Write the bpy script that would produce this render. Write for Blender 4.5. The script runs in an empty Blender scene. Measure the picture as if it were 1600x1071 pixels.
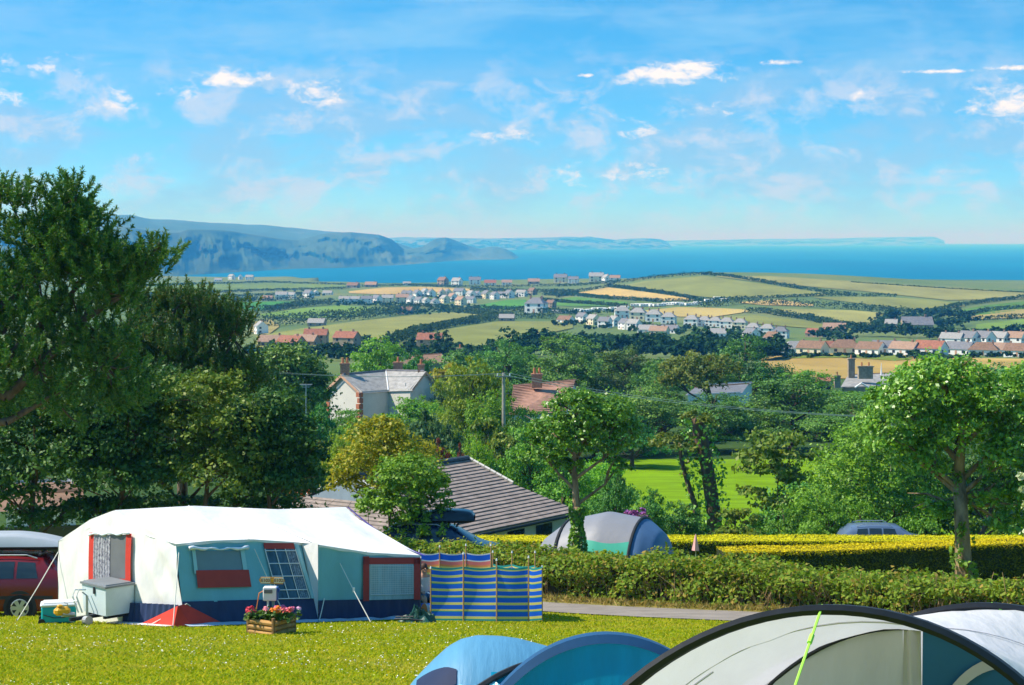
import bpy, math, random
import numpy as np
from mathutils import Vector, Matrix, noise as mnoise

random.seed(7)
RNG = np.random.default_rng(7)
SC = bpy.context.scene
COL = SC.collection
F = 2986.0            # focal length in photo pixels (1600 wide)
HX, HY = 800.0, 377.0 # principal column, horizon row
SEA = -75.0
R = math.radians

# ---------------------------------------------------------------- camera
cam_d = bpy.data.cameras.new('camera')
cam_d.sensor_width = 36.0
cam_d.lens = 36.0 * F / 1600.0
cam_d.shift_y = -(535.5 - HY) / 1600.0
cam_d.clip_start = 0.3
cam_d.clip_end = 200000.0
cam = bpy.data.objects.new('camera', cam_d)
cam.location = (0, 0, 0)
cam.rotation_euler = (R(90), 0, 0)
COL.objects.link(cam)
SC.camera = cam

# ---------------------------------------------------------------- sky and sun
SUN_EL, SUN_AZ = R(49), math.atan2(-0.998, 0.06)   # azimuth from +Y, clockwise positive to +X
to_sun = Vector((math.sin(SUN_AZ) * math.cos(SUN_EL), math.cos(SUN_AZ) * math.cos(SUN_EL), math.sin(SUN_EL)))
world = bpy.data.worlds.new('World'); SC.world = world
world.use_nodes = True
wn, wl = world.node_tree.nodes, world.node_tree.links
wn.clear()
def wnode(t, **kw):
    n = wn.new(t)
    for k, v in kw.items(): setattr(n, k, v)
    return n
def wmath(op, a, b=None, clamp=False):
    n = wn.new('ShaderNodeMath'); n.operation = op; n.use_clamp = clamp
    for i, s in enumerate((a, b)):
        if s is None: continue
        if isinstance(s, (int, float)): n.inputs[i].default_value = s
        else: wl.new(s, n.inputs[i])
    return n.outputs[0]
def wmix(fac, a, b):
    n = wn.new('ShaderNodeMix'); n.data_type = 'RGBA'
    for s, v in ((0, fac), (6, a), (7, b)):
        if isinstance(v, (int, float)): n.inputs[s].default_value = v
        elif isinstance(v, tuple): n.inputs[s].default_value = v
        else: wl.new(v, n.inputs[s])
    return n.outputs[2]
tc = wnode('ShaderNodeTexCoord')
sep = wnode('ShaderNodeSeparateXYZ'); wl.new(tc.outputs['Generated'], sep.inputs[0])
sx, sy, sz = sep.outputs
zz = wmath('ADD', wmath('MULTIPLY', wmath('ABSOLUTE', sz), 2.2), 0.10)
cmb = wnode('ShaderNodeCombineXYZ')
wl.new(sx, cmb.inputs[0]); wl.new(sy, cmb.inputs[1]); wl.new(zz, cmb.inputs[2])
nrm = wnode('ShaderNodeVectorMath', operation='NORMALIZE'); wl.new(cmb.outputs[0], nrm.inputs[0])
sky = wnode('ShaderNodeTexSky', sky_type='NISHITA', sun_disc=False, sun_elevation=SUN_EL,
            sun_rotation=SUN_AZ, altitude=100, air_density=1.0, dust_density=0.3, ozone_density=2.5)
wl.new(nrm.outputs[0], sky.inputs[0])
hs = wnode('ShaderNodeHueSaturation'); hs.inputs['Saturation'].default_value = 1.42; hs.inputs['Hue'].default_value = 0.488
hs.inputs['Value'].default_value = 1.15
wl.new(sky.outputs[0], hs.inputs['Color'])
# thin layered cloud over the whole sky
def wnoise(scale, detail, rough, sc3, dist=0.0, off=0.0):
    m = wnode('ShaderNodeMapping'); m.inputs['Scale'].default_value = sc3; m.inputs['Location'].default_value = (off, off * .7, off * .3)
    wl.new(tc.outputs['Generated'], m.inputs[0])
    n = wnode('ShaderNodeTexNoise'); n.inputs['Scale'].default_value = scale; n.inputs['Detail'].default_value = detail
    n.inputs['Roughness'].default_value = rough; n.inputs['Distortion'].default_value = dist
    wl.new(m.outputs[0], n.inputs['Vector']); return n.outputs[0]
def wrange(v, a, b, c=0.0, d=1.0, smooth=True):
    n = wnode('ShaderNodeMapRange'); n.interpolation_type = 'SMOOTHSTEP' if smooth else 'LINEAR'
    wl.new(v, n.inputs[0])
    for i, x in enumerate((a, b, c, d)): n.inputs[i + 1].default_value = x
    return n.outputs[0]
veil = wrange(wnoise(9.0, 7.0, 0.58, (1, 1, 5.5), 0.35, 3.1), 0.42, 0.70)
grey = wrange(wnoise(17.0, 8.0, 0.6, (1, 1, 2.2), 0.25, 8.4), 0.40, 0.62)
puffn = wnoise(95.0, 7.0, 0.62, (1, 1, 1.9), 0.3, 1.7)
band = wmath('MULTIPLY', wrange(sz, 0.070, 0.105, 1.0, 0.12), wrange(sz, 0.0, 0.03, 0.35, 1.0))
high = wrange(sz, 0.055, 0.095, 0.25, 1.0)
c0 = wmix(wmath('MULTIPLY', wmath('MULTIPLY', veil, high), 0.65), hs.outputs[0], (1.5, 3.3, 5.2, 1))
c1 = wmix(wmath('MULTIPLY', wmath('MULTIPLY', grey, band), 0.62), c0, (1.75, 3.05, 4.7, 1))
soft = wrange(wnoise(34.0, 9.0, 0.62, (1, 1, 1.7), 0.3, 5.3), 0.455, 0.66)
c1 = wmix(wmath('MULTIPLY', wmath('MULTIPLY', soft, band), 0.78), c1, (3.3, 3.95, 5.0, 1))
# the separate fair-weather puffs: (photo column, row, half width, half height, softness)
uvz = wnode('ShaderNodeCombineXYZ'); wl.new(wmath('DIVIDE', sx, wmath('MAXIMUM', sy, 0.05)), uvz.inputs[0]); wl.new(sz, uvz.inputs[1])
acc = None
for (px, py, w, h, s) in [(1040, 119, 105, 17, 1), (1075, 106, 62, 13, 1), (1220, 102, 32, 6, 1), (350, 126, 70, 20, .85), (490, 143, 52, 22, .75),
                          (1575, 168, 70, 32, .75), (15, 161, 38, 14, .7), (180, 165, 48, 24, .55), (80, 112, 90, 18, .45),
                          (1470, 119, 70, 4, .9), (1585, 116, 50, 5, .9), (916, 119, 18, 4, .9), (290, 148, 40, 14, .5), (520, 160, 60, 14, .5),
                          (1000, 272, 60, 16, .42), (895, 274, 55, 16, .42), (790, 210, 70, 20, .4), (1000, 205, 70, 18, .4), (1360, 150, 40, 14, .5), (1130, 175, 70, 14, .4)]:
    cx, cz = (px - HX) / F, (HY - py) / F
    m_ = wnode('ShaderNodeMapping'); m_.inputs['Scale'].default_value = (F / w, F / h, 0); m_.inputs['Location'].default_value = (-cx * F / w, -cz * F / h, 0)
    wl.new(uvz.outputs[0], m_.inputs[0])
    ln_ = wnode('ShaderNodeVectorMath', operation='LENGTH'); wl.new(m_.outputs[0], ln_.inputs[0])
    a = wmath('MULTIPLY', wmath('SUBTRACT', 1.25, ln_.outputs['Value']), s)
    acc = a if acc is None else wmath('MAXIMUM', acc, a)
acc = wmath('ADD', wmath('MULTIPLY', acc, 0.62), wmath('MULTIPLY', wmath('SUBTRACT', puffn, 0.54), 1.5))
acc = wrange(acc, 0.06, 0.58)
c2 = wmix(acc, c1, (5.6, 5.3, 5.1, 1))
bg = wnode('ShaderNodeBackground'); bg.inputs['Strength'].default_value = 0.14
wl.new(c2, bg.inputs['Color'])
world.cycles.sampling_method = 'MANUAL'; world.cycles.sample_map_resolution = 256
wo = wnode('ShaderNodeOutputWorld'); wl.new(bg.outputs[0], wo.inputs['Surface'])

sun_d = bpy.data.lights.new('sun', 'SUN'); sun_d.energy = 5.0; sun_d.angle = R(0.53); sun_d.color = (1.0, 0.93, 0.82)
sun = bpy.data.objects.new('sun', sun_d); COL.objects.link(sun)
sun.rotation_euler = (-to_sun).to_track_quat('-Z', 'Y').to_euler()
sun.location = (-60, 30, 80)

SC.view_settings.view_transform = 'Standard'
SC.view_settings.look = 'None'
SC.view_settings.exposure = 0.45
SC.view_settings.gamma = 1.0
SC.view_settings.use_curve_mapping = False
cy = SC.cycles
cy.use_denoising = True
try:
    cy.denoiser = 'OPENIMAGEDENOISE'; cy.denoising_input_passes = 'RGB_ALBEDO_NORMAL'
except Exception: pass
cy.max_bounces = 5; cy.diffuse_bounces = 3; cy.glossy_bounces = 2; cy.transmission_bounces = 4
cy.transparent_max_bounces = 10; cy.volume_bounces = 0
cy.caustics_reflective = False; cy.caustics_refractive = False
cy.sample_clamp_indirect = 6.0

# ---------------------------------------------------------------- helpers: materials
def _nt(name):
    m = bpy.data.materials.new(name); m.use_nodes = True
    nt = m.node_tree; b = nt.nodes['Principled BSDF']
    return m, nt, b
def c4(c): return (c[0], c[1], c[2], 1.0)
def mat(name, col, rough=0.8, spec=0.25, var=0.15, scale=3.0, bump=0.0, bscale=20.0, metal=0.0, transl=0.0, col2=None, stretch=(1, 1, 1), detail=5.0):
    m, nt, b = _nt(name)
    N, L = nt.nodes, nt.links
    t = N.new('ShaderNodeTexCoord'); mp = N.new('ShaderNodeMapping'); mp.inputs['Scale'].default_value = stretch
    L.new(t.outputs['Object'], mp.inputs[0])
    n = N.new('ShaderNodeTexNoise'); n.inputs['Scale'].default_value = scale; n.inputs['Detail'].default_value = detail
    n.inputs['Roughness'].default_value = 0.62
    L.new(mp.outputs[0], n.inputs['Vector'])
    rp = N.new('ShaderNodeValToRGB'); rp.color_ramp.elements[0].position = 0.3; rp.color_ramp.elements[1].position = 0.7
    a = tuple(max(0, x * (1 - var)) for x in col); c = col2 or tuple(min(1, x * (1 + var)) for x in col)
    rp.color_ramp.elements[0].color = c4(a); rp.color_ramp.elements[1].color = c4(c)
    L.new(n.outputs[0], rp.inputs[0]); L.new(rp.outputs[0], b.inputs['Base Color'])
    b.inputs['Roughness'].default_value = rough; b.inputs['Specular IOR Level'].default_value = spec; b.inputs['Metallic'].default_value = metal
    if bump:
        n2 = N.new('ShaderNodeTexNoise'); n2.inputs['Scale'].default_value = bscale; n2.inputs['Detail'].default_value = 4
        L.new(mp.outputs[0], n2.inputs['Vector'])
        bp = N.new('ShaderNodeBump'); bp.inputs['Strength'].default_value = bump; bp.inputs['Distance'].default_value = 0.05
        L.new(n2.outputs[0], bp.inputs['Height']); L.new(bp.outputs[0], b.inputs['Normal'])
    if transl:
        tr = N.new('ShaderNodeBsdfTranslucent'); L.new(rp.outputs[0], tr.inputs['Color'])
        mx = N.new('ShaderNodeMixShader'); mx.inputs[0].default_value = transl
        out = N['Material Output']
        L.new(b.outputs[0], mx.inputs[1]); L.new(tr.outputs[0], mx.inputs[2]); L.new(mx.outputs[0], out.inputs['Surface'])
    return m
def leafmat(name, cols, transl=0.35, rough=0.45, spec=0.35, objvar=0.12):
    """leaf colours picked per leaf at random"""
    m, nt, b = _nt(name)
    N, L = nt.nodes, nt.links
    g = N.new('ShaderNodeNewGeometry'); rp = N.new('ShaderNodeValToRGB')
    rp.color_ramp.elements[0].color = c4(cols[0]); rp.color_ramp.elements[1].color = c4(cols[-1])
    for i, c in enumerate(cols[1:-1]):
        e = rp.color_ramp.elements.new((i + 1) / (len(cols) - 1)); e.color = c4(c)
    L.new(g.outputs['Random Per Island'], rp.inputs[0])
    oi = N.new('ShaderNodeObjectInfo')
    hv = N.new('ShaderNodeHueSaturation')
    mr = N.new('ShaderNodeMapRange'); mr.inputs[3].default_value = 1 - objvar; mr.inputs[4].default_value = 1 + objvar
    L.new(oi.outputs['Random'], mr.inputs[0]); L.new(mr.outputs[0], hv.inputs['Value'])
    mr2 = N.new('ShaderNodeMapRange'); mr2.inputs[3].default_value = 0.5 - objvar * .12; mr2.inputs[4].default_value = 0.5 + objvar * .12
    ml = N.new('ShaderNodeMath'); ml.operation = 'FRACT'; m3 = N.new('ShaderNodeMath'); m3.operation = 'MULTIPLY'; m3.inputs[1].default_value = 7.31
    L.new(oi.outputs['Random'], m3.inputs[0]); L.new(m3.outputs[0], ml.inputs[0]); L.new(ml.outputs[0], mr2.inputs[0]); L.new(mr2.outputs[0], hv.inputs['Hue'])
    L.new(rp.outputs[0], hv.inputs['Color']); L.new(hv.outputs[0], b.inputs['Base Color'])
    b.inputs['Roughness'].default_value = rough; b.inputs['Specular IOR Level'].default_value = spec
    tr = N.new('ShaderNodeBsdfTranslucent')
    br = N.new('ShaderNodeMix'); br.data_type = 'RGBA'; br.blend_type = 'MULTIPLY'; br.inputs[0].default_value = 1; br.inputs[7].default_value = (1.15, 1.1, .55, 1)
    L.new(hv.outputs[0], br.inputs[6]); L.new(br.outputs[2], tr.inputs['Color'])
    mx = N.new('ShaderNodeMixShader'); mx.inputs[0].default_value = transl
    L.new(b.outputs[0], mx.inputs[1]); L.new(tr.outputs[0], mx.inputs[2]); L.new(mx.outputs[0], N['Material Output'].inputs['Surface'])
    return m

# ---------------------------------------------------------------- helpers: meshes and objects
def link(o, parent=None):
    COL.objects.link(o)
    if parent is not None: o.parent = parent
    return o
def tag(o, label=None, cat=None, group=None, kind=None):
    if label: o['label'] = label
    if cat: o['category'] = cat
    if group: o['group'] = group
    if kind: o['kind'] = kind
    return o
def empty(name, loc=(0, 0, 0), rz=0.0, label=None, cat=None, group=None):
    o = bpy.data.objects.new(name, None); o.location = loc; o.rotation_euler = (0, 0, rz); o.empty_display_size = 0.2
    COL.objects.link(o); return tag(o, label, cat, group)
def np_mesh(name, V, Q, m, smooth=False):
    """mesh from vertex array (n,3) and quad index array (k,4)"""
    me = bpy.data.meshes.new(name)
    V = np.asarray(V, np.float32); Q = np.asarray(Q, np.int32)
    me.vertices.add(len(V)); me.vertices.foreach_set('co', V.ravel())
    me.loops.add(Q.size); me.loops.foreach_set('vertex_index', Q.ravel())
    me.polygons.add(len(Q)); me.polygons.foreach_set('loop_start', np.arange(0, Q.size, Q.shape[1], dtype=np.int32))
    if smooth: me.polygons.foreach_set('use_smooth', np.ones(len(Q), bool))
    me.update(calc_edges=True)
    for x in (m if isinstance(m, (list, tuple)) else [m]): me.materials.append(x)
    return me
def np_obj(name, V, Q, m, parent=None, smooth=False):
    return link(bpy.data.objects.new(name, np_mesh(name, V, Q, m, smooth)), parent)
class MB:
    def __init__(s): s.v = []; s.f = []; s.mi = []
    def add(s, vs, fs, mi=0):
        o = len(s.v); s.v += [tuple(v) for v in vs]
        for f in fs: s.f.append(tuple(i + o for i in f)); s.mi.append(mi)
        return s
    def quad(s, a, b, c, d, mi=0): return s.add([a, b, c, d], [(0, 1, 2, 3)], mi)
    def poly(s, pts, mi=0): return s.add(pts, [tuple(range(len(pts)))], mi)
    def box(s, c, d, mi=0, rz=0.0, bev=0.0):
        x, y, z = d[0] / 2, d[1] / 2, d[2] / 2
        ca, sa = math.cos(rz), math.sin(rz)
        pts = []
        if bev <= 0:
            for k in (-z, z):
                for (i, j) in ((-x, -y), (x, -y), (x, y), (-x, y)): pts.append((i, j, k))
            fs = [(0, 3, 2, 1), (4, 5, 6, 7), (0, 1, 5, 4), (1, 2, 6, 5), (2, 3, 7, 6), (3, 0, 4, 7)]
        else:
            b = min(bev, x * .9, y * .9, z * .9); fs = []
            ring = [(-x + b, -y), (x - b, -y), (x, -y + b), (x, y - b), (x - b, y), (-x + b, y), (-x, y - b), (-x, -y + b)]
            ins = [(px * (1 - b / x), py * (1 - b / y)) for px, py in ring]
            for rr, k in ((ins, -z), (ring, -z + b), (ring, z - b), (ins, z)):
                pts += [(p[0], p[1], k) for p in rr]
            for l in range(3):
                for i in range(8): fs.append((l * 8 + i, l * 8 + (i + 1) % 8, l * 8 + 8 + (i + 1) % 8, l * 8 + 8 + i))
            fs.append(tuple(range(7, -1, -1))); fs.append(tuple(range(24, 32)))
        s.add([(c[0] + p[0] * ca - p[1] * sa, c[1] + p[0] * sa + p[1] * ca, c[2] + p[2]) for p in pts], fs, mi); return s
    def tube(s, pts, rad, n=6, mi=0, cap=True):
        pts = [Vector(p) for p in pts]
        if not isinstance(rad, (list, tuple)): rad = [rad] * len(pts)
        rings = []; up = Vector((0.13, 0.21, 0.97))
        for i, p in enumerate(pts):
            t = (pts[min(i + 1, len(pts) - 1)] - pts[max(i - 1, 0)])
            if t.length < 1e-9: t = Vector((0, 0, 1))
            t.normalize()
            a = t.cross(up)
            if a.length < 0.05: a = t.cross(Vector((1, 0, 0)))
            a.normalize(); b = t.cross(a)
            rings.append([p + (a * math.cos(2 * math.pi * k / n) + b * math.sin(2 * math.pi * k / n)) * rad[i] for k in range(n)])
        vs = [v for r in rings for v in r]; fs = []
        for i in range(len(pts) - 1):
            for k in range(n): fs.append((i * n + k, i * n + (k + 1) % n, (i + 1) * n + (k + 1) % n, (i + 1) * n + k))
        if cap: fs.append(tuple(range(n - 1, -1, -1))); fs.append(tuple(range((len(pts) - 1) * n, len(pts) * n)))
        return s.add(vs, fs, mi)
    def grid(s, fn, nu, nv, mi=0, wrap=False):
        vs = [fn(i / nu, j / nv) for j in range(nv + 1) for i in range(nu + 1)]
        fs = [(j * (nu + 1) + i, j * (nu + 1) + i + 1, (j + 1) * (nu + 1) + i + 1, (j + 1) * (nu + 1) + i) for j in range(nv) for i in range(nu)]
        if callable(mi):
            o = len(s.v); s.v += [tuple(v) for v in vs]
            for k, f in enumerate(fs): s.f.append(tuple(q + o for q in f)); s.mi.append(mi(k % nu, k // nu))
            return s
        return s.add(vs, fs, mi)
    def mesh(s, name, m, smooth=False):
        me = bpy.data.meshes.new(name); me.from_pydata(s.v, [], s.f)
        for x in (m if isinstance(m, (list, tuple)) else [m]): me.materials.append(x)
        if any(s.mi): me.polygons.foreach_set('material_index', s.mi)
        if smooth: me.polygons.foreach_set('use_smooth', [True] * len(s.f))
        me.update(); return me
    def build(s, name, m, parent=None, smooth=False):
        return link(bpy.data.objects.new(name, s.mesh(name, m, smooth)), parent)
def smooth_angle(o, deg=40):
    o.data.polygons.foreach_set('use_smooth', [True] * len(o.data.polygons))
    try: o.data.set_sharp_from_angle(angle=R(deg))
    except Exception: pass
    return o
def copy_tree(o, parent=None):
    c = o.copy(); COL.objects.link(c); c.parent = parent
    for ch in list(o.children): copy_tree(ch, c)
    return c
def lerp(a, b, t): return a + (b - a) * t

# ---------------------------------------------------------------- terrain height
_k = np.array([(-400, 30), (-150, 9), (-40, 1.0), (0, -2.2), (10, -3.75), (15, -4.45), (26.5, -6.16), (40.3, -8.11), (45.2, -8.9), (50, -9.6), (53, -9.97), (56, -10.28), (60, -10.68),
               (64, -11.15), (70, -12.0), (76, -13.0), (80, -13.7), (95, -16.3), (110, -17.3), (150, -18.9), (205, -21), (300, -24.2), (450, -29), (600, -33.5), (800, -38),
               (1000, -40.6), (1300, -42), (1600, -42.6), (1900, -40.5), (2600, -44), (4000, -50)], float)
_ty = np.concatenate([np.arange(-400, 120, 0.5), np.arange(120, 4001, 5.0)])
_tz = np.interp(_ty, _k[:, 0], _k[:, 1])
def _sm(z, w):
    k = np.hanning(w + 2)[1:-1]; k /= k.sum(); return np.convolve(np.pad(z, w // 2, mode='edge'), k, mode='valid')
n1 = int((120 + 400) / 0.5)
_tz[:n1] = np.where(_ty[:n1] < 100, _sm(_tz, 9)[:n1], _tz[:n1]); _tz[n1:] = _sm(_tz, 15)[n1:]
def zg(X, Y):
    X = np.asarray(X, float); Y = np.asarray(Y, float)
    z = np.interp(Y, _ty, _tz)
    px = HX + F * X / np.maximum(Y, 50.0)
    far = np.clip((Y - 320) / 400, 0, 1)
    # the headland on the right: a broad whaleback near the shore
    dx = X - 158.0
    sx_ = np.where(dx < 0, 95.0, 330.0)
    z = z + 16.5 * np.exp(-(np.abs(dx) / sx_) ** 2.0) * np.exp(-((Y - 1500) / 330.0) ** 2) 
    # gentle roll of the far ground
    z = z + far * (0.9 * np.sin(X * 0.013 + Y * 0.004) + 0.7 * np.sin(X * 0.021 - Y * 0.007 + 1.3))
    # low dunes and hummocks in the rough below the row of houses
    d = np.exp(-((Y - 480) / 75.0) ** 2) * np.clip((X - 40) / 40, 0, 1)
    z = z + d * (1.1 * np.sin(X * 0.09 + 1) * np.sin(Y * 0.05 + X * 0.02) + 0.5 * np.sin(X * 0.23 + Y * 0.11))
    # shore
    shore = np.where(px < 500, 2250.0, 1960.0) + 40 * np.sin(X * 0.011) + 25 * np.sin(X * 0.037 + 2)
    z = np.where((px < 470) & (Y > 1900), z + 3.0 * np.exp(-((Y - 2120) / 120) ** 2) * np.clip((490 - px) / 40, 0, 1), z)
    t = np.clip((Y - shore) / 70.0, 0, 1)
    return z * (1 - t) + (SEA - 6) * t
def Zg(x, y): return float(zg(x, y))
def P(px, py, Y): return Vector(((px - HX) / F * Y, Y, -(py - HY) / F * Y))
def G(px, Y, dz=0.0):
    X = (px - HX) / F * Y
    return Vector((X, Y, Zg(X, Y) + dz))
_scan = np.concatenate([np.arange(24, 200, 0.5), np.arange(200, 2700, 2.0)])
def hit(px, py, ymin=100.0):
    """where the line of sight through a photo point meets the ground"""
    s = _scan[_scan >= ymin]
    g = zg((px - HX) / F * s, s); r = -(py - HY) / F * s
    k = np.nonzero(r <= g)[0]
    if len(k) == 0: return None
    i = k[0]
    Y = s[i]
    if i > 0:
        a = r[i - 1] - g[i - 1]; b = r[i] - g[i]
        Y = lerp(s[i - 1], s[i], a / (a - b + 1e-9))
    return G(px, float(Y))

# ---------------------------------------------------------------- foliage from leaf-sized faces
def unit(a): return a / np.maximum(np.linalg.norm(a, axis=1, keepdims=True), 1e-9)
def leaves(C, Nrm, size, rng, aspect=0.6, jitter=0.62, upb=0.5, vary=0.45):
    """one folded-diamond face per leaf"""
    n = len(C)
    nr = unit(Nrm * 0.7 + rng.normal(size=(n, 3)) * jitter + np.array([0, 0, upb]))
    t = unit(np.cross(nr, rng.normal(size=(n, 3)))); b = np.cross(nr, t)
    s = (size * (1 + vary * (rng.random(n) * 2 - 1)))[:, None]
    V = np.stack([C - t * s * .5, C + b * s * .5 * aspect - nr * s * .06, C + t * s * .5, C - b * s * .5 * aspect - nr * s * .06], 1).reshape(-1, 3)
    return V, np.arange(4 * n).reshape(n, 4)
def crown_points(lobes, n, rng, clump=26, spread=0.22, inner=0.25, squash=0.55):
    """leaf centres in clumps over the shells of ellipsoid lobes; returns centres and outward normals"""
    lobes = np.asarray(lobes, float)
    area = (lobes[:, 3] * lobes[:, 4] + lobes[:, 3] * lobes[:, 5] + lobes[:, 4] * lobes[:, 5])
    k = max(4, n // clump)
    li = rng.choice(len(lobes), size=k, p=area / area.sum())
    d = unit(rng.normal(size=(k, 3))); d[:, 2] = np.where(d[:, 2] < -.35, -d[:, 2] * .6, d[:, 2]); d = unit(d)
    r = np.where(rng.random(k) < inner, rng.uniform(.35, .8, k), rng.uniform(.80, 1.08, k)); r = np.where(rng.random(k) < .10, rng.uniform(1.08, 1.28, k), r)
    L = lobes[li]
    cc = L[:, :3] + d * r[:, None] * L[:, 3:6]
    rad = spread * L[:, 3:6].mean(1) * rng.uniform(.6, 1.35, k)
    ii = rng.integers(0, k, n)
    off = rng.normal(size=(n, 3)) * np.array([1, 1, squash]) * 0.62
    C = cc[ii] + off * rad[ii][:, None]
    return C, unit(d[ii] + unit(off) * .5)
def lobe_set(w, h, z0, k, rng, lean=0.0, flat=1.0):
    """k overlapping lobes filling a crown of width w and height h that starts at z0"""
    out = [(0, 0, z0 + h * .45, w * .30, w * .30, h * .36)]
    for i in range(k):
        a = 2 * math.pi * (i + rng.random() * .7) / k; t = rng.random()
        zz_ = z0 + h * (.10 + .68 * t); rr = w * .5 * (.66 - .42 * max(0, t - .35)) * (0.85 + .3 * rng.random())
        s = w * (.155 + .09 * rng.random())
        out.append((math.cos(a) * rr + lean * t, math.sin(a) * rr, zz_, s, s, s * (.75 + .25 * rng.random()) * flat))
    out.append((lean * .8, 0, z0 + h * .80, w * .23, w * .23, h * .2))
    return out
def limbs(mb, base, lobes, r0, rng, zfork=0.35, sub=2, n=7, limb=.5):
    """tapered trunk with limbs reaching into the lobes"""
    base = Vector(base); top = max(l[2] for l in lobes); fork = Vector((rng.normal() * r0, rng.normal() * r0, base.z + (top - base.z) * zfork))
    cen = Vector((sum(l[0] for l in lobes) / len(lobes), sum(l[1] for l in lobes) / len(lobes), fork.z)); fork.x += cen.x * .5; fork.y += cen.y * .5
    mid = base.lerp(fork, .5) + Vector((rng.normal() * r0 * .4, rng.normal() * r0 * .4, 0))
    mb.tube([base - Vector((0, 0, .3)), base + Vector((0, 0, r0 * .5)), mid, fork], [r0 * 1.45, r0 * 1.08, r0 * .9, r0 * .72], n=n + 1)
    tl = max(lobes, key=lambda l: l[2]); lead = Vector((lerp(fork.x, tl[0], .6), lerp(fork.y, tl[1], .6), lerp(fork.z, tl[2], .8)))
    lm = fork.lerp(lead, .5) + Vector((rng.normal() * r0, rng.normal() * r0, 0)) * .6
    mb.tube([fork - Vector((0, 0, r0)), lm, lead], [r0 * .7, r0 * .45, r0 * .15], n=n, cap=False)
    root_fork = fork
    for l in lobes:
        e = Vector(l[:3]); hd = math.hypot(e.x - root_fork.x, e.y - root_fork.y)
        zs_ = min(max(e.z - hd * rng.uniform(.55, 1.0), root_fork.z * .82), lead.z)
        if zs_ <= root_fork.z: fork = base.lerp(root_fork, (zs_ - base.z) / max(1e-6, root_fork.z - base.z))
        else: fork = root_fork.lerp(lead, (zs_ - root_fork.z) / max(1e-6, lead.z - root_fork.z))
        m = fork.lerp(e, .5) + Vector((rng.normal(), rng.normal(), abs(rng.normal()))) * r0 * .5
        if (e - fork).length > 0: mb.tube([fork - Vector((0, 0, r0 * .4)), m, e], [r0 * limb, r0 * limb * .55, r0 * .10], n=n - 1, cap=False)
        for _ in range(sub):
            q = e + Vector((rng.normal() * l[3], rng.normal() * l[4], abs(rng.normal()) * l[5])) * .55
            mb.tube([m, m.lerp(q, .5) + Vector((0, 0, .1)), q], [r0 * .2, r0 * .13, r0 * .05], n=4, cap=False)
    return mid, root_fork
ORD = ['first', 'second', 'third', 'fourth', 'fifth', 'sixth', 'seventh', 'eighth', 'ninth', 'tenth', 'eleventh', 'twelfth', 'thirteenth', 'fourteenth', 'fifteenth', 'sixteenth', 'seventeenth', 'eighteenth', 'nineteenth', 'twentieth', 'twenty-first', 'twenty-second', 'twenty-third', 'twenty-fourth']
# ================================================================ THE SETTING
def ramp_nodes(N, L, fac, stops):
    rp = N.new('ShaderNodeValToRGB'); e = rp.color_ramp.elements
    e[0].position, e[0].color = stops[0][0], c4(stops[0][1]); e[1].position, e[1].color = stops[-1][0], c4(stops[-1][1])
    for p, c in stops[1:-1]:
        q = e.new(p); q.color = c4(c)
    L.new(fac, rp.inputs[0]); return rp.outputs[0]
def ground_material():
    m, nt, b = _nt('ground'); N, L = nt.nodes, nt.links
    t = N.new('ShaderNodeTexCoord')
    def noi(scale, detail, stretch=(1, 1, 1), rough=.6):
        mp = N.new('ShaderNodeMapping'); mp.inputs['Scale'].default_value = stretch; L.new(t.outputs['Object'], mp.inputs[0])
        n = N.new('ShaderNodeTexNoise'); n.inputs['Scale'].default_value = scale; n.inputs['Detail'].default_value = detail; n.inputs['Roughness'].default_value = rough
        L.new(mp.outputs[0], n.inputs[0]); return n.outputs[0]
    lawn = ramp_nodes(N, L, noi(0.35, 8, (1, 1.0, 1), .7), [(.30, (.15, .215, .003)), (.5, (.21, .26, .004)), (.64, (.29, .28, .010)), (.78, (.33, .26, .02))])
    fine = ramp_nodes(N, L, noi(9.0, 4, (1, .5, 1)), [(.25, (.62, .66, .6)), (.75, (1.15, 1.12, 1.1))])
    ml = N.new('ShaderNodeMix'); ml.data_type = 'RGBA'; ml.blend_type = 'MULTIPLY'; ml.inputs[0].default_value = .8
    L.new(lawn, ml.inputs[6]); L.new(fine, ml.inputs[7])
    mid = ramp_nodes(N, L, noi(0.09, 8), [(.3, (.025, .06, .010)), (.6, (.05, .095, .016)), (.8, (.11, .12, .03))])
    farc = ramp_nodes(N, L, noi(0.009, 9, (1, .6, 1)), [(.3, (.07, .125, .03)), (.5, (.12, .17, .045)), (.72, (.20, .20, .07))])
    sp = N.new('ShaderNodeSeparateXYZ'); L.new(t.outputs['Object'], sp.inputs[0])
    def step(a, c, src):
        r = N.new('ShaderNodeMapRange'); r.inputs[1].default_value = a; r.inputs[2].default_value = c; L.new(src, r.inputs[0]); return r.outputs[0]
    def mix(f, a, c):
        x = N.new('ShaderNodeMix'); x.data_type = 'RGBA'; L.new(f, x.inputs[0]); L.new(a, x.inputs[6]); L.new(c, x.inputs[7]); return x.outputs[2]
    a = mix(step(74, 92, sp.outputs[1]), ml.outputs[2], mid)
    a = mix(step(330, 420, sp.outputs[1]), a, farc)
    L.new(a, b.inputs['Base Color']); b.inputs['Roughness'].default_value = .9; b.inputs['Specular IOR Level'].default_value = .1
    bp = N.new('ShaderNodeBump'); bp.inputs['Strength'].default_value = .5; bp.inputs['Distance'].default_value = .04
    L.new(noi(30, 3), bp.inputs['Height']); L.new(bp.outputs[0], b.inputs['Normal'])
    return m
ys = np.concatenate([np.arange(-160, -4, 6.0), np.arange(-4, 120, 1.0), 120 * (1.0125 ** np.arange(0, 250))])
ys = ys[ys < 2420]
us = np.linspace(-1, 1, 221)
hw = np.abs(ys) * 0.44 + 55
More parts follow.
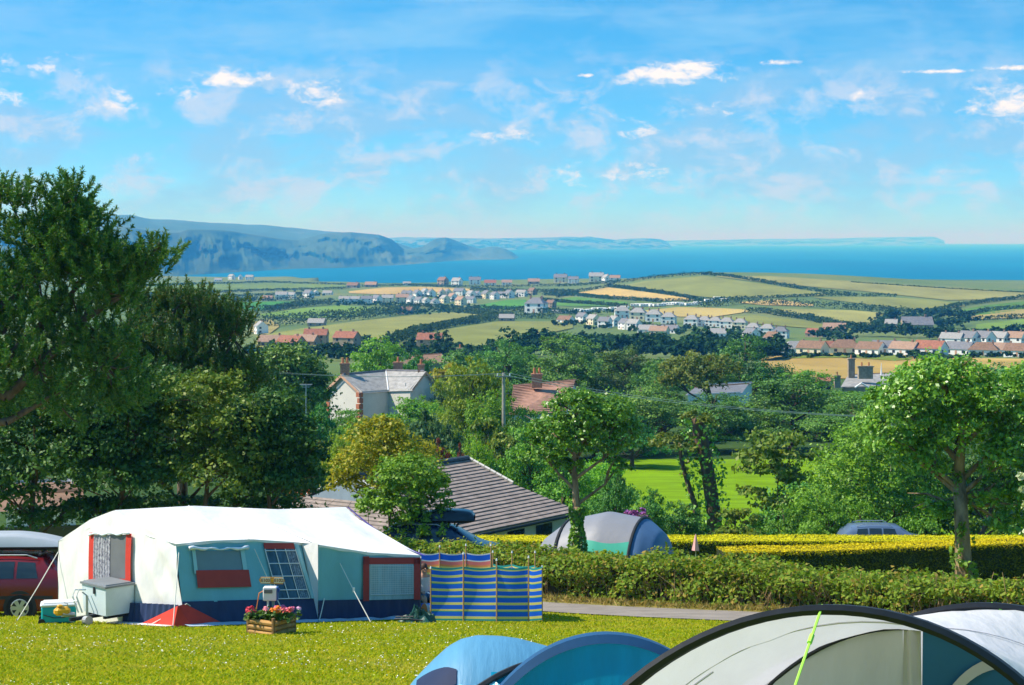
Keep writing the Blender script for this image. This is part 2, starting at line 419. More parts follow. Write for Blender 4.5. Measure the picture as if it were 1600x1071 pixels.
GX = us[None, :] * hw[:, None]; GY = np.repeat(ys[:, None], len(us), 1)
V = np.stack([GX, GY, zg(GX, GY)], 2).reshape(-1, 3)
nu, nv = len(us), len(ys)
ii, jj = np.meshgrid(np.arange(nu - 1), np.arange(nv - 1))
Q = np.stack([jj * nu + ii, jj * nu + ii + 1, (jj + 1) * nu + ii + 1, (jj + 1) * nu + ii], 2).reshape(-1, 4)
ground = np_obj('ground', V, Q, ground_material(), smooth=True); tag(ground, 'sloping grass ground falling from the campsite to the shore', 'ground', kind='structure')

# sea
def sea_material():
    m, nt, b = _nt('sea'); N, L = nt.nodes, nt.links
    t = N.new('ShaderNodeTexCoord'); mp = N.new('ShaderNodeMapping'); mp.inputs['Scale'].default_value = (1, .25, 1); L.new(t.outputs['Object'], mp.inputs[0])
    n = N.new('ShaderNodeTexNoise'); n.inputs['Scale'].default_value = .0022; n.inputs['Detail'].default_value = 8; L.new(mp.outputs[0], n.inputs[0])
    col = ramp_nodes(N, L, n.outputs[0], [(.32, (.0, .095, .19)), (.55, (.0, .12, .225)), (.75, (.0, .15, .26))])
    L.new(col, b.inputs['Base Color']); b.inputs['Roughness'].default_value = .6; b.inputs['Specular IOR Level'].default_value = .03
    n2 = N.new('ShaderNodeTexNoise'); n2.inputs['Scale'].default_value = .06; n2.inputs['Detail'].default_value = 5; L.new(mp.outputs[0], n2.inputs[0])
    bp = N.new('ShaderNodeBump'); bp.inputs['Strength'].default_value = .35; bp.inputs['Distance'].default_value = 3.0
    L.new(n2.outputs[0], bp.inputs['Height']); L.new(bp.outputs[0], b.inputs['Normal'])
    return m
sy_ = np.concatenate([np.linspace(1850, 12000, 40), np.geomspace(12600, 52000, 40)])
sxs = np.linspace(-1, 1, 31)
SX = sxs[None, :] * np.maximum(sy_ * .5, 3000)[:, None]; SY = np.repeat(sy_[:, None], 31, 1)
ii, jj = np.meshgrid(np.arange(30), np.arange(len(sy_) - 1))
sea = np_obj('sea', np.stack([SX, SY, np.full_like(SX, SEA)], 2).reshape(-1, 3), np.stack([jj * 31 + ii, jj * 31 + ii + 1, (jj + 1) * 31 + ii + 1, (jj + 1) * 31 + ii], 2).reshape(-1, 4), sea_material())
tag(sea, 'flat blue sea beyond the shore', 'sea', kind='structure')

# far cliffs and headlands: real land at its real distance
def cliff_material(name, low, mid_, top, scar):
    m, nt, b = _nt(name); N, L = nt.nodes, nt.links
    t = N.new('ShaderNodeTexCoord')
    g = N.new('ShaderNodeNewGeometry'); sp = N.new('ShaderNodeSeparateXYZ'); L.new(g.outputs['Normal'], sp.inputs[0])
    n = N.new('ShaderNodeTexNoise'); n.inputs['Scale'].default_value = .006; n.inputs['Detail'].default_value = 12; n.inputs['Roughness'].default_value = .65; L.new(t.outputs['Object'], n.inputs[0])
    face = ramp_nodes(N, L, n.outputs[0], [(.34, low), (.5, mid_), (.60, mid_), (.70, scar)])
    # fields on the flat tops
    vo = N.new('ShaderNodeTexVoronoi'); vo.inputs['Scale'].default_value = .004; mp = N.new('ShaderNodeMapping'); mp.inputs['Scale'].default_value = (1, .45, 0); L.new(t.outputs['Object'], mp.inputs[0]); L.new(mp.outputs[0], vo.inputs['Vector'])
    sp2 = N.new('ShaderNodeSeparateColor'); L.new(vo.outputs['Color'], sp2.inputs[0])
    tops = ramp_nodes(N, L, sp2.outputs[0], [(.0, top), (.5, tuple(x * .8 for x in top)), (.8, (top[0] * 1.35, top[1] * 1.12, top[2] * 1.2)), (1.0, tuple(x * .55 for x in top))])
    r = N.new('ShaderNodeMapRange'); r.inputs[1].default_value = .80; r.inputs[2].default_value = .95; L.new(sp.outputs[2], r.inputs[0])
    x = N.new('ShaderNodeMix'); x.data_type = 'RGBA'; L.new(r.outputs[0], x.inputs[0]); L.new(face, x.inputs[6]); L.new(tops, x.inputs[7])
    L.new(x.outputs[2], b.inputs['Base Color']); b.inputs['Roughness'].default_value = .95; b.inputs['Specular IOR Level'].default_value = .05
    return m
def landmass(name, tops, bases, backs, mtl, step, rough, face_k, back_len, seed):
    tops, bases = np.array(tops, float), np.array(bases, float)
    px = np.arange(tops[0, 0], tops[-1, 0] + .1, step)
    D = np.interp(px, bases[:, 0], bases[:, 1]); yt = np.interp(px, tops[:, 0], tops[:, 1])
    def smo(a, w):
        k = np.hanning(w + 2)[1:-1]; k /= k.sum(); return np.convolve(np.pad(a, w // 2, mode='edge'), k, mode='valid')
    D = smo(D, 61); yt = smo(yt, 5)
    rows = []; nface, nback = 22, 18
    for k in range(nface + 1):
        t = k / nface
        gul = np.array([mnoise.fractal(Vector((p * .026 + t * 1.1 + seed, t * 2.2, seed)), 1.0, 2.1, 5) for p in px])
        gul2 = np.array([mnoise.fractal(Vector((p * .09 - t * .9 + seed, t * 4.5, seed + 4)), 1.0, 2.0, 4) for p in px])
        dtop = D * (1 + face_k)
        ztop = (HY - yt) / F * dtop
        d = D * (1 + face_k * t) + gul * rough * 2.2 * math.sin(math.pi * min(1, t * 1.02)) + gul2 * rough * .5 * math.sin(math.pi * t)
        s = (t * 2.6) * .22 if t < .1 else .057 + (t - .1) / .9 * .943
        s = s ** 0.85
        z = (SEA - 3) + (ztop - SEA + 3) * s + gul2 * rough * .05 * math.sin(math.pi * t)
        rows.append(np.stack([(px - HX) / F * d, d, z], 1))
    backs_a = np.array(backs, float) if backs else None
    for k in range(1, nback + 1):
        t = k / nback
        d0 = D * (1 + face_k); d = d0 + back_len * t
        z0 = (HY - yt) / F * d0
        if backs_a is not None:
            yb = smo(np.interp(px, backs_a[:, 0], backs_a[:, 1]), 9); z1 = (HY - yb) / F * (d0 + back_len)
            w = t * t * (3 - 2 * t); z = z0 * (1 - w) + z1 * w - 22 * math.sin(math.pi * t) * (1 - .3 * t)
        else: z = z0 - 30 * t * t
        z = z + np.array([mnoise.fractal(Vector((p * .02 + seed, t * 3, 9)), 1., 2., 3) for p in px]) * rough * .05
        rows.append(np.stack([(px - HX) / F * d, d, z], 1))
    rows.append(rows[-1] + np.array([0, 600, -260.0]))
    Vv = np.concatenate(rows); n = len(px)
    ii, jj = np.meshgrid(np.arange(n - 1), np.arange(len(rows) - 1))
    Qq = np.stack([jj * n + ii, jj * n + ii + 1, (jj + 1) * n + ii + 1, (jj + 1) * n + ii], 2).reshape(-1, 4)
    o = np_obj(name, Vv, Qq, mtl, smooth=True)
    return o
o = landmass('hills', [(-420, 350), (-200, 356), (20, 352), (90, 351), (149, 351), (192, 354), (221, 359), (262, 364), (280, 364), (292, 359), (330, 359), (358, 361), (396, 367), (440, 374), (467, 376), (490, 369), (514, 364), (549, 363), (592, 367), (612, 374), (631, 390),
                      (648, 388), (662, 385), (672, 378), (681, 373), (697, 371), (712, 376), (732, 384), (750, 389), (769, 385), (787, 388), (800, 394), (808, 400), (815, 405)],
             [(-420, 3700), (20, 4000), (200, 3900), (280, 4100), (380, 4600), (467, 5200), (536, 5300), (600, 5750), (650, 6100), (709, 7300), (760, 7600), (815, 7900)],
             [(-420, 338), (20, 340), (100, 341), (158, 339), (190, 336), (208, 336), (225, 340), (233, 342), (349, 349), (411, 352), (505, 361), (560, 366), (600, 374), (660, 392), (815, 406)],
             cliff_material('cliff_land', (.001, .024, .030), (.004, .040, .044), (.075, .125, .055), (.075, .068, .055)), 1.6, 85, .17, 2600, 3.0)  # dark face colours carry some of the distance haze's blue as tint
tag(o, 'dark wooded sea cliffs with pale fields on top across the bay', 'hills', kind='structure')
o = landmass('headland', [(560, 374), (617, 372), (660, 371), (700, 372), (760, 373), (830, 372), (870, 371), (905, 371), (922, 370), (940, 373), (960, 375), (985, 373), (1020, 373), (1036, 375), (1045, 380), (1050, 388)],
             [(560, 15500), (700, 15500), (850, 16500), (1050, 18500)], None, cliff_material('headland_land', (.012, .035, .03), (.04, .07, .04), (.11, .15, .06), (.13, .11, .08)), 2.5, 260, .05, 3500, 11.0)
tag(o, 'pale far headland stretching out past the cliff tip', 'headland', kind='structure')
o = landmass('far_headland', [(1000, 377), (1050, 376), (1120, 375), (1200, 374), (1300, 373), (1400, 371), (1440, 370), (1458, 370), (1468, 373), (1478, 379)],
             [(1000, 29000), (1480, 32000)], None, cliff_material('far_headland_land', (.012, .035, .03), (.04, .07, .04), (.11, .15, .06), (.13, .11, .08)), 4, 260, .03, 3500, 21.0)
tag(o, 'faint blue headland low on the sea horizon', 'headland', kind='structure')

# fields of the far country
def interp_line(pts, t):
    d = [0.0]
    for a, b in zip(pts, pts[1:]): d.append(d[-1] + abs(b[0] - a[0]) + 1e-6)
    x = t * d[-1]
    return (np.interp(x, d, [p[0] for p in pts]), np.interp(x, d, [p[1] for p in pts]))
FM = {}
def field_mat(col):
    if col not in FM:
        FM[col] = mat('field_%d' % len(FM), col, rough=.95, spec=.03, var=.22, scale=.035, stretch=(1, .35, 1), detail=9)
    return FM[col]
def field(name, top, bot, col, label, nx=48, ny=10, off=.35, ymin=300):
    Vv = []
    for j in range(ny + 1):
        for i in range(nx + 1):
            a, b = interp_line(top, i / nx), interp_line(bot, i / nx)
            q = hit(lerp(a[0], b[0], j / ny), lerp(a[1], b[1], j / ny), ymin)
            if q is None: q = Vv[-1] - Vector((0, 0, off)) if Vv else Vector((0, 2000, -45))
            Vv.append(q + Vector((0, 0, off)))
    Qq = [(j * (nx + 1) + i, (j + 1) * (nx + 1) + i, (j + 1) * (nx + 1) + i + 1, j * (nx + 1) + i + 1) for j in range(ny) for i in range(nx)]
    o = np_obj(name, np.array([tuple(v) for v in Vv]), Qq, field_mat(col), smooth=True)
    return tag(o, label, 'field', kind='structure')
GRN, OLV, TAN, LIME, DGR, PALE = (.10, .20, .03), (.20, .215, .055), (.46, .33, .11), (.16, .25, .045), (.07, .15, .03), (.27, .26, .075)
field('wheat_field', [(905, 458), (950, 450), (1000, 456), (1085, 468)], [(905, 459), (950, 466), (1030, 471), (1088, 470)], TAN, 'pale ripe wheat field on the slope left of the headland')
field('pasture', [(972, 447), (1010, 440), (1100, 432), (1160, 440), (1290, 459)], [(972, 448), (1060, 460), (1110, 466), (1200, 466), (1290, 462)], OLV, 'olive pasture on the brow of the headland')
field('pasture', [(1118, 432), (1200, 432), (1400, 445), (1600, 457)], [(1118, 433), (1200, 443), (1350, 456), (1480, 470), (1600, 468)], (.24, .235, .07), 'long seaward pasture along the top of the headland')
field('pasture', [(1272, 465), (1380, 465), (1460, 470), (1508, 478)], [(1272, 466), (1350, 476), (1440, 487), (1508, 480)], OLV, 'olive pasture below the seaward pasture')
field('wheat_field', [(1155, 473), (1215, 469), (1272, 477)], [(1155, 474), (1195, 478), (1272, 479)], TAN, 'small sandy stubble field in the middle of the headland', nx=20, ny=5)
field('wheat_field', [(1000, 487), (1060, 481), (1110, 482), (1170, 485)], [(1000, 488), (1060, 496), (1110, 497), (1170, 488)], (.40, .31, .10), 'pale yellow field behind the slate-roofed houses', nx=30, ny=6)
field('pasture', [(1200, 487), (1230, 484), (1330, 486), (1392, 491)], [(1200, 488), (1290, 500), (1366, 513), (1392, 493)], PALE, 'pale green sloping field above the farm buildings')
field('pasture', [(1110, 498), (1180, 494), (1260, 503), (1330, 515)], [(1110, 500), (1180, 507), (1250, 513), (1330, 517)], OLV, 'narrow olive field behind the red-roofed bungalow', nx=24, ny=6)
field('pasture', [(1525, 508), (1600, 500), (1640, 498)], [(1525, 518), (1600, 520), (1640, 520)], LIME, 'bright green field at the right edge below the headland', nx=20, ny=6)
field('pasture', [(1480, 490), (1540, 478), (1640, 468)], [(1480, 494), (1540, 493), (1640, 480)], GRN, 'green strip field under the right hand hedges', nx=20, ny=6)
field('pasture', [(1500, 500), (1560, 486), (1640, 482)], [(1500, 502), (1560, 499), (1640, 495)], (.33, .27, .09), 'dry brown field at the far right of the slope', nx=20, ny=6)
field('pasture', [(1392, 506), (1410, 498), (1446, 503)], [(1392, 514), (1410, 517), (1446, 516)], OLV, 'small olive paddock beside the long barn', nx=14, ny=6)
field('pasture', [(400, 527), (470, 515), (560, 503), (640, 494), (700, 489), (780, 495)], [(400, 548), (470, 545), (560, 540), (640, 520), (700, 505), (780, 497)], (.22, .225, .06), 'wide olive field sloping up behind the red roofs')
field('pasture', [(610, 542), (690, 517), (780, 503), (895, 504)], [(610, 552), (700, 550), (800, 534), (895, 514)], OLV, 'rounded olive field in front of the dark wood')
field('pasture', [(360, 474), (440, 472), (485, 473)], [(360, 484), (410, 486), (485, 475)], (.06, .20, .035), 'bright green field left of the farmhouse', nx=20, ny=6)
field('pasture', [(408, 492), (470, 483), (530, 478), (625, 484)], [(408, 494), (470, 499), (540, 497), (625, 486)], (.15, .25, .04), 'kidney shaped light green field below the white terrace', nx=30, ny=8)
field('pasture', [(190, 452), (300, 446), (420, 443), (540, 446)], [(190, 462), (300, 458), (420, 453), (540, 450)], (.14, .20, .045), 'long strip of pale green fields near the shore', nx=40, ny=6)
field('wheat_field', [(545, 456), (600, 450), (660, 449), (735, 452)], [(545, 459), (600, 461), (660, 459), (735, 455)], (.42, .30, .10), 'sandy stubble field behind the white village', nx=30, ny=5)
field('pasture', [(745, 478), (790, 470), (822, 469)], [(745, 482), (790, 484), (822, 478)], (.08, .22, .03), 'small vivid green field right of the white village', nx=16, ny=5)
field('pasture', [(855, 470), (900, 465), (980, 473)], [(855, 478), (900, 480), (980, 479)], (.10, .22, .035), 'green field in front of the caravan rows', nx=20, ny=5)
field('pasture', [(390, 506), (420, 500), (436, 508)], [(390, 520), (420, 524), (436, 512)], (.30, .25, .085), 'small dry field beside the white cottage', nx=12, ny=5)
# rough sandy grass below the row of houses
field('rough_grassland', [(1190, 558), (1300, 553), (1400, 552), (1500, 560), (1620, 562)], [(1190, 585), (1300, 592), (1400, 595), (1500, 592), (1620, 596)], (.36, .25, .075), 'sandy yellow rough grass below the row of houses', nx=60, ny=24, off=.12, ymin=250)
field('rough_grassland', [(1210, 560), (1250, 555), (1330, 556), (1395, 553), (1425, 560)], [(1210, 562), (1250, 561), (1330, 560), (1395, 565), (1425, 563)], (.17, .22, .035), 'green hummock along the top of the rough grass', nx=40, ny=6, off=.22, ymin=250)
# the bright paddock beyond the bungalow, laid on the valley floor
def drape(name, corners, nx, ny, off, m, label, cat):
    (a, b, c, d) = [Vector((x, y, 0)) for x, y in corners]
    Vv = []
    for j in range(ny + 1):
        for i in range(nx + 1):
            p = a.lerp(b, i / nx).lerp(d.lerp(c, i / nx), j / ny); Vv.append((p.x, p.y, Zg(p.x, p.y) + off))
    Qq = [(j * (nx + 1) + i, j * (nx + 1) + i + 1, (j + 1) * (nx + 1) + i + 1, (j + 1) * (nx + 1) + i) for j in range(ny) for i in range(nx)]
    return tag(np_obj(name, np.array(Vv), Qq, m, smooth=True), label, cat, kind='structure')
MAT_FIELD = mat('meadow_grass', (.155, .27, .006), rough=.95, spec=.03, var=.3, scale=.5, stretch=(.5, 1.6, 1), detail=9, bump=.4, bscale=6)
drape('meadow', [(0, 100), (34, 100), (44, 173), (2, 173)], 20, 60, .03, MAT_FIELD, 'bright green mown meadow beyond the campsite trees', 'meadow')
# campsite lane and its dry verge
MAT_LANE = mat('lane', (.27, .235, .20), rough=.95, spec=.05, var=.2, scale=1.2, bump=.3, bscale=60, detail=8)
MAT_VERGE = mat('verge', (.20, .24, .02), rough=.95, spec=.03, var=.35, scale=2.0, bump=.6, bscale=40, detail=8, col2=(.40, .31, .10))
def strip(name, a_line, b_line, m, off, label, n=40):
    Vv = []
    for i in range(n + 1):
        t = i / n
        def at(l):
            k = min(int(t * (len(l) - 1)), len(l) - 2); u = t * (len(l) - 1) - k
            return (lerp(l[k][0], l[k + 1][0], u), lerp(l[k][1], l[k + 1][1], u))
        p, q = at(a_line), at(b_line)
        for j in range(5):
            x, y = lerp(p[0], q[0], j / 4), lerp(p[1], q[1], j / 4); 
            if j in (0, 4): x += .10 * mnoise.noise(Vector((x * 1.7, y * 1.7, 3))); y += .12 * mnoise.noise(Vector((x * 1.3, y * 1.9, 8)))
            Vv.append((x, y, Zg(x, y) + off))
    Qq = [(i * 5 + j, i * 5 + j + 1, i * 5 + 6 + j, i * 5 + 5 + j) for i in range(n) for j in range(4)]
    return tag(np_obj(name, np.array(Vv), Qq, m, smooth=True), label, 'path', kind='structure')
near = [(-14, 60.5), (-6, 54.2), (.8, 47.7), (4.7, 42.8), (9, 38.2), (16, 31)]
fari = [(-12.5, 63.0), (-4.2, 57.2), (1.0, 51.9), (5.5, 48.0), (9.9, 43.6), (17.5, 36.5)]
strip('path', near, fari, MAT_LANE, .025, 'narrow grey lane running along the hedge')
strip('verge', fari, [(-12.0, 64.0), (-3.4, 58.4), (1.6, 53.2), (6.2, 49.2), (10.7, 44.6), (18.4, 37.6)], MAT_VERGE, .02, 'dry grass verge between the lane and the hedge')
# ================================================================ THE CAMPSITE
WHITE = mat('white_canvas', (.82, .80, .77), rough=.85, spec=.15, var=.05, scale=3, bump=.4, bscale=4, stretch=(1, 1, .5))
WCAN = mat('grey_canvas', (.66, .70, .72), rough=.85, spec=.15, var=.05, scale=3, bump=.15, bscale=5)
TEAL = mat('teal_canvas', (.20, .47, .53), rough=.85, spec=.15, var=.10, scale=1.6, bump=.4, bscale=4, stretch=(1, 1, .4))
TEALL = mat('pale_teal_canvas', (.33, .58, .62), rough=.85, spec=.15, var=.05, scale=2, bump=.12, bscale=4)
NAVY = mat('navy_canvas', (.018, .035, .10), rough=.6, spec=.4, var=.2, scale=6, bump=.5, bscale=7, stretch=(1, 1, .3))
REDC = mat('red_canvas', (.62, .055, .035), rough=.8, spec=.2, var=.08, scale=5)
BRICKR = mat('dull_red_canvas', (.42, .06, .05), rough=.8, spec=.2, var=.08, scale=5)
PURP = mat('purple_canvas', (.13, .085, .32), rough=.8, spec=.2, var=.08, scale=5)
DGLASS = mat('window_mesh', (.09, .12, .14), rough=.35, spec=.5, var=.25, scale=5, stretch=(1, 1, .4))
GRMESH = mat('grey_mesh', (.16, .165, .17), rough=.6, spec=.3, var=.1, scale=3)
ROPE = mat('rope', (.72, .70, .62), rough=.9, var=.1)
CURT = mat('patterned_curtain', (.62, .60, .62), rough=.9, var=.0, scale=26, col2=(.12, .11, .16), stretch=(1, 1, .6), detail=2)
BLIND = mat('rolled_vinyl', (.75, .80, .85), rough=.25, spec=.6, var=.1, scale=9)
BLCK = mat('black_trim', (.022, .024, .028), rough=.6, spec=.4, var=.2, scale=12)
STEEL = mat('galvanised_steel', (.45, .47, .48), rough=.45, spec=.5, var=.15, scale=14, metal=.6)
SHEET = mat('groundsheet', (.42, .50, .58), rough=.8, var=.15, scale=4)
WPLAST = mat('white_plastic', (.78, .79, .78), rough=.4, spec=.5, var=.04)

# ---- trailer tent
TB = Vector((-7.09, 40.3, Zg(-7.09, 40.3)))
tf, te = Vector((.7071, .7071, 0)), Vector((-.7071, .7071, 0))
def T(u, v, h):
    p = tf * u + te * v
    return Vector((p.x, p.y, Zg(TB.x + p.x, TB.y + p.y) - TB.z + h))
tent = empty('trailer_tent', TB, 0, 'large white canvas trailer tent with teal front panels, red windows and navy skirt', 'tent')
U1, UC = 3.36, 6.38
def vbot(u): return lerp(-.3, -.6, min(u / U1, 1))
def ridge_h(u): return float(np.interp(u, [0, 2.1, 4.5, 6.6], [2.47, 2.60, 2.55, 2.62])) 
def htop1(u): return float(np.interp(u, [0, .9, 2.0, U1], [1.73, 1.80, 1.83, 1.76]))
def htop2(u): return float(np.interp(u, [U1, 4.8, UC], [1.71, 1.54, 1.47]))
def wob(p, a=.02, s=1.1): return a * mnoise.noise(Vector(p) * s + Vector((3, 7, 1)))
def seg_roof(u0, u1, ve, he, n, name):
    b = MB()
    def fn(i, j):
        u = lerp(u0, u1, i); t = j
        ur = u + (u - U1) / (UC - U1) * .21 if u1 >= UC - .01 else u
        v = lerp(ve, 2.3, t); h = lerp(he(u), ridge_h(ur), t) - .14 * math.sin(math.pi * t) * (.6 + .4 * math.cos((u - .1) * 2.9)) 
        p = T(lerp(u, ur, t), v, h); p.z += wob((u, v, 0), .05, 1.4) * math.sin(math.pi * t)
        return p
    b.grid(fn, n, 14)
    # short valance hanging at the eave
    b.grid(lambda i, j: T(lerp(u0, u1, i), ve - .02, he(lerp(u0, u1, i)) - .055 * j + .012 * math.sin(i * 23) * j), n, 1)
    return b.build(name, WHITE, tent, smooth=True)
seg_roof(0, U1, -.02, htop1, 30, 'roof_panel')
seg_roof(U1, UC, -.62, htop2, 26, 'roof_panel')
b = MB()   # strip joining the two roof panels
def _je(t, ve, he): return lerp(ve, 2.3, t), lerp(he(U1), ridge_h(U1), t) - .14 * math.sin(math.pi * t) * (.6 + .4 * math.cos((U1 - .1) * 2.9))
def _jp(i, j):
    (va, ha), (vb, hb_) = _je(i, -.02, htop1), _je(i, -.62, htop2)
    pa = T(U1, va, ha); pb = T(U1, vb, hb_)
    pa.z += wob((U1, va, 0), .05, 1.4) * math.sin(math.pi * i) + .006; pb.z += wob((U1, vb, 0), .05, 1.4) * math.sin(math.pi * i) + .006
    return (pa - tf * .05).lerp(pb + tf * .05, j)
b.grid(_jp, 16, 1); b.build('roof_panel', WHITE, tent, smooth=True)
b = MB()   # rear slope
b.grid(lambda i, j: T(lerp(0, lerp(UC, 6.59, 1 - j), i), lerp(2.3, 4.6, j), lerp(ridge_h(i * 6.59), 1.80, j) - .1 * math.sin(math.pi * j)), 20, 8)
b.build('roof_panel', WHITE, tent, smooth=True)
b = MB()   # seams on the roof
for u in (1.9, 4.75):
    ve, he = (-.02, htop1) if u < U1 else (-.62, htop2)
    b.tube([T(u * lerp(1, 1.03, t), lerp(ve, 2.3, t), lerp(he(u), ridge_h(u), t) - .14 * math.sin(math.pi * t) * (.6 + .4 * math.cos((u - .1) * 2.9)) + .012) for t in [k / 10 for k in range(11)]], .012, 4)
b.build('roof_seam', WCAN, tent)
b = MB()   # purple edge of the right verge
b.grid(lambda i, j: T(lerp(UC, 6.59, i) + .02 + .20 * j * (1 - .5 * i), lerp(-.62, 2.3, i), lerp(htop2(UC), 2.62, i) - .12 * math.sin(math.pi * i) + .015 - .03 * j), 14, 1)
b.build('verge_band', PURP, tent, smooth=True)
b = MB()   # right end wall
b.grid(lambda i, j: T(lerp(UC, 6.5, .5), lerp(-.6, 4.6, i), j * (lerp(htop2(UC), 2.58, i / .56) if i < .56 else lerp(2.58, 1.8, (i - .56) / .44))), 16, 4)
b.build('end_wall', WCAN, tent, smooth=True)
b = MB(); b.grid(lambda i, j: T(lerp(0, UC, i), 4.6, 1.8 * j), 10, 2); b.build('rear_wall', WCAN, tent)
# left end wall (the sunlit one): convex gable
def endh(v): 
    return float(np.interp(v, [0, 1.35, 2.3, 3.3, 4.6], [1.73, 2.13, 2.47, 2.27, 1.80]))
b = MB()
def fn(i, j):
    v = lerp(0, 4.6, i); vb = lerp(-.3, 4.6, i); h = j * endh(v)
    vv = lerp(vb, v, min(1, h / 1.6))
    fold = .05 * math.exp(-((v - .55 + .25 * (h - 1)) / .5) ** 2) * math.sin(9 * (v * .9 - h * .55)) if h > .3 else 0
    p = T(0, vv, h) + tf * (-fold - .05 * math.sin(math.pi * i) * math.sin(math.pi * j) + wob((v * 1.5, h * 1.2, 4), .035, 1.6))
    return p
b.grid(fn, 46, 26)
b.build('end_wall', WHITE, tent, smooth=True)
b = MB(); b.grid(lambda i, j: T(-.13 - .05 * (1 - j), lerp(-.28, 1.75, i), .02 + .44 * j) + tf * (-.02 * math.sin(i * 60)), 60, 3)
b.build('mud_wall', NAVY, tent, smooth=True)
def endq(v, h, d=.03): return T(-d - .05 * math.sin(math.pi * v / 4.6) * math.sin(math.pi * min(1, h / endh(v))), v, h)
def frame_strip(b, q, a0, a1, h0, h1, n=6, mi=0):
    b.grid(lambda i, j: q(lerp(a0, a1, i), lerp(h0, h1, j)), n, n, mi)
b = MB()
for (a0, a1, h0, h1) in ((1.54, 1.74, .80, 1.95), (2.98, 3.2, .88, 1.98), (1.54, 3.2, .80, .97)):
    frame_strip(b, lambda v, h: endq(v, h, .055), a0, a1, h0, h1)
wf = b.build('window_frame', REDC, tent, smooth=True)
b = MB(); frame_strip(b, lambda v, h: endq(v, h, .042), 1.72, 2.36, .95, 1.93); b.build('window_mesh', GRMESH, tent, smooth=True)
b = MB(); b.grid(lambda i, j: endq(lerp(2.34, 3.0, i), lerp(.95, 1.93, j), .05 + .012 * math.sin(i * 40)), 40, 4); b.build('curtain', CURT, tent, smooth=True)
b = MB(); b.tube([endq(lerp(1.6, 3.15, t), 1.95 + .02 * math.sin(t * 17), .08) for t in [k / 14 for k in range(15)]], [.026 + .012 * math.sin(k * 2.3) for k in range(15)], 8); b.build('rolled_blind', BLIND, tent, smooth=True)
# front wall, left section leaning out at the foot
def f1(u, h, d=0.0): 
    return T(u, lerp(vbot(u), 0, min(1.0, h / 1.75)) - d, h)
b = MB(); b.grid(lambda i, j: f1(lerp(0, U1, i), lerp(.50, htop1(lerp(0, U1, i)) - .02, j), wob((i * 4, j * 2, 2), .02, 1.5)), 34, 14); b.build('front_wall', TEAL, tent, smooth=True)
b = MB(); b.grid(lambda i, j: f1(lerp(0, U1, i), lerp(.0, .52, j), .02 + .012 * math.sin(i * 70)), 60, 3); b.build('mud_wall', NAVY, tent, smooth=True)
b = MB(); b.grid(lambda i, j: T(U1, lerp(-.6, lerp(vbot(U1), 0, j * .97), i), .06 + 1.70 * j), 6, 12); b.build('return_wall', WHITE, tent, smooth=True)
def f2(u, h, d=0.0): return T(u, -.6 - d, h)
b = MB(); b.grid(lambda i, j: f2(lerp(U1, UC, i), lerp(.46, htop2(lerp(U1, UC, i)) - .02, j), .02 * math.sin(math.pi * i) * math.sin(math.pi * j) + wob((i * 4, j * 2, 5), .02, 1.5)), 30, 12); b.build('front_wall', TEAL, tent, smooth=True)
b = MB(); b.grid(lambda i, j: f2(lerp(U1, UC, i), lerp(.0, .48, j), .025 + .012 * math.sin(i * 60)), 50, 3); b.build('mud_wall', NAVY, tent, smooth=True)
# red corner gussets at the near corner
b = MB()
b.poly([f1(.04, .47, .06), f1(.04, .0, .20), f1(.95, .02, .06)]); b.poly([f1(.04, .47, .06), T(-.16, -.3, .44), T(-.24, .95, .02), T(-.30, -.35, 0), f1(.04, .0, .20)])
b.build('corner_gusset', REDC, tent)
# awning window with red pocket, rolled blind
b = MB(); frame_strip(b, lambda u, h: f1(u, h, .03), .42, 1.70, 1.14, 1.58); b.build('window_mesh', mat('awning_mesh', (.17, .26, .31), rough=.7, var=.06), tent)
for (ua, ub) in ((.36, .45), (1.62, 1.73)):
    b = MB(); frame_strip(b, lambda u, h: f1(u, h, .045), ua, ub, 1.1, 1.62, 2); b.build('window_frame', TEALL, tent)
b = MB(); frame_strip(b, lambda u, h: f1(u, h, .05), .40, 1.76, .80, 1.17); b.build('window_pocket', BRICKR, tent)
b = MB(); b.tube([f1(lerp(.26, 1.80, t), 1.62 + .035 * abs(t - .5) + .015 * math.sin(t * 21), .10) for t in [k / 16 for k in range(17)]], [.045 - .025 * math.sin(math.pi * k / 16) + .007 * math.sin(k * 2.1) for k in range(17)], 8); b.build('rolled_blind', BLIND, tent, smooth=True)
# clear door with white bars, red header, curtain
D0, D1 = 2.28, 3.12
b = MB(); b.grid(lambda i, j: f1(lerp(D0, D1, i) + .13 * (1 - j), lerp(.52, 1.70, j), .03), 4, 4)
door = b.build('door', mat('clear_vinyl', (.035, .085, .13), rough=.18, spec=.6, var=.7, scale=5, stretch=(1, 1, .25)), tent)
b = MB(); b.grid(lambda i, j: f1(lerp(D0, D1, i), lerp(1.62, 1.75, j), .045), 2, 2); b.build('header', BRICKR, door)
b = MB()
def dpt(u, h): return f1(u + .13 * (1 - (h - .52) / 1.18), h, .045)
for k in range(4): b.tube([dpt(lerp(D0, D1, k / 3), h) for h in (.53, 1.1, 1.62)], .010, 4)
for h in (.72, 1.02, 1.30, 1.58, .53): b.tube([dpt(lerp(D0, D1, t), h) for t in (0, .5, 1)], .010, 4)
b.build('glazing_bar', WPLAST, door)
b = MB(); b.grid(lambda i, j: f1(lerp(D1 - .24, D1, i) + .13 * (1 - j), lerp(.55, 1.62, j), .036 + .01 * math.sin(i * 25)), 16, 3); b.build('curtain', mat('blue_curtain', (.30, .42, .52), rough=.9, var=.0, scale=22, col2=(.03, .06, .12)), door)
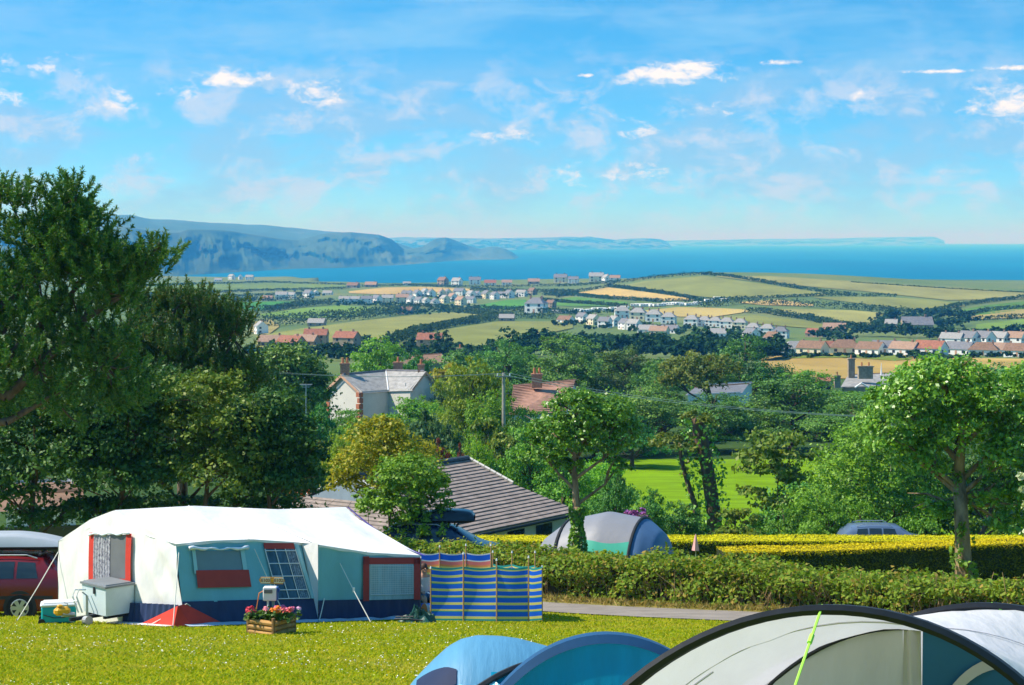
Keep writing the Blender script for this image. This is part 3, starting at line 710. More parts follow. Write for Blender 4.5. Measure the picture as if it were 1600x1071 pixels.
b = MB(); b.grid(lambda i, j: f1(lerp(D1 + .02, D1 + .13, i) + .16 * (1 - j), lerp(.52, 1.72, j), .035 + .02 * math.sin(i * 3.1)), 4, 4); b.build('door_fold', TEALL, tent, smooth=True)
# right window: red frame, pale mesh with square net
b = MB(); frame_strip(b, lambda u, h: f2(u, h, .045), 4.75, 6.24, .46, 1.34); netp = b.build('window_mesh', mat('pale_mesh', (.33, .50, .55), rough=.8, var=.25, scale=5, stretch=(1, 1, .3)), tent)
b = MB()
for (a0, a1, h0, h1) in ((4.62, 4.80, .44, 1.45), (6.16, 6.36, .44, 1.40), (4.62, 6.36, 1.27, 1.42)): frame_strip(b, lambda u, h: f2(u, h, .06), a0, a1, h0, h1, 3)
b.build('window_frame', BRICKR, tent)
b = MB()
for k in range(25): u = lerp(4.86, 6.12, k / 24); b.tube([f2(u, .58, .056), f2(u, 1.27, .056)], .004, 3, cap=False)
for k in range(15): h = lerp(.58, 1.27, k / 14); b.tube([f2(4.84, h, .056), f2(6.14, h, .056)], .004, 3, cap=False)
b.build('net', WPLAST, netp)
b = MB(); b.tube([f2(4.84, .58, .07), f2(4.84, 1.25, .07), f2(6.14, 1.22, .07), f2(6.14, .58, .07), f2(4.84, .58, .07)], .008, 4); b.build('zip', WPLAST, netp)
# groundsheet lip
b = MB(); b.grid(lambda i, j: T(lerp(-.1, 6.3, i), lerp(vbot(lerp(0, 6.3, i)) - .06, vbot(lerp(0, 6.3, i)) - .34 - .12 * mnoise.noise(Vector((i * 9, 2, 1))), j), .02 + .10 * (1 - j) * (.5 + .5 * mnoise.noise(Vector((i * 14, 1, 5))))), 60, 3); b.build('groundsheet', SHEET, tent, smooth=True)
b = MB(); b.grid(lambda i, j: T(lerp(-.05, -.45, j), lerp(-.3, 2.0, i), .02 + .04 * (1 - j)), 20, 2); b.build('groundsheet', WPLAST, tent, smooth=True)
# guy ropes, pegs and the sliders on them
def guy(a, bb, r=.011, slider=None):
    g = MB(); g.tube([a, a.lerp(bb, .5) - Vector((0, 0, .02)), bb], r, 5)
    o = g.build('guy_rope', ROPE, tent)
    if slider:
        p = a.lerp(bb, slider); s_ = MB(); s_.box(p, (.05, .03, .11), bev=.01); s_.build('slider', WPLAST, o)
    q = MB(); q.tube([bb + Vector((0, 0, .06)), bb - Vector((.03, -.03, .12))], .012, 5); q.build('peg', STEEL, o)
def onto(px, py, Y): 
    p = P(px, py, Y); return Vector((p.x, p.y, Zg(p.x, p.y))) - TB
guy(T(0, 4.6, 1.55), onto(26, 962, 42.6))
guy(f1(.05, .48, .1), onto(231, 976, 40.4)); guy(f1(.05, .48, .1), onto(345, 970, 41.6))
guy(f1(.02, 1.55, .05), onto(270, 985, 39.4))
guy(f1(2.0, 1.62, .05), f1(2.3, .0, .4)); guy(f2(3.95, 1.3, .05), onto(580, 974, 41.7), slider=.45); guy(f2(3.5, .52, .05), onto(498, 968, 41.9))
# trailer chassis with grp storage box, hitch and jockey wheel
TBM = mat('storage_box_paint', (.62, .72, .74), rough=.45, spec=.45, var=.06, scale=3)
TGR = mat('grey_lid', (.20, .22, .23), rough=.5, spec=.4, var=.1)
def tbox(b, u0, u1, v0, v1, h0, h1, ins=0.0):
    pts = [T(u0 + ins, v0 + ins, 0), T(u1, v0 + ins, 0), T(u1, v1 - ins, 0), T(u0 + ins, v1 - ins, 0)]
    zb = T(-.4, 1.9, 0).z
    top = [T(u0, v0, 0), T(u1, v0, 0), T(u1, v1, 0), T(u0, v1, 0)]
    vs = [Vector((p.x, p.y, zb + h0)) for p in pts] + [Vector((p.x, p.y, zb + h1)) for p in top]
    b.add(vs, [(0, 3, 2, 1), (4, 5, 6, 7), (0, 1, 5, 4), (1, 2, 6, 5), (2, 3, 7, 6), (3, 0, 4, 7)])
b = MB(); tbox(b, -.78, -.06, 1.46, 2.38, .26, .86, .03); sb = b.build('storage_box', TBM, tent)
b = MB(); tbox(b, -.81, -.05, 1.43, 2.41, .862, .905, .0); tbox(b, -.75, -.11, 1.49, 2.35, .906, .93, -.01); b.build('lid', TGR, sb)
b = MB(); tbox(b, -.80, -.775, 1.86, 1.92, .70, .84); b.build('latch', BLCK, sb)
b = MB(); tbox(b, -.7, .2, 1.6, 1.68, .18, .25); tbox(b, -.7, .2, 2.2, 2.28, .18, .25); tbox(b, -1.35, -.3, 1.90, 1.99, .18, .25); b.build('chassis', BLCK, tent)
b = MB(); zb = T(-1, 1.95, 0)
b.tube([T(-1.02, 1.80, .02), T(-1.02, 1.80, .62)], .03, 7); b.tube([T(-1.02, 1.80, .62), T(-1.1, 1.86, .70)], .015, 5)
b.tube([T(-1.02, 1.72, .09), T(-1.02, 1.86, .09)], .10, 12); b.build('jockey_wheel', STEEL, tent)
b = MB(); b.tube([T(-.95, 2.1, .25), T(-1.08, 2.12, .6), T(-1.02, 2.12, .74), T(-.85, 2.12, .74)], .018, 6); b.tube([T(-.95, 2.25, .25), T(-1.08, 2.27, .6), T(-1.02, 2.27, .74), T(-.85, 2.27, .74)], .018, 6); b.tube([T(-1.06, 2.12, .5), T(-1.06, 2.27, .5)], .014, 5); b.build('handle_frame', WPLAST, tent)
b = MB(); b.tube([T(-1.25, 1.94, .22), T(-1.55, 1.94, .24)], [.05, .06], 8); b.build('coupling', STEEL, tent)
YLW = mat('yellow_paint', (.75, .38, .015), rough=.45, spec=.4, var=.15)
b = MB(); q = TB + T(-1.52, 1.98, .30); b.box((0, 0, 0), (.34, .18, .17), bev=.05, rz=.5); b.box((-.04, -.02, .11), (.12, .10, .06), bev=.02, rz=.5); lk = b.build('hitch_lock', YLW); lk.location = q
tag(lk, 'bright yellow lock clamped on the trailer coupling', 'hitch lock')
b = MB(); b.tube([(.1, .02, .1), (.12, .0, .16), (.04, 0, .18)], .012, 5); b.build('shackle', STEEL, lk)

# ---- turquoise cool box
CB = G(92, 41.6); cool = empty('cool_box', CB, R(12), 'turquoise cool box with white lid standing on the grass by the trailer', 'cool box')
TURQ = mat('turquoise_plastic', (.0, .40, .42), rough=.4, spec=.45, var=.05)
b = MB(); b.box((0, 0, .22), (.74, .42, .36), bev=.03); b.box((0, 0, .10), (.70, .39, .14), bev=.03); b.build('body', TURQ, cool)
b = MB(); b.box((0, 0, .43), (.78, .45, .07), bev=.025); b.box((0, 0, .475), (.66, .36, .03), bev=.012); b.build('lid', WPLAST, cool)
b = MB(); b.tube([(-.32, -.24, .24), (-.1, -.26, .17), (.1, -.26, .17), (.32, -.24, .25)], .011, 6); b.build('handle', BLCK, cool)
for yy in (-.2, .2):
    b = MB(); b.tube([(-.36, yy - .03, .075), (-.36, yy + .03, .075)], .075, 14); b.build('wheel', BLCK, cool)
b = MB(); [b.box((.28, -.213, .06 + .03 * k), (.09, .006, .012)) for k in range(4)]; b.build('grille', WPLAST, cool)

# ---- estate cars
PAINT = lambda n, c, r=.22: mat(n, c, rough=r, spec=.6, var=.03, scale=2)
CGLASS = mat('car_glass', (.018, .028, .032), rough=.06, spec=.8, var=.1)
TYRE = mat('tyre', (.02, .02, .02), rough=.85, var=.2, scale=10)
ALLOY = mat('alloy', (.55, .55, .54), rough=.35, spec=.6, metal=.5, var=.05)
TRIM = mat('car_trim', (.03, .03, .035), rough=.6, spec=.3, var=.1)
TAILR = mat('tail_lamp', (.5, .02, .02), rough=.2, spec=.6, var=.05)
TAILW = mat('clear_lamp', (.75, .75, .75), rough=.2, spec=.6, var=.05)
def make_car(name, loc, rz, paint, label, stations, L=4.6, W=1.74, box=None, wheels=(.78, 3.5), split=None):
    """stations: (x along, z_sill, z_belt, z_roof or None); nose at x=0"""
    car = empty(name, loc, rz, label, 'car')
    hw = W / 2; b = MB(); ns = len(stations); rows = []
    for (x, zs, zb_, zr, wk) in stations:
        w = hw * wk
        gr = max(0.0, (zr - zb_))
        tuck = min(.19, gr * .42)
        half = [(w * .93, zs), (w, zs + .14), (w * 1.005, lerp(zs, zb_, .55)), (w * .975, zb_), (w * .965 - tuck * .5, zb_ + gr * .5), (w * .94 - tuck, zb_ + gr * .86), (w * .55, zb_ + gr * .985 + .012), (0, zb_ + gr + .02)]
        rows.append([(x, -y, z) for y, z in half] + [(x, y, z) for y, z in half[-2::-1]])
    n = len(rows[0]); vs = [v for r in rows for v in r]
    fs = [(i * n + k, (i + 1) * n + k, (i + 1) * n + k + 1, i * n + k + 1) for i in range(ns - 1) for k in range(n - 1)]
    fs += [tuple(range(n)), tuple(range((ns - 1) * n + n - 1, (ns - 1) * n - 1, -1))]
    b.add(vs, fs); body = smooth_angle(b.build('body', paint, car), 35)
    # side windows lie on the greenhouse flank
    def flank(x, t, s):
        for a, c in zip(stations, stations[1:]):
            if a[0] <= x <= c[0]:
                k = (x - a[0]) / (c[0] - a[0]); st = [lerp(p, q, k) for p, q in zip(a, c)]; break
        _, zs, zb_, zr, wk = st; w = hw * wk; gr = zr - zb_; tuck = min(.19, gr * .42)
        y = lerp(w * .975, w * .965 - tuck * .5, t / .5) if t < .5 else lerp(w * .965 - tuck * .5, w * .94 - tuck, (t - .5) / .36)
        return (x, s * (y + .008), zb_ + gr * t)
    cab = [s for s in stations if s[3] - s[2] > .40]
    xa, xb = cab[0][0] + .10, cab[-1][0] - .08
    cuts = split or [xa, lerp(xa, xb, .36), lerp(xa, xb, .68), xb]
    for s in (-1, 1):
        for x0, x1 in zip(cuts, cuts[1:]):
            w_ = MB(); w_.grid(lambda i, j: flank(lerp(x0 + .035 + (.10 * j if x0 == cuts[0] else 0), x1 - .035 - (.10 * j if x1 == cuts[-1] else 0), i), lerp(.08, .82, j), s), 4, 4); w_.build('side_window', CGLASS, car, smooth=True)
    # windscreen and rear window as panes on the sloping ends
    for (ia, ib, nm) in ((cab[0], stations[stations.index(cab[0]) - 1], 'windscreen'), (cab[-1], stations[min(ns - 1, stations.index(cab[-1]) + 1)], 'rear_window')):
        w_ = MB(); a0, b0 = ia, ib
        sgn = -.015 if nm == 'windscreen' else .015
        w_.quad((b0[0] + sgn, -hw * .78, b0[2] + .04), (b0[0] + sgn, hw * .78, b0[2] + .04), (a0[0] + sgn, hw * .64, a0[3] - .02), (a0[0] + sgn, -hw * .64, a0[3] - .02)); w_.build(nm, CGLASS, car)
    for s in (-1, 1):
        b = MB(); b.grid(lambda i, j: (lerp(.35, L - .3, i), s * (hw + .006), lerp(.52, .60, j)), 6, 1); b.build('rubbing_strip', TRIM, car)
    for s in (-1, 1):
        b = MB(); zt = cab[1][3]; b.tube([(xa + .25, s * hw * .66, zt - .01), (xa + .4, s * hw * .66, zt + .06), (xb - .35, s * hw * .66, zt + .06), (xb - .1, s * hw * .66, zt - .02)], .018, 6); b.build('roof_rail', STEEL, car)
    for s in (-1, 1):
        for xw in wheels:
            a_ = MB(); a_.tube([(xw, s * (hw - .20), .33), (xw, s * (hw + .004), .33)], .395, 22); a_.build('wheel_arch', TRIM, car)
            wh = MB(); wh.tube([(xw, s * (hw - .18), .315), (xw, s * (hw + .012), .315)], .315, 24); wt = wh.build('wheel', TYRE, car)
            r_ = MB(); r_.tube([(xw, s * (hw + .006), .315), (xw, s * (hw + .018), .315)], .205, 20)
            r_.build('rim', TRIM, wt)
            sp_ = MB(); sp_.tube([(xw, s * (hw + .01), .315), (xw, s * (hw + .035), .315)], .05, 10)
            for k in range(6):
                a = k * math.pi / 3; c_, s2 = math.cos(a), math.sin(a); tx, tz = -s2 * .035, c_ * .035
                sp_.add([(xw + c_ * .03 + tx, s * (hw + .03), .315 + s2 * .03 + tz), (xw + c_ * .03 - tx, s * (hw + .03), .315 + s2 * .03 - tz), (xw + c_ * .2 - tx * 1.5, s * (hw + .026), .315 + s2 * .2 - tz * 1.5), (xw + c_ * .2 + tx * 1.5, s * (hw + .026), .315 + s2 * .2 + tz * 1.5)], [(0, 1, 2, 3)])
            ring = [(xw + .205 * math.cos(a), s * (hw + .024), .315 + .205 * math.sin(a)) for a in [2 * math.pi * k / 20 for k in range(21)]]
            sp_.tube(ring, .016, 5, cap=False); sp_.build('spokes', ALLOY, wt)
    b = MB(); b.box((L - .06, 0, .45), (.16, W * .96, .28), bev=.06); b.build('rear_bumper', paint, car)
    b = MB(); b.box((.06, 0, .42), (.16, W * .96, .30), bev=.06); b.build('front_bumper', paint, car)
    for s in (-1, 1):
        b = MB(); b.box((L - .10, s * (hw - .06), .86), (.14, .14, .30), bev=.03); b.build('tail_lamp', TAILR, car)
        b = MB(); b.box((.16, s * (hw - .22), .66), (.16, .30, .15), bev=.04); b.build('headlamp', TAILW, car)
        b = MB(); b.box((xa + .22, s * (hw + .09), cab[0][2] + .04), (.12, .18, .13), bev=.04); b.build('door_mirror', paint, car)
    if box:
        (x0, x1, bw, bh, m1, z0) = box
        for xx in (lerp(x0, x1, .25), lerp(x0, x1, .75)): cb = MB(); cb.box((xx, 0, z0 - .05), (.06, W * .78, .035)); cb.build('roof_bar', BLCK, car)
        def bp(i, j, lo):
            x = lerp(x0, x1, i); e = (1 - abs(2 * i - 1) ** 5.0) ** .5 if 0 < i < 1 else 0.0
            nose = lerp(1.0, .30, max(0, (i - .45) / .55) ** 1.6) if m1 else 1
            y = bw / 2 * (lerp(.72, 1, e)) * (2 * j - 1); a = abs(2 * j - 1)
            hgt = bh * (lerp(.45, 1, e) * nose) * (1 - a ** 5) ** .4 if a < 1 else 0
            return (x, y, z0 + (hgt * .72 if not lo else -hgt * .0) + .10) if not lo else (x, y, z0 + .10 - .10 * ((1 - a ** 4) ** .3 if a < 1 else 0) * lerp(.5, 1, e))
        lo = MB(); lo.grid(lambda i, j: bp(i, j, True), 20, 14); rb = lo.build('roof_box', BLCK, car, smooth=True)
        up_ = MB(); up_.grid(lambda i, j: bp(i, j, False), 26, 16); up_.build('lid', box[4] and box[4] or BLCK, rb, smooth=True)
    return car
EST = [(.0, .30, .52, .53, .84), (.08, .24, .66, .67, .93), (.45, .22, .80, .82, 1), (1.10, .22, .90, .92, 1), (1.42, .22, .93, 1.02, 1), (2.05, .22, .95, 1.42, 1), (2.5, .22, .96, 1.47, 1), (3.3, .22, .97, 1.48, 1), (4.05, .22, .98, 1.43, 1), (4.35, .24, .98, 1.20, .98), (4.52, .28, .94, .98, .95), (4.6, .34, .80, .82, .9)]
p = G(112, 46.4); MAROON = PAINT('maroon_paint', (.16, .012, .014))
GREYBOX = mat('silver_box', (.42, .46, .50), rough=.35, spec=.5, var=.05)
make_car('parked_car', (p.x - 4.6, p.y, p.z), R(1.5), MAROON, 'maroon estate car with grey roof box behind the trailer tent', EST, box=(2.1, 4.55, .88, .42, GREYBOX, 1.60), wheels=(.80, 3.52))
MPV = [(.0, .30, .55, .56, .84), (.08, .24, .72, .73, .93), (.40, .22, .90, .92, 1), (.95, .22, 1.0, 1.03, 1), (1.15, .22, 1.03, 1.12, 1), (1.95, .22, 1.05, 1.60, 1), (2.5, .22, 1.06, 1.68, 1), (3.3, .22, 1.07, 1.69, 1), (3.95, .22, 1.07, 1.66, 1), (4.3, .24, 1.05, 1.35, .98), (4.45, .28, .98, 1.02, .95), (4.5, .34, .85, .87, .9)]
p = G(800, 63.5); DBLUE = PAINT('dark_blue_paint', (.012, .03, .075))
make_car('parked_car', (p.x, p.y, p.z), R(180 - 4), DBLUE, 'dark blue people carrier with black roof box behind the hedge', MPV, L=4.5, box=(1.25, 3.4, .9, .46, mat('black_box', (.015, .02, .032), rough=.25, spec=.5, var=.05), 1.74), wheels=(.78, 3.45))
p = G(1478, 80.5); SBLUE = PAINT('silver_blue_paint', (.10, .15, .24))
make_car('parked_car', (p.x, p.y, p.z + .40), R(180), SBLUE, 'silver blue estate car roof showing above the yellow hedge', EST, box=None, wheels=(.80, 3.52))

# ---- electric hook-up post with pitch sign
HP = G(427, 38.0); post = empty('hookup_post', HP, 0, 'electric hook-up post with white box and pitch sign in the flower planter', 'hookup post')
GREENP = mat('grey_green_post', (.22, .33, .30), rough=.5, var=.1)
b = MB(); b.box((0, 0, .42), (.055, .055, .84), bev=.008); b.build('post', GREENP, post)
b = MB(); b.box((-.06, 0, .78), (.27, .20, .27), bev=.015); bx = b.build('meter_box', WPLAST, post)
b = MB(); b.box((-.09, -.112, .84), (.17, .02, .08), bev=.008); b.build('window', GRMESH, bx)
b = MB(); b.box((.085, 0, .78), (.02, .19, .26), bev=.005); b.tube([(.095, 0, .84), (.13, 0, .84)], .04, 10); b.build('socket', mat('blue_socket', (.03, .10, .35), rough=.4, var=.05), bx)
SIGNW = mat('sign_board', (.55, .27, .07), rough=.7, var=.15, scale=8)
b = MB(); b.add([(-.23, -.14, 1.0), (.20, -.14, .985), (.25, -.14, 1.05), (.20, -.14, 1.12), (-.23, -.14, 1.13), (-.27, -.14, 1.07)], [tuple(range(6))]); b.add([(-.23, -.12, 1.0), (.20, -.12, .985), (.25, -.12, 1.05), (.20, -.12, 1.12), (-.23, -.12, 1.13), (-.27, -.12, 1.07)], [(5, 4, 3, 2, 1, 0)])
for k in range(6):
    a, c = b.v[k], b.v[(k + 1) % 6]; b.quad(a, (a[0], -.12, a[2]), (c[0], -.12, c[2]), c)
sg = b.build('sign', SIGNW, post)
CREAM = mat('sign_panel', (.80, .74, .58), rough=.6, var=.04)
SIGNT = mat('sign_lettering', (.30, .10, .02), rough=.6, var=.02)
for txt, x0 in (('E103', -.135), ('E102', .125)):
    b = MB(); b.box((x0, -.146, 1.062), (.185, .008, .105)); b.build('name_panel', CREAM, sg)
    cu = bpy.data.curves.new('lettering', 'FONT'); cu.body = txt; cu.size = .088; cu.align_x = 'CENTER'; cu.align_y = 'CENTER'; cu.extrude = .002; cu.offset = .0022
    o = bpy.data.objects.new('lettering', cu); o.location = (x0, -.153, 1.062); o.rotation_euler = (R(90), 0, 0); COL.objects.link(o); bpy.context.view_layer.update()
    me_ = bpy.data.meshes.new_from_object(o); bpy.data.objects.remove(o); me_.materials.clear(); me_.materials.append(SIGNT)
    o = bpy.data.objects.new('lettering', me_); o.location = (x0, -.153, 1.062); o.rotation_euler = (R(90), 0, 0); link(o, sg)
b = MB(); b.box((0, -.146, 1.062), (.05, .008, .05)); b.build('emblem', YLW, sg)
b = MB(); b.tube([(-.17, -.04, .85), (-.27, -.08, .80), (-.33, -.1, .45), (-.40, -.1, .16)], .012, 6); b.build('cable', mat('orange_cable', (.75, .25, .08), rough=.5, var=.05), post)
b = MB(); b.tube([(-.11, -.02, .66), (-.10, -.02, .55), (-.07, -.02, .2)], .02, 6); b.build('cable', WPLAST, post)
# ---- log planter and its flowers
PL = G(424, 37.85); planter = empty('planter', PL, R(-33), 'small square log planter around the hook-up post', 'planter')
LOG = mat('round_log', (.45, .25, .08), rough=.8, var=.3, scale=9, stretch=(.3, 1, 1))
s_ = .31
for side in range(4):
    a = side * math.pi / 2
    for k in range(3):
        x = MB(); c, sn = math.cos(a), math.sin(a)
        pts = [(-s_, -s_), (s_, -s_)]; q = [(px_ * c - py_ * sn, px_ * sn + py_ * c, .055 + .105 * k) for px_, py_ in pts]
        x.tube(q, .052, 8); x.build('log', LOG, planter)
for a in range(4):
    x = MB(); c, sn = math.cos(a * math.pi / 2 + math.pi / 4), math.sin(a * math.pi / 2 + math.pi / 4); x.box((c * s_ * 1.46, sn * s_ * 1.46, .19), (.06, .06, .38), bev=.006); x.build('corner_post', mat('stake', (.22, .13, .05), rough=.85, var=.2) if a == 0 else bpy.data.materials['stake'], planter)
x = MB(); x.box((0, 0, .14), (.56, .56, .26)); x.build('soil', mat('soil', (.035, .022, .014), rough=.95, var=.3, scale=20), planter)
GLEAF = leafmat('geranium_leaf', [(.05, .13, .015), (.09, .20, .02), (.16, .24, .03)], .3)
def blooms(name, loc, label, col, n, r, nl, hgt):
    root = empty(name, loc, 0, label, 'flowers', 'flowers in the log planter')
    C = RNG.normal(size=(nl, 3)) * np.array([r, r, hgt * .35]) * .55 + np.array([0, 0, hgt * .45]); C[:, 2] = np.clip(C[:, 2], 0, None)
    V_, Q_ = leaves(C, unit(C + 1e-6), .085, RNG, .9); np_obj('foliage', V_, Q_, GLEAF, root)
    m = mat(name + '_petal_%d' % (abs(hash(label)) % 999), col, rough=.7, var=.2, scale=30)
    for k in range(n):
        a = RNG.random() * 6.28; rr = r * RNG.random() ** .5; q = np.array([math.cos(a) * rr, math.sin(a) * rr * .8 - .06, hgt * (.6 + .5 * RNG.random())])
        dd = unit(RNG.normal(size=(26, 3))); dd[:, 2] = np.abs(dd[:, 2]); V_, Q_ = leaves(q + dd * .045, dd, .05, RNG, .9, .3); np_obj('bloom', V_, Q_, m, root)
for px_, Y_, lab, col, n, nl, r in ((398, 37.75, 'red and pink geraniums spilling over the left corner of the planter', (.75, .06, .09), 4, 130, .16), (420, 37.8, 'leafy green plant in front of the hook-up post', (.85, .28, .33), 2, 320, .19),
                              (432, 37.6, 'orange marigolds on the front of the planter', (.85, .22, .02), 4, 90, .12), (444, 37.9, 'pink geraniums at the right of the planter', (.85, .18, .32), 8, 170, .18), (447, 37.55, 'red and white petunias low on the planter side', (.80, .16, .16), 5, 60, .12), (466, 38.1, 'single pale pink bloom leaning out right of the planter', (.85, .45, .62), 1, 8, .03)):
    g = G(px_, Y_, .27); blooms('geranium', g, lab, col, n, r, nl, .22)

# ---- striped windbreaks on poles
POLE = mat('windbreak_pole', (.48, .27, .12), rough=.7, var=.15, scale=20)
def cloth(name, col, tr=.45): return mat(name, col, rough=.8, spec=.15, var=.05, scale=4, transl=tr)
WB = [cloth('wb_blue', (.02, .14, .72)), cloth('wb_yellow', (.72, .66, .18)), cloth('wb_green', (.03, .32, .30)), cloth('wb_white', (.8, .8, .75)), cloth('wb_orange', (.85, .32, .10)), cloth('wb_coral', (.85, .22, .20))]
def windbreak(name, line, label, rows, pole_h, lean=.0):
    base = Vector(line[0]); root = empty(name, base, 0, label, 'windbreak', 'windbreaks beside the trailer tent')
    pts = [Vector(p) - base for p in line]; tot = rows[-1][0]
    for k in range(len(pts) - 1):
        b = MB(); a, c = pts[k], pts[k + 1]; nu_ = 10
        d = (c - a).normalized(); nrm_ = Vector((-d.y, d.x, 0))
        h0 = 0
        for (h1, mi) in rows:
            def fn(i, j, h0=h0, h1=h1):
                h = lerp(h0, h1, j); p = a.lerp(c, i); sag = .045 * math.sin(math.pi * i) * (h / tot)
                return p + nrm_ * (.07 * math.sin(math.pi * i) * math.sin(2.2 * h) + lean * h) + Vector((0, 0, h + .03 - sag))
            b.grid(fn, nu_, 1, mi); h0 = h1
        b.build('panel', WB, root, smooth=True)
    for k, p in enumerate(pts):
        b = MB(); hh = pole_h[k % len(pole_h)]; b.tube([p - Vector((0, 0, .15)), p + Vector((.0, 0, hh))], .016, 7); po = b.build('pole', POLE, root)
        b = MB(); b.tube([p + Vector((0, 0, hh)), p + Vector((0, 0, hh + .05))], [.024, .012], 8); b.build('pole_cap', WPLAST, po)
rows = [(.04, 2)]; h = .04
for k in range(7):
    rows += [(h + .018, 2 if k % 2 else 1), (h + .058, 1), (h + .155, 0)]; h += .155
rows += [(h + .03, 1), (h + .075, 2)]
windbreak('windbreak', [G(673, 42.55), G(724, 42.35), G(776, 42.1), G(826, 42.1), G(847, 42.75), G(836, 45.2), G(800, 46.6), G(770, 47.1)], 'blue and yellow striped windbreak curving round the sitting area', rows, [1.18, 1.50, 1.36, 1.42, 1.2, 1.52, 1.5, 1.5], .0)
rows2 = [(.12, 3), (.3, 0), (.45, 3), (.6, 4), (.72, 1), (.80, 3), (.92, 4), (.97, 1), (1.06, 4), (1.12, 1), (1.17, 4), (1.26, 5), (1.29, 3), (1.43, 0), (1.46, 3)]
windbreak('windbreak', [G(655, 48.2), G(687, 48.0), G(728, 47.8), G(767, 47.5)], 'blue, orange and white striped windbreak standing in front of the hedge', rows2, [1.5, 1.62, 1.66, 1.66])

# ---- person sitting in a folding chair between tent and windbreak
def person():
    bp_ = G(664, 45.75); root = empty('person', bp_, R(200), 'person in a pale top sitting in a chair beside the tent corner', 'person')
    SKIN = mat('skin', (.55, .30, .20), rough=.55, spec=.3, var=.08); HAIR = mat('hair', (.06, .03, .018), rough=.6, var=.3, scale=30); TOP = mat('pale_top', (.74, .62, .55), rough=.9, var=.06); SHORT = mat('shorts', (.10, .20, .32), rough=.9, var=.1)
    J = {'pelvis': (0, 0, .48), 'waist': (0, -.06, .66), 'chest': (0, -.10, .86), 'neck': (0, -.08, .99), 'headb': (0, -.06, 1.07), 'headt': (0, -.06, 1.21)}
    vs = list(J.values()); rad = [(.15, .13), (.135, .11), (.155, .12), (.055, .055), (.078, .088), (.07, .08)]; es = [(0, 1), (1, 2), (2, 3), (3, 4), (4, 5)]
    def chain(st, pts, rs):
        pr = st
        for p_, r_ in zip(pts, rs): vs.append(p_); rad.append((r_, r_)); es.append((pr, len(vs) - 1)); pr = len(vs) - 1
        return pr
    for s in (-1, 1):
        chain(0, [(s * .10, .02, .47), (s * .13, .26, .49), (s * .14, .44, .49), (s * .14, .47, .25), (s * .14, .48, .08), (s * .15, .60, .05)], [.10, .085, .06, .055, .04, .035])
        w = chain(2, [(s * .17, -.09, .90), (s * .24, -.03, .74), (s * .27, .02, .64), (s * .22, .16, .63), (s * .17, .26, .63)], [.06, .05, .042, .038, .028])
        pw = chain(w, [(s * .15, .32, .63)], [.032])
        for k in range(4): chain(pw, [(s * (.12 + .018 * k), .36, .635), (s * (.12 + .018 * k), .385 + .006 * (k % 2), .62), (s * (.12 + .018 * k), .395, .60)], [.0095, .009, .008])
        chain(w, [(s * .12, .29, .65), (s * .095, .325, .645)], [.011, .009])
    me = bpy.data.meshes.new('body'); me.from_pydata(vs, es, []); o = link(bpy.data.objects.new('body', me), root)
    sk = o.modifiers.new('skin', 'SKIN'); o.modifiers.new('sub', 'SUBSURF').levels = 1; o.modifiers['sub'].render_levels = 2
    for i, r_ in enumerate(rad): me.skin_vertices[0].data[i].radius = r_
    me.skin_vertices[0].data[0].use_root = True; me.materials.append(SKIN)
    for p_ in me.polygons: p_.use_smooth = True
    b = MB(); b.grid(lambda i, j: (.175 * math.cos(6.2832 * i) * lerp(1, 1.02, j), -.03 - .06 * j + .135 * math.sin(6.2832 * i), lerp(.50, .93, j)), 18, 6); b.build('top', TOP, root, smooth=True)
    b = MB()
    for s in (-1, 1): b.tube([(s * .06, -.04, .48), (s * .11, .12, .49), (s * .13, .30, .50)], [.135, .118, .10], 12)
    b.build('shorts', SHORT, root, smooth=True)
    b = MB(); b.grid(lambda i, j: (.088 * math.sin(math.pi * j * .62) * math.cos(6.2832 * i), -.075 + .100 * math.sin(math.pi * j * .62) * math.sin(6.2832 * i) - .012, 1.15 + .115 * math.cos(math.pi * j * .62)), 18, 8); b.build('hair', HAIR, root, smooth=True)
    b = MB()
    for s in (-1, 1): b.tube([(s * .03, .022, 1.145), (s * .03, .032, 1.145)], .010, 8)
    b.build('eyes', HAIR, root)
    b = MB(); b.tube([(0, .015, 1.15), (0, .045, 1.115), (0, .02, 1.105)], [.008, .014, .010], 7); b.tube([(-.025, .02, 1.075), (0, .03, 1.073), (.025, .02, 1.075)], .006, 6); b.tube([(-.088, -.05, 1.15), (-.09, -.05, 1.10)], .018, 7); b.tube([(.088, -.05, 1.15), (.09, -.05, 1.10)], .018, 7); b.build('face_features', SKIN, root, smooth=True)
    ch = empty('folding_chair', bp_, R(200), 'dark folding chair under the sitting person', 'chair')
    FAB = mat('chair_fabric', (.03, .05, .07), rough=.9, var=.2)
    b = MB(); b.grid(lambda i, j: (lerp(-.26, .26, i), lerp(-.2, .28, j), .365 - .04 * math.sin(math.pi * i) + .03 * j), 6, 6); b.build('seat', FAB, ch, smooth=True)
    b = MB(); b.grid(lambda i, j: (lerp(-.26, .26, i), -.24 - .12 * j - .03 * math.sin(math.pi * i), lerp(.40, .92, j)), 6, 6); b.build('backrest', FAB, ch, smooth=True)
    for s in (-1, 1):
        for pts in ([(s * .27, -.36, .93), (s * .27, .30, .02)], [(s * .27, .32, .40), (s * .27, -.28, .02)]):
            b = MB(); b.tube(pts, .013, 6); b.build('leg', BLCK, ch)
        b = MB(); b.tube([(s * .28, -.26, .58), (s * .28, .28, .60)], .018, 6); b.build('armrest', BLCK, ch)
person()
bb = G(663, 44.9); b = MB()
def ball(i, j): return (.17 * math.sin(math.pi * j) * math.cos(6.2832 * i), .17 * math.sin(math.pi * j) * math.sin(6.2832 * i), .17 - .17 * math.cos(math.pi * j))
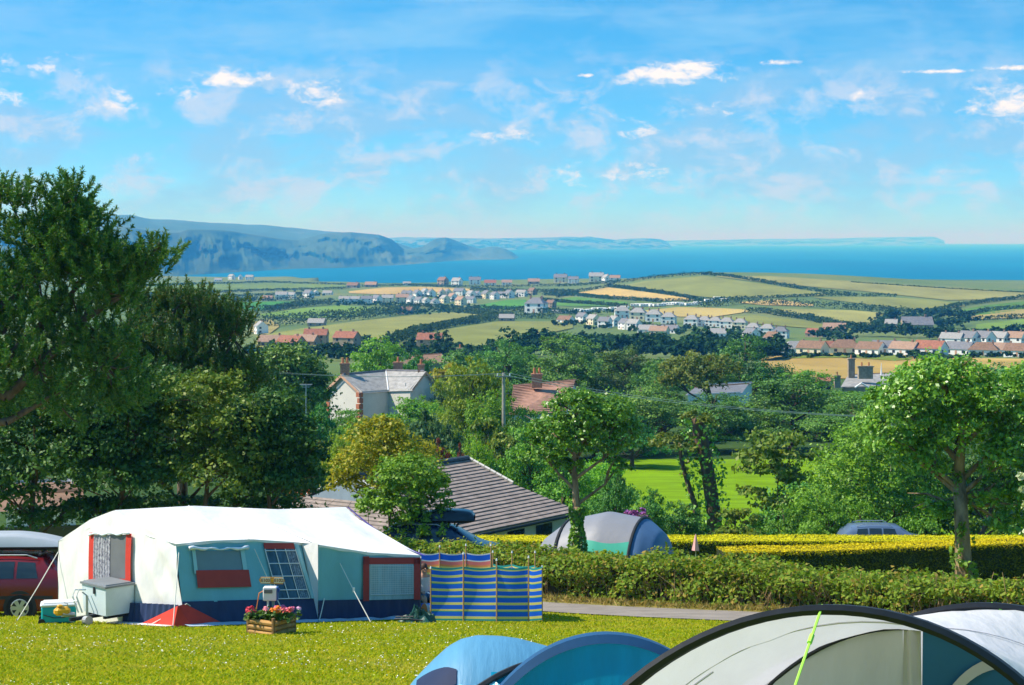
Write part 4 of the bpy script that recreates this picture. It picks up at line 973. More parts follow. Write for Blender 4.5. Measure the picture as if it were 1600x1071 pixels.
b.grid(ball, 18, 12, lambda i, j: (0, 4, 3)[(i // 3) % 3]); o = b.build('beach_ball', WB, None, smooth=True); o.location = bb; tag(o, 'blue, orange and white beach ball under the folding chair', 'ball')

# ---- folded green tarpaulin on the grass
tp = G(654, 41.9); TARP = mat('green_tarpaulin', (.012, .075, .055), rough=.45, spec=.45, var=.4, scale=5)
o = empty('tarpaulin', tp, 0, 'crumpled dark green tarpaulin heaped at the tent corner', 'tarpaulin')
for k, (dx, dy, w_, d_, hh) in enumerate(((0, 0, 1.0, .6, .24), (.14, .05, .7, .45, .30), (-.05, .0, .5, .4, .36))):
    b = MB()
    def fn(i, j):
        a = 6.2832 * i; rr = 1 - j; f = .8 + .35 * mnoise.noise(Vector((math.cos(a) * 1.6 + k * 3, math.sin(a) * 1.6, j * 2)))
        z = hh * (1 - (1 - j) ** 3) * (.75 + .6 * mnoise.noise(Vector((math.cos(a) * 3 * rr, math.sin(a) * 3 * rr, k * 5 + j * 3))))
        return (dx + w_ * .5 * rr * f * math.cos(a), dy + d_ * .5 * rr * f * math.sin(a), max(0, z))
    b.grid(fn, 40, 10); b.build('fold', TARP, o, smooth=False)
b = MB(); b.tube([(-.52, -.1, .10), (-.2, -.2, .12), (.1, -.22, .09)], .02, 6); b.tube([(-.5, -.05, .14), (-.1, -.18, .17)], .018, 6); b.build('pole_bundle', BLCK, o)
# ---- foreground tunnel tent
GT = Vector((1.641, 10.0, Zg(1.641, 10.0)))
LGREY = mat('light_grey_fly', (.80, .79, .80), rough=.6, spec=.25, var=.05, scale=2, bump=.5, bscale=3.5, stretch=(1.6, .5, 1), transl=.35)
MGREY = mat('grey_inner', (.66, .63, .64), rough=.75, spec=.2, var=.06, scale=2, bump=.5, bscale=4, stretch=(1.5, 1, .5))
BEIGE = mat('beige_tape', (.60, .57, .51), rough=.8, var=.05, scale=6)
DBLU = mat('blue_door', (.028, .15, .27), rough=.6, spec=.3, var=.08, scale=2, bump=.15, bscale=4)
NEON = mat('neon_cord', (.45, .85, .10), rough=.5, var=.05)
gt = empty('tunnel_tent', GT, 0, 'big pale grey tunnel tent with black hoops and blue door at the front', 'tent')
ax = Vector((.5, .866, 0))
def hoop_pt(l, th, Rr, H):
    c = ax * l; lat = Rr * math.sin(th); h = H * max(0, math.cos(th)) ** .98
    x, y = c.x + lat * .995, c.y + lat * .08
    return Vector((x, y, Zg(GT.x + c.x, GT.y + c.y) - GT.z + h))
def Hh(l): return float(np.interp(l, [0, 1.4, 2.78, 4.2], [1.81, 1.72, 1.71, 1.3])) 
def Rw(l): return float(np.interp(l, [0, 2.78, 4.2], [1.66, 1.62, 1.2]))
for (l0, l1, nm) in ((0, 2.78, 'canopy'), (2.78, 4.2, 'canopy')):
    b = MB(); b.grid(lambda i, j: hoop_pt(lerp(l0, l1, j), lerp(-1.5707, 1.5707, i), Rw(lerp(l0, l1, j)), Hh(lerp(l0, l1, j)) - .09 * math.sin(math.pi * j) + .03 * mnoise.noise(Vector((i * 9, j * 3, 2))) + .012 * mnoise.noise(Vector((i * 26, j * 5, 7)))), 60, 22); b.build(nm, LGREY, gt, smooth=True)
for l, w in ((-.01, .048), (2.79, .05)):
    b = MB()
    # flat black sleeve that wraps the pole
    n_ = 48
    for k in range(n_):
        t0, t1 = lerp(-1.56, 1.56, k / n_), lerp(-1.56, 1.56, (k + 1) / n_)
        def q(th, dl, dr): 
            return hoop_pt(l + dl, th, Rw(max(0, l)) + dr, Hh(max(0, l)) + dr)
        r_ = [(-w, .006), (-w * .6, .034), (w * .6, .034), (w, .006), (w * .6, -.02), (-w * .6, -.02)]
        for m_ in range(6):
            a_, c_ = r_[m_], r_[(m_ + 1) % 6]; b.quad(q(t0, *a_), q(t1, *a_), q(t1, *c_), q(t0, *c_))
    b.build('hoop_sleeve', BLCK, gt)
IL = 1.2
def inner(th, s=1.0): return hoop_pt(IL, th, 1.30 * s, 1.66 * s)
def innerq(lat, h, d=0.0):
    c = ax * (IL - d); return Vector((c.x + lat * .995, c.y + lat * .08, Zg(GT.x + ax.x * IL, GT.y + ax.y * IL) - GT.z + h))
def ih(lat): return 1.66 * max(0, 1 - (lat / 1.3) ** 2) ** .5
def lat_panel(l0, l1, m, nm, d=0.0, hm=1.0):
    b = MB(); b.grid(lambda i, j: innerq(lerp(l0, l1, i), ih(lerp(l0, l1, i)) * j * hm, d + .02 * math.sin(i * 9 + j * 4)), 16, 14); return b.build(nm, m, gt, smooth=True)
lat_panel(-1.295, .02, MGREY, 'inner_wall'); lat_panel(.02, .13, BEIGE, 'seam_tape', .012); lat_panel(.13, 1.295, DBLU, 'door_panel')
b = MB(); b.tube([innerq(lerp(-1.29, .9, t), ih(lerp(-1.29, .9, t)), .01) for t in [k / 40 for k in range(41)]], .012, 5); b.build('edge_binding', BLCK, gt)
b = MB()
arc = [(.20 + .42 * (1 - math.cos(a)), .90 + .56 * math.sin(a)) for a in [math.pi * k / 30 for k in range(31)]]
for (a_, c_) in zip(arc, arc[1:]):
    def off(p, s): return (lerp(.62, p[0], s), lerp(.90, p[1], s))
    b.quad(innerq(*off(a_, .93), .03), innerq(*off(c_, .93), .03), innerq(*off(c_, 1.05), .03), innerq(*off(a_, 1.05), .03))
b.build('door_arch', BEIGE, gt)
b = MB()   # tape along the canopy where it meets the inner wall
b.tube([hoop_pt(.62, t, Rw(.6) - .02, Hh(.6) - .06) for t in [lerp(-1.4, -.55, k / 14) for k in range(15)]], .006, 4); b.build('seam', MGREY, gt)
def cord(a, c, kn=None):
    b = MB(); b.tube([a, a.lerp(c, .5) - Vector((0, 0, .015)), c], .0075, 5); o = b.build('guy_cord', NEON, gt)
    if kn: p_ = a.lerp(c, kn); b = MB(); b.tube([p_ - (c - a).normalized() * .03, p_ + (c - a).normalized() * .03], .014, 6); b.build('knot', NEON, o)
for sg_, l_ in ((-1, .55), (1, .55), (-1, 1.7), (1, 1.7)):   # seams running over the canopy
    b = MB(); b.tube([hoop_pt(l_, sg_ * lerp(.0, 1.5, k / 20), Rw(l_) + .004, Hh(l_) + .004 - .09 * math.sin(math.pi * l_ / 2.78)) for k in range(21)], .005, 4); b.build('seam', MGREY, gt)
cord(hoop_pt(0, -.01, 1.66, 1.84), Vector((.57, 7.6, Zg(.57, 7.6))) - GT, .09)
cord(hoop_pt(2.78, .05, 1.62, 1.74), Vector((5.3, 11.6, Zg(5.3, 11.6))) - GT, .12)

# ---- foreground blue tent: low bedroom to the left, hooped porch to the right
BT = Vector((-.15, 15.0, Zg(-.15, 15.0))); bt = empty('dome_tent', BT, 0, 'bright blue two-humped tent low in the grass at the front', 'tent')
STEELB = mat('steel_blue_fly', (.09, .27, .42), rough=.5, spec=.35, var=.12, scale=3, bump=.28, bscale=4, stretch=(2.4, .4, .5))
CYAN = mat('cyan_fly', (.0, .55, .88), rough=.5, spec=.35, var=.12, scale=3, transl=.6, bump=.3, bscale=4, stretch=(1.6, 1, .4))
DKB = mat('dark_blue_band', (.012, .065, .16), rough=.5, spec=.35, var=.1)
VENT = mat('vent_mesh', (.012, .025, .07), rough=.7, var=.15)
FOIL = mat('shiny_lining', (.25, .62, .66), rough=.3, spec=.6, var=.5, scale=6)
prof = [(590, .0), (600, .45), (615, .72), (640, .96), (660, 1.07), (680, 1.17), (700, 1.26), (720, 1.315), (745, 1.345), (780, 1.34), (810, 1.32), (840, 1.28), (865, 1.245), (880, 1.262), (900, 1.29), (960, 1.33), (1010, 1.30), (1060, 1.15), (1090, 1.0), (1110, .75), (1125, .02)]
pxs = [p_[0] for p_ in prof]; phs = [p_[1] for p_ in prof]
def loft(px_, th, k=1.0):
    h = float(np.interp(px_, pxs, phs)) * k; X = (px_ - HX) / F * 15.0
    d = .95 * min(1, (h / 1.2)) ** .7
    return Vector((X - BT.x, -d * math.sin(th) if th > 0 else -d * 1.0 * math.sin(th), h * max(0.0, math.cos(th)) ** .9))
b = MB(); b.grid(lambda i, j: loft(lerp(590, 1125, i), lerp(-1.5707, 1.5707, j)), 66, 24, lambda i, j: 1 if lerp(-1.5707, 1.5707, (j + .5) / 24) > float(np.interp(lerp(590, 1125, (i + .5) / 66), [590, 640, 690, 850, 860, 1125], [.9, .9, .80, .36, .3, .3])) else 0); b.build('flysheet', [STEELB, CYAN], bt, smooth=True)
b = MB(); b.grid(lambda i, j: loft(lerp(652, 716, i), lerp(.10 + .36 * i, .60, j), 1.006) + Vector((0, -.006, 0)), 10, 6); b.build('vent', VENT, bt, smooth=True)
b = MB(); b.grid(lambda i, j: loft(lerp(668, 800, i), lerp(.66 - .05 * i, .98, j), 1.01) + Vector((0, -.03 - .03 * math.sin(i * 31 + j * 5), .02 * math.sin(i * 19))), 30, 5); b.build('lining', FOIL, bt)
b = MB(); b.tube([loft(lerp(705, 850, t), lerp(.84, .33, t), 1.02) + Vector((0, -.02, 0)) for t in [k / 20 for k in range(21)]], .026, 6); b.build('pole_sleeve', BLCK, bt)
b = MB(); b.tube([loft(lerp(806, 852, t), lerp(.86, .31, t), 1.03) + Vector((0, -.05, 0)) for t in [k / 14 for k in range(15)]], .020, 6); b.build('pole_sleeve', BLCK, bt)
def arch(lat, k=1.0, dy=0.0, H=1.43, Rr=1.15):
    h = H * k * max(0, 1 - (lat / (Rr * k)) ** 2) ** .5
    return Vector((.703 - BT.x + lat, -1.0 + dy, h + (Zg(.7, 14.0) - BT.z)))
n_ = 44; b = MB()
for i in range(n_):
    a0, a1 = [math.sin(lerp(-1.5, 1.5, (i + q) / n_)) for q in (0, 1)]
    o0, o1, i0, i1 = arch(1.15 * a0), arch(1.15 * a1), arch(1.10 * a0, .957, -.03), arch(1.10 * a1, .957, -.03)
    b.quad(o0, o1, i1, i0)
    b.quad(o0, o1, loft(lerp(840, 1110, (a1 + 1) / 2), .15) if False else o1 + Vector((0, .25, -.03)), o0 + Vector((0, .25, -.03)))
b.build('porch_band', DKB, bt, smooth=True)
b = MB(); b.grid(lambda i, j: arch(1.10 * math.sin(lerp(-1.5, 1.5, i)), .957, -.02) * 1.0 + Vector((0, .0, 0)) if j == 1 else Vector((arch(1.10 * math.sin(lerp(-1.5, 1.5, i)), .957).x, -1.0 - .10 * (1 - j), lerp(Zg(.7, 14.0) - BT.z, arch(1.10 * math.sin(lerp(-1.5, 1.5, i)), .957).z, j) )) + Vector((0, -.04 * math.sin(math.pi * j) * (1 + .3 * math.sin(i * 14)), 0)), 40, 14); b.build('porch_door', CYAN, bt, smooth=True)
b = MB(); b.grid(lambda i, j: arch(1.15 * math.sin(lerp(-1.5, 1.5, i))).lerp(loft(lerp(850, 1100, (math.sin(lerp(-1.5, 1.5, i)) + 1) / 2), .35), j), 34, 6); b.build('porch_roof', STEELB, bt, smooth=True)
b = MB(); b.tube([arch(-1.02, .93, -.06), arch(-.9, .93, -.25) + Vector((-.1, -.2, -.3))], .012, 5); b.build('guy_rope', ROPE, bt)

# ---- grey and green tent behind the hedge
KT = G(950, 58.5); kt = empty('tunnel_tent', KT, R(-24), 'grey and green tunnel tent behind the hedge with the ivy tree before it', 'tent')
PGREY = mat('pale_grey_fly', (.22, .23, .26), rough=.5, spec=.35, var=.04, bump=.2, bscale=4)
SLATEB = mat('slate_blue_panel', (.08, .16, .30), rough=.5, spec=.3, var=.1)
GRNP = mat('green_panel', (.04, .38, .27), rough=.6, spec=.3, var=.06)
def kp(x, th, H, D): return Vector((x, -D * math.sin(th), H * max(0, math.cos(th)) ** .85))
def kH(x): return float(np.interp(x, [-2.5, -2.0, -1.2, 0, 1.2, 1.75, 2.25], [.0, 1.35, 1.95, 2.25, 2.1, 1.7, .0]))
def kD(x): return float(np.interp(x, [-2.5, -1.4, 0, 1.4, 2.25], [.9, 1.5, 1.6, 1.5, .8]))
for (x0, x1, m, nm) in ((-2.5, -1.25, PGREY, 'rear_fly'), (-1.25, 1.15, PGREY, 'main_fly'), (1.15, 2.25, SLATEB, 'porch_fly')):
    b = MB(); b.grid(lambda i, j: kp(lerp(x0, x1, i), lerp(-1.57, 1.57, j), kH(lerp(x0, x1, i)), kD(lerp(x0, x1, i))), 16, 20); b.build(nm, m, kt, smooth=True)
b = MB(); b.grid(lambda i, j: kp(lerp(-.55, 1.12, i), lerp(.80 + .1 * math.sin(i * 3.1), 1.5, j), kH(lerp(-.55, 1.12, i)) + .02, kD(lerp(-.55, 1.12, i)) + .02), 12, 6); b.build('side_panel', GRNP, kt, smooth=True)
for x in (-1.25, 1.15):
    b = MB(); b.tube([kp(x, lerp(-1.5, 1.5, k / 24), kH(x) + .02, kD(x) + .02) for k in range(25)], .05, 6); b.build('hoop_sleeve', BLCK, kt)

# ---- bungalow with brown tiled dutch-gable roof
U_, P_ = Vector((.581, .814, 0)), Vector((.814, -.581, 0))
BG = Vector((-2.24, 97.0, Zg(-2.24, 97.0))); bung = empty('bungalow', BG, 0, 'brown-tiled bungalow with a little gable at each roof end behind the hedge', 'house')
zr0 = -11.08 - BG.z; SL = 1.09 / 2.85; V1, V2, EX, RL = 2.85, 6.02, 1.18, 9.03
TILE = mat('brown_roof_tile', (.25, .205, .18), rough=.8, spec=.2, var=.22, scale=2.2, bump=.2, bscale=30, col2=(.36, .29, .25))
RIDGE = mat('ridge_tile', (.06, .075, .085), rough=.6, spec=.3, var=.2, scale=5)
UNDER = mat('roof_felt', (.03, .025, .022), rough=.9, var=.1)
RENDW = mat('rendered_wall', (.74, .72, .66), rough=.9, var=.06, scale=2)
def rp(u, v, d=0.0): return U_ * u + P_ * v + Vector((0, 0, zr0 - abs(v) * SL + d))
def uend(v): 
    e = 0 if abs(v) <= V1 else EX * (abs(v) - V1) / (V2 - V1); return e
pl = MB()
for s in (-1, 1):
    pl.poly([rp(-RL, 0), rp(0, 0), rp(0, s * V1), rp(EX, s * V2), rp(-RL - EX, s * V2), rp(-RL, s * V1)][::(1 if s > 0 else -1)])
for (ue, se) in ((0, 1), (-RL, -1)):
    a0 = rp(ue, V1); a1 = rp(ue, -V1); pl.poly([a0, a1, rp(ue + se * EX, -V2), rp(ue + se * EX, V2)])
    pl.poly([rp(ue, V1), rp(ue, 0), rp(ue, -V1)])
roof = pl.build('roof', UNDER, bung)
# tile courses: each course is one row of tiles set proud of the felt
crs = 21; tw = .33
for s in (1, -1):
    for k in range(crs):
        v0, v1 = V2 * (k / crs), V2 * ((k + 1) / crs) - .03
        vm = V2 * (k + 1) / crs
        e = uend(vm); x0, x1 = -RL - e, e
        if s > 0:
            nt_ = int((x1 - x0) / 1.32); off_ = (k % 2) * .5
            tiles = [(x0 + (x1 - x0) * q / nt_, x0 + (x1 - x0) * (q + 1) / nt_ - .012) for q in range(nt_)]
        else: tiles = [(x0, x1)]
        for (xa, xb) in tiles:
            m_ = MB(); lift = .055 + random.uniform(-.008, .008)
            t0, t1, t2, t3 = rp(xa, s * v0, .012), rp(xb, s * v0, .012), rp(xb, s * v1, lift), rp(xa, s * v1, lift)
            f2_, f3_ = rp(xb, s * v1, .004), rp(xa, s * v1, .004)
            m_.add([t0, t1, t2, t3, f2_, f3_], [(0, 1, 2, 3), (3, 2, 4, 5), (0, 3, 5), (1, 4, 2)]); m_.build('tile', TILE, roof)
for (ue, se) in ((-RL, -1),):
    for k in range(8):
        d0, d1 = k / 8, (k + 1) / 8 - .01
        def eq(t, w): v = lerp(V1, V2, t) * w; p_ = U_ * (ue + se * EX * t) + P_ * v; return p_ + Vector((0, 0, zr0 - lerp(V1, V2, t) * SL))
        for q in range(6):
            w0, w1 = lerp(-1, 1, q / 6), lerp(-1, 1, (q + 1) / 6 - .004)
            m_ = MB(); m_.add([eq(d0, w0) + Vector((0, 0, .012)), eq(d0, w1) + Vector((0, 0, .012)), eq(d1, w1) + Vector((0, 0, .055)), eq(d1, w0) + Vector((0, 0, .055)), eq(d1, w1), eq(d1, w0)], [(0, 1, 2, 3), (3, 2, 4, 5)]); m_.build('tile', TILE, roof)
n_r = 20
for q in range(n_r):
    m_ = MB(); a_, c_ = rp(-RL + RL * q / n_r, 0, .06), rp(-RL + RL * (q + 1) / n_r - .02, 0, .06); m_.tube([a_, c_], .15, 10); m_.build('ridge_tile', RIDGE, roof)
for (ue, se) in ((0, 1), (-RL, -1)):
    for s in (-1, 1):
        m_ = MB()
        n_v = 8
        for q in range(n_v):
            a_, c_ = rp(ue + se * .02, s * V1 * q / n_v, .10), rp(ue + se * .02, s * V1 * ((q + 1) / n_v - .015), .10)
            m_.tube([a_, c_], .075, 5)
        m_.build('verge', WPLAST if (ue < 0) else BEIGE, roof)
m_ = MB(); m_.poly([rp(-RL, V1 * .92, -.12) - U_ * .03, rp(-RL, 0, -.1) - U_ * .03, rp(-RL, -V1 * .92, -.12) - U_ * .03]); m_.build('gable_boarding', mat('gable_board', (.30, .36, .42), rough=.7, var=.08), bung)
wb = MB()
cs = [U_ * (-RL - EX + .5) + P_ * (V2 - .5), U_ * (EX - .5) + P_ * (V2 - .5), U_ * (EX - .5) - P_ * (V2 - .5), U_ * (-RL - EX + .5) - P_ * (V2 - .5)]
ztop = zr0 - V2 * SL - .05
for k in range(4): a_, c_ = cs[k], cs[(k + 1) % 4]; wb.quad(Vector((a_.x, a_.y, -3)), Vector((c_.x, c_.y, -3)), Vector((c_.x, c_.y, ztop + .15)), Vector((a_.x, a_.y, ztop + .15)))
wb.build('wall', RENDW, bung)
for s in (1, -1):
    m_ = MB(); m_.tube([rp(-RL - EX, s * (V2 + .07), -.06), rp(EX, s * (V2 + .07), -.06)], .075, 7); m_.build('gutter', BLCK, bung)
for k in range(4):
    t = (k + .6) / 4.4; c_ = cs[0].lerp(cs[1], t) + P_ * .02; m_ = MB(); d_ = U_ * .7
    m_.quad(c_ - d_ + Vector((0, 0, ztop - 1.4)), c_ + d_ + Vector((0, 0, ztop - 1.4)), c_ + d_ + Vector((0, 0, ztop - .3)), c_ - d_ + Vector((0, 0, ztop - .3))); m_.build('window', CGLASS, bung)

# ---- hedges
def hedge(name, label, line, hts, thick, mtl, leaf, dens, rough=.10, flat=False, seed=1, twigs=None, bare=0.0):
    """clipped hedge: a leafy shell following a ground line; line = [(x,y)], hts = heights"""
    rng = np.random.default_rng(seed)
    L_ = np.array(line, float); seg = np.linalg.norm(np.diff(L_, axis=0), axis=1); cum = np.concatenate([[0], np.cumsum(seg)])
    tot = cum[-1]; per = 2 * np.mean(hts) + thick; n = int(tot * per * dens)
    s = rng.random(n) * tot; X = np.interp(s, cum, L_[:, 0]); Y = np.interp(s, cum, L_[:, 1]); Hh_ = np.interp(s, cum, hts)
    k = np.clip(np.searchsorted(cum, s) - 1, 0, len(seg) - 1); d = (L_[k + 1] - L_[k]) / seg[k][:, None]; nrm_ = np.stack([d[:, 1], -d[:, 0]], 1)   # towards the camera side
    u = rng.random(n); which = rng.random(n) * (2 * Hh_ + thick)
    bump = np.array([mnoise.noise(Vector((a * .9 + seed, b_ * 1.7, 0))) for a, b_ in zip(s, which)]) * rough * 1.6
    depth = np.abs(rng.normal(size=n)) * (.05 if flat else .13)
    w = np.where(which < Hh_, thick / 2, np.where(which > Hh_ + thick, -thick / 2, thick / 2 - (which - Hh_)))
    z = np.where(which < Hh_, which, np.where(which > Hh_ + thick, 2 * Hh_ + thick - which, Hh_))
    side = np.where(which < Hh_, 1.0, np.where(which > Hh_ + thick, -1.0, 0.0))
    w = w + side * (bump - depth) ; z = np.where(side == 0, z + bump * .8 - depth, z)
    if not flat: z = z + (side == 0) * np.abs(rng.normal(size=n)) * .07
    if bare > 0:
        keep = ~((side != 0) & (z < Hh_ * .42) & (rng.random(n) < bare)); 
    else: keep = np.ones(n, bool)
    base = Vector((L_[0, 0], L_[0, 1], Zg(L_[0, 0], L_[0, 1])))
    C = np.stack([X + nrm_[:, 0] * w, Y + nrm_[:, 1] * w, zg(X, Y) + np.maximum(z, .02)], 1) - np.array(base)
    N_ = np.stack([nrm_[:, 0] * side, nrm_[:, 1] * side, np.where(side == 0, 1.0, .15)], 1)
    root = empty(name, base, 0, label, 'hedge')
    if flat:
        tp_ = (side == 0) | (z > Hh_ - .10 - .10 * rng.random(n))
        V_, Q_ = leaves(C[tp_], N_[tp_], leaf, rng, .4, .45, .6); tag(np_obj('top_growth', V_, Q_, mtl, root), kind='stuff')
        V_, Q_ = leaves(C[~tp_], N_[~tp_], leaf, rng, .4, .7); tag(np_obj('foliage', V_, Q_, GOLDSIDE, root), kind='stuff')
    else:
        V_, Q_ = leaves(C[keep], N_[keep], leaf, rng, .62, .7); tag(np_obj('foliage', V_, Q_, mtl, root), kind='stuff')
    # the woody core behind the leaves
    b = MB(); m_ = 60
    pts = [(np.interp(t, cum, L_[:, 0]), np.interp(t, cum, L_[:, 1]), np.interp(t, cum, hts)) for t in np.linspace(0, tot, m_)]
    rows_ = []
    for i, (x, y, h) in enumerate(pts):
        kk = min(np.searchsorted(cum, np.linspace(0, tot, m_)[i], side='right') - 1, len(seg) - 1); dd = (L_[kk + 1] - L_[kk]) / seg[kk]; nn = (dd[1], -dd[0]); t_ = thick / 2 * (.62 if not flat else .9); h_ = h * (.80 if not flat else .95)
        zb_ = Zg(x, y) - base.z
        rows_.append([(x - base.x + nn[0] * t_, y - base.y + nn[1] * t_, zb_ - .1), (x - base.x + nn[0] * t_, y - base.y + nn[1] * t_, zb_ + h_), (x - base.x - nn[0] * t_, y - base.y - nn[1] * t_, zb_ + h_), (x - base.x - nn[0] * t_, y - base.y - nn[1] * t_, zb_ - .1)])
    vs = [v for r_ in rows_ for v in r_]; b.add(vs, [(i * 4 + j, i * 4 + 4 + j, i * 4 + 5 + j, i * 4 + 1 + j) for i in range(m_ - 1) for j in range(3)])
    b.add(rows_[0], [(0, 1, 2, 3)]); b.add(rows_[-1], [(3, 2, 1, 0)])
    b.build('core', twigs, root)
    return root
CORE = mat('hedge_core', (.025, .035, .010), rough=.95, var=.5, scale=5, bump=.8, bscale=12)
CORET = mat('hedge_core_brown', (.05, .045, .015), rough=.95, var=.6, scale=5, bump=.8, bscale=12)
HEDGEL = leafmat('hedge_leaf', [(.11, .19, .014), (.20, .30, .02), (.32, .39, .03), (.20, .27, .025), (.45, .27, .06)], .38, .6, .2)
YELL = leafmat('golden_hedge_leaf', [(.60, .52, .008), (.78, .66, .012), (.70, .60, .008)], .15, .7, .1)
GOLDSIDE = leafmat('golden_hedge_side_leaf', [(.07, .10, .008), (.12, .15, .010), (.18, .19, .012)], .15, .7, .1)  # greener side growth, also darkened for the shade on the hedge faces
h1 = hedge('hedge', 'long bramble hedge running between the lane and the tents', [(-8.5, 64.0), (-5, 60.4), (-2.6, 57.6), (1.5, 53.9), (5.4, 50.2), (8.2, 47.0), (11.8, 43.0), (17, 37.8)], [1.2, 1.25, 1.27, 1.22, 1.20, .90, .70, .66], 1.5, HEDGEL, .115, 520, rough=.24, seed=3, twigs=CORET, bare=.3)
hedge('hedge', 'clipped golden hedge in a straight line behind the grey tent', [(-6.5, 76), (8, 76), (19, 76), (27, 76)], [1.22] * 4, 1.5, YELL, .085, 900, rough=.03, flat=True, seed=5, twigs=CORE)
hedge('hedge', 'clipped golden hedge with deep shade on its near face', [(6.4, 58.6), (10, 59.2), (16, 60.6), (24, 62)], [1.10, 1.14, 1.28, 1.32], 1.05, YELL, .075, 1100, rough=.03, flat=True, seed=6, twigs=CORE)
# bare stems showing low in the bramble hedge
b = MB(); rng = np.random.default_rng(31)
for k in range(150):
    t = rng.random(); L_ = [(-2.6, 57.6), (1.5, 53.9), (5.4, 50.2), (8.2, 47.0), (11.8, 43.0)]; i = min(int(t * 4), 3); u = t * 4 - i
    x, y = lerp(L_[i][0], L_[i + 1][0], u) - .42, lerp(L_[i][1], L_[i + 1][1], u) - .42; z = Zg(x, y)
    q = Vector((x, y, z)); b.tube([q, q + Vector((rng.normal() * .1, rng.normal() * .1 - .05, .4)), q + Vector((rng.normal() * .25, rng.normal() * .15 - .08, .7 + .4 * rng.random()))], [.014, .011, .006], 4, cap=False)
st = b.build('stems', mat('dry_stem', (.30, .20, .09), rough=.9, var=.3), None); st.parent = h1; st.location = -h1.location; tag(st, kind='stuff')
# dry grass tufts along the hedge foot
rng = np.random.default_rng(33); n = 5200
t = rng.random(n) * 5; fx = [-12.3, -3.9, 1.2, 5.8, 10.2, 17.9]; fy = [63.4, 57.6, 52.5, 48.5, 44.0, 36.9]
x = np.interp(t, range(6), fx) + rng.normal(size=n) * .30; y = np.interp(t, range(6), fy) + rng.normal(size=n) * .35
V_, Q_ = leaves(np.stack([x, y, zg(x, y) + .09], 1), np.stack([rng.normal(size=n), rng.normal(size=n), np.zeros(n)], 1), .24, rng, .14, .25, 0.0)
tag(np_obj('grass', V_, Q_, leafmat('dry_grass_blade', [(.30, .22, .07), (.42, .30, .11), (.16, .20, .03)], .3, .8, .1)), 'dry straw-coloured grass along the foot of the hedge', 'grass', kind='stuff')

# ---- lawn: blades and clover heads, nobody could count them
rng = np.random.default_rng(41); n = 230000
y = 24 + 30 * rng.random(n) ** 1.25; x = (rng.random(n) * 2 - 1) * (y * .30 + 1.5)
lane_y = np.interp(x, [p_[0] for p_ in near], [p_[1] for p_ in near])
keep = (y < lane_y - .05) & ~((x > -7.0) & (x < -2.2) & (y > 40.6 + (x + 7.1) * 1.0) & (y < 47)); x, y = x[keep], y[keep]; n = len(x)
dx = rng.normal(size=n) * .035; dy = rng.normal(size=n) * .035; h = .018 + .028 * rng.random(n); a = rng.random(n) * 6.283; w = .010 + .012 * rng.random(n)
B0 = np.stack([x, y, zg(x, y) - .005], 1); W = np.stack([np.cos(a) * w, np.sin(a) * w, np.zeros(n)], 1); Tp = B0 + np.stack([dx, dy, h], 1)
V_ = np.stack([B0 - W, B0 + W, Tp + W * .25, Tp - W * .25], 1).reshape(-1, 3)
GRASS = leafmat('lawn_blade', [(.21, .28, .003), (.33, .39, .004), (.44, .44, .008), (.54, .41, .03)], .4, .75, .08)
_n = GRASS.node_tree; _t = _n.nodes.new('ShaderNodeTexCoord'); _no = _n.nodes.new('ShaderNodeTexNoise'); _no.inputs['Scale'].default_value = .42; _no.inputs['Detail'].default_value = 7; _no.inputs['Roughness'].default_value = .65
_mp = _n.nodes.new('ShaderNodeMapping'); _mp.inputs['Scale'].default_value = (.8, 1.5, 1); _n.links.new(_t.outputs['Object'], _mp.inputs[0]); _n.links.new(_mp.outputs[0], _no.inputs['Vector'])
_mr = _n.nodes.new('ShaderNodeMapRange'); _mr.inputs[1].default_value = .50; _mr.inputs[2].default_value = .70; _mr.inputs[4].default_value = .75; _n.links.new(_no.outputs[0], _mr.inputs[0])
_mx = _n.nodes.new('ShaderNodeMix'); _mx.data_type = 'RGBA'; _mx.inputs[7].default_value = (.52, .40, .07, 1); _b = _n.nodes['Principled BSDF']; _src = _b.inputs['Base Color'].links[0].from_socket
_n.links.new(_mr.outputs[0], _mx.inputs[0]); _n.links.new(_src, _mx.inputs[6]); _n.links.new(_mx.outputs[2], _b.inputs['Base Color'])
tag(np_obj('grass', V_, np.arange(4 * n).reshape(n, 4), GRASS), 'short sunlit lawn grass over the camping field', 'grass', kind='stuff')
n = 3600; rng = np.random.default_rng(43)
y = 26 + 15 * rng.random(n); x = (rng.random(n) * 2 - 1) * (y * .27); dens_ = np.array([mnoise.noise(Vector((a_ * .22, b_ * .35, 5))) for a_, b_ in zip(x, y)])
k_ = (dens_ > .0) & (x < 3.5); x, y = x[k_], y[k_]; n = len(x)
V_, Q_ = leaves(np.stack([x, y, zg(x, y) + .042], 1), np.tile([0, 0, 1.0], (n, 1)), .024, rng, 1.0, .4)
tag(np_obj('clover_flowers', V_, Q_, mat('clover_head', (.75, .74, .62), rough=.9, var=.1)), 'scattered white clover heads in the lawn', 'clover', kind='stuff')
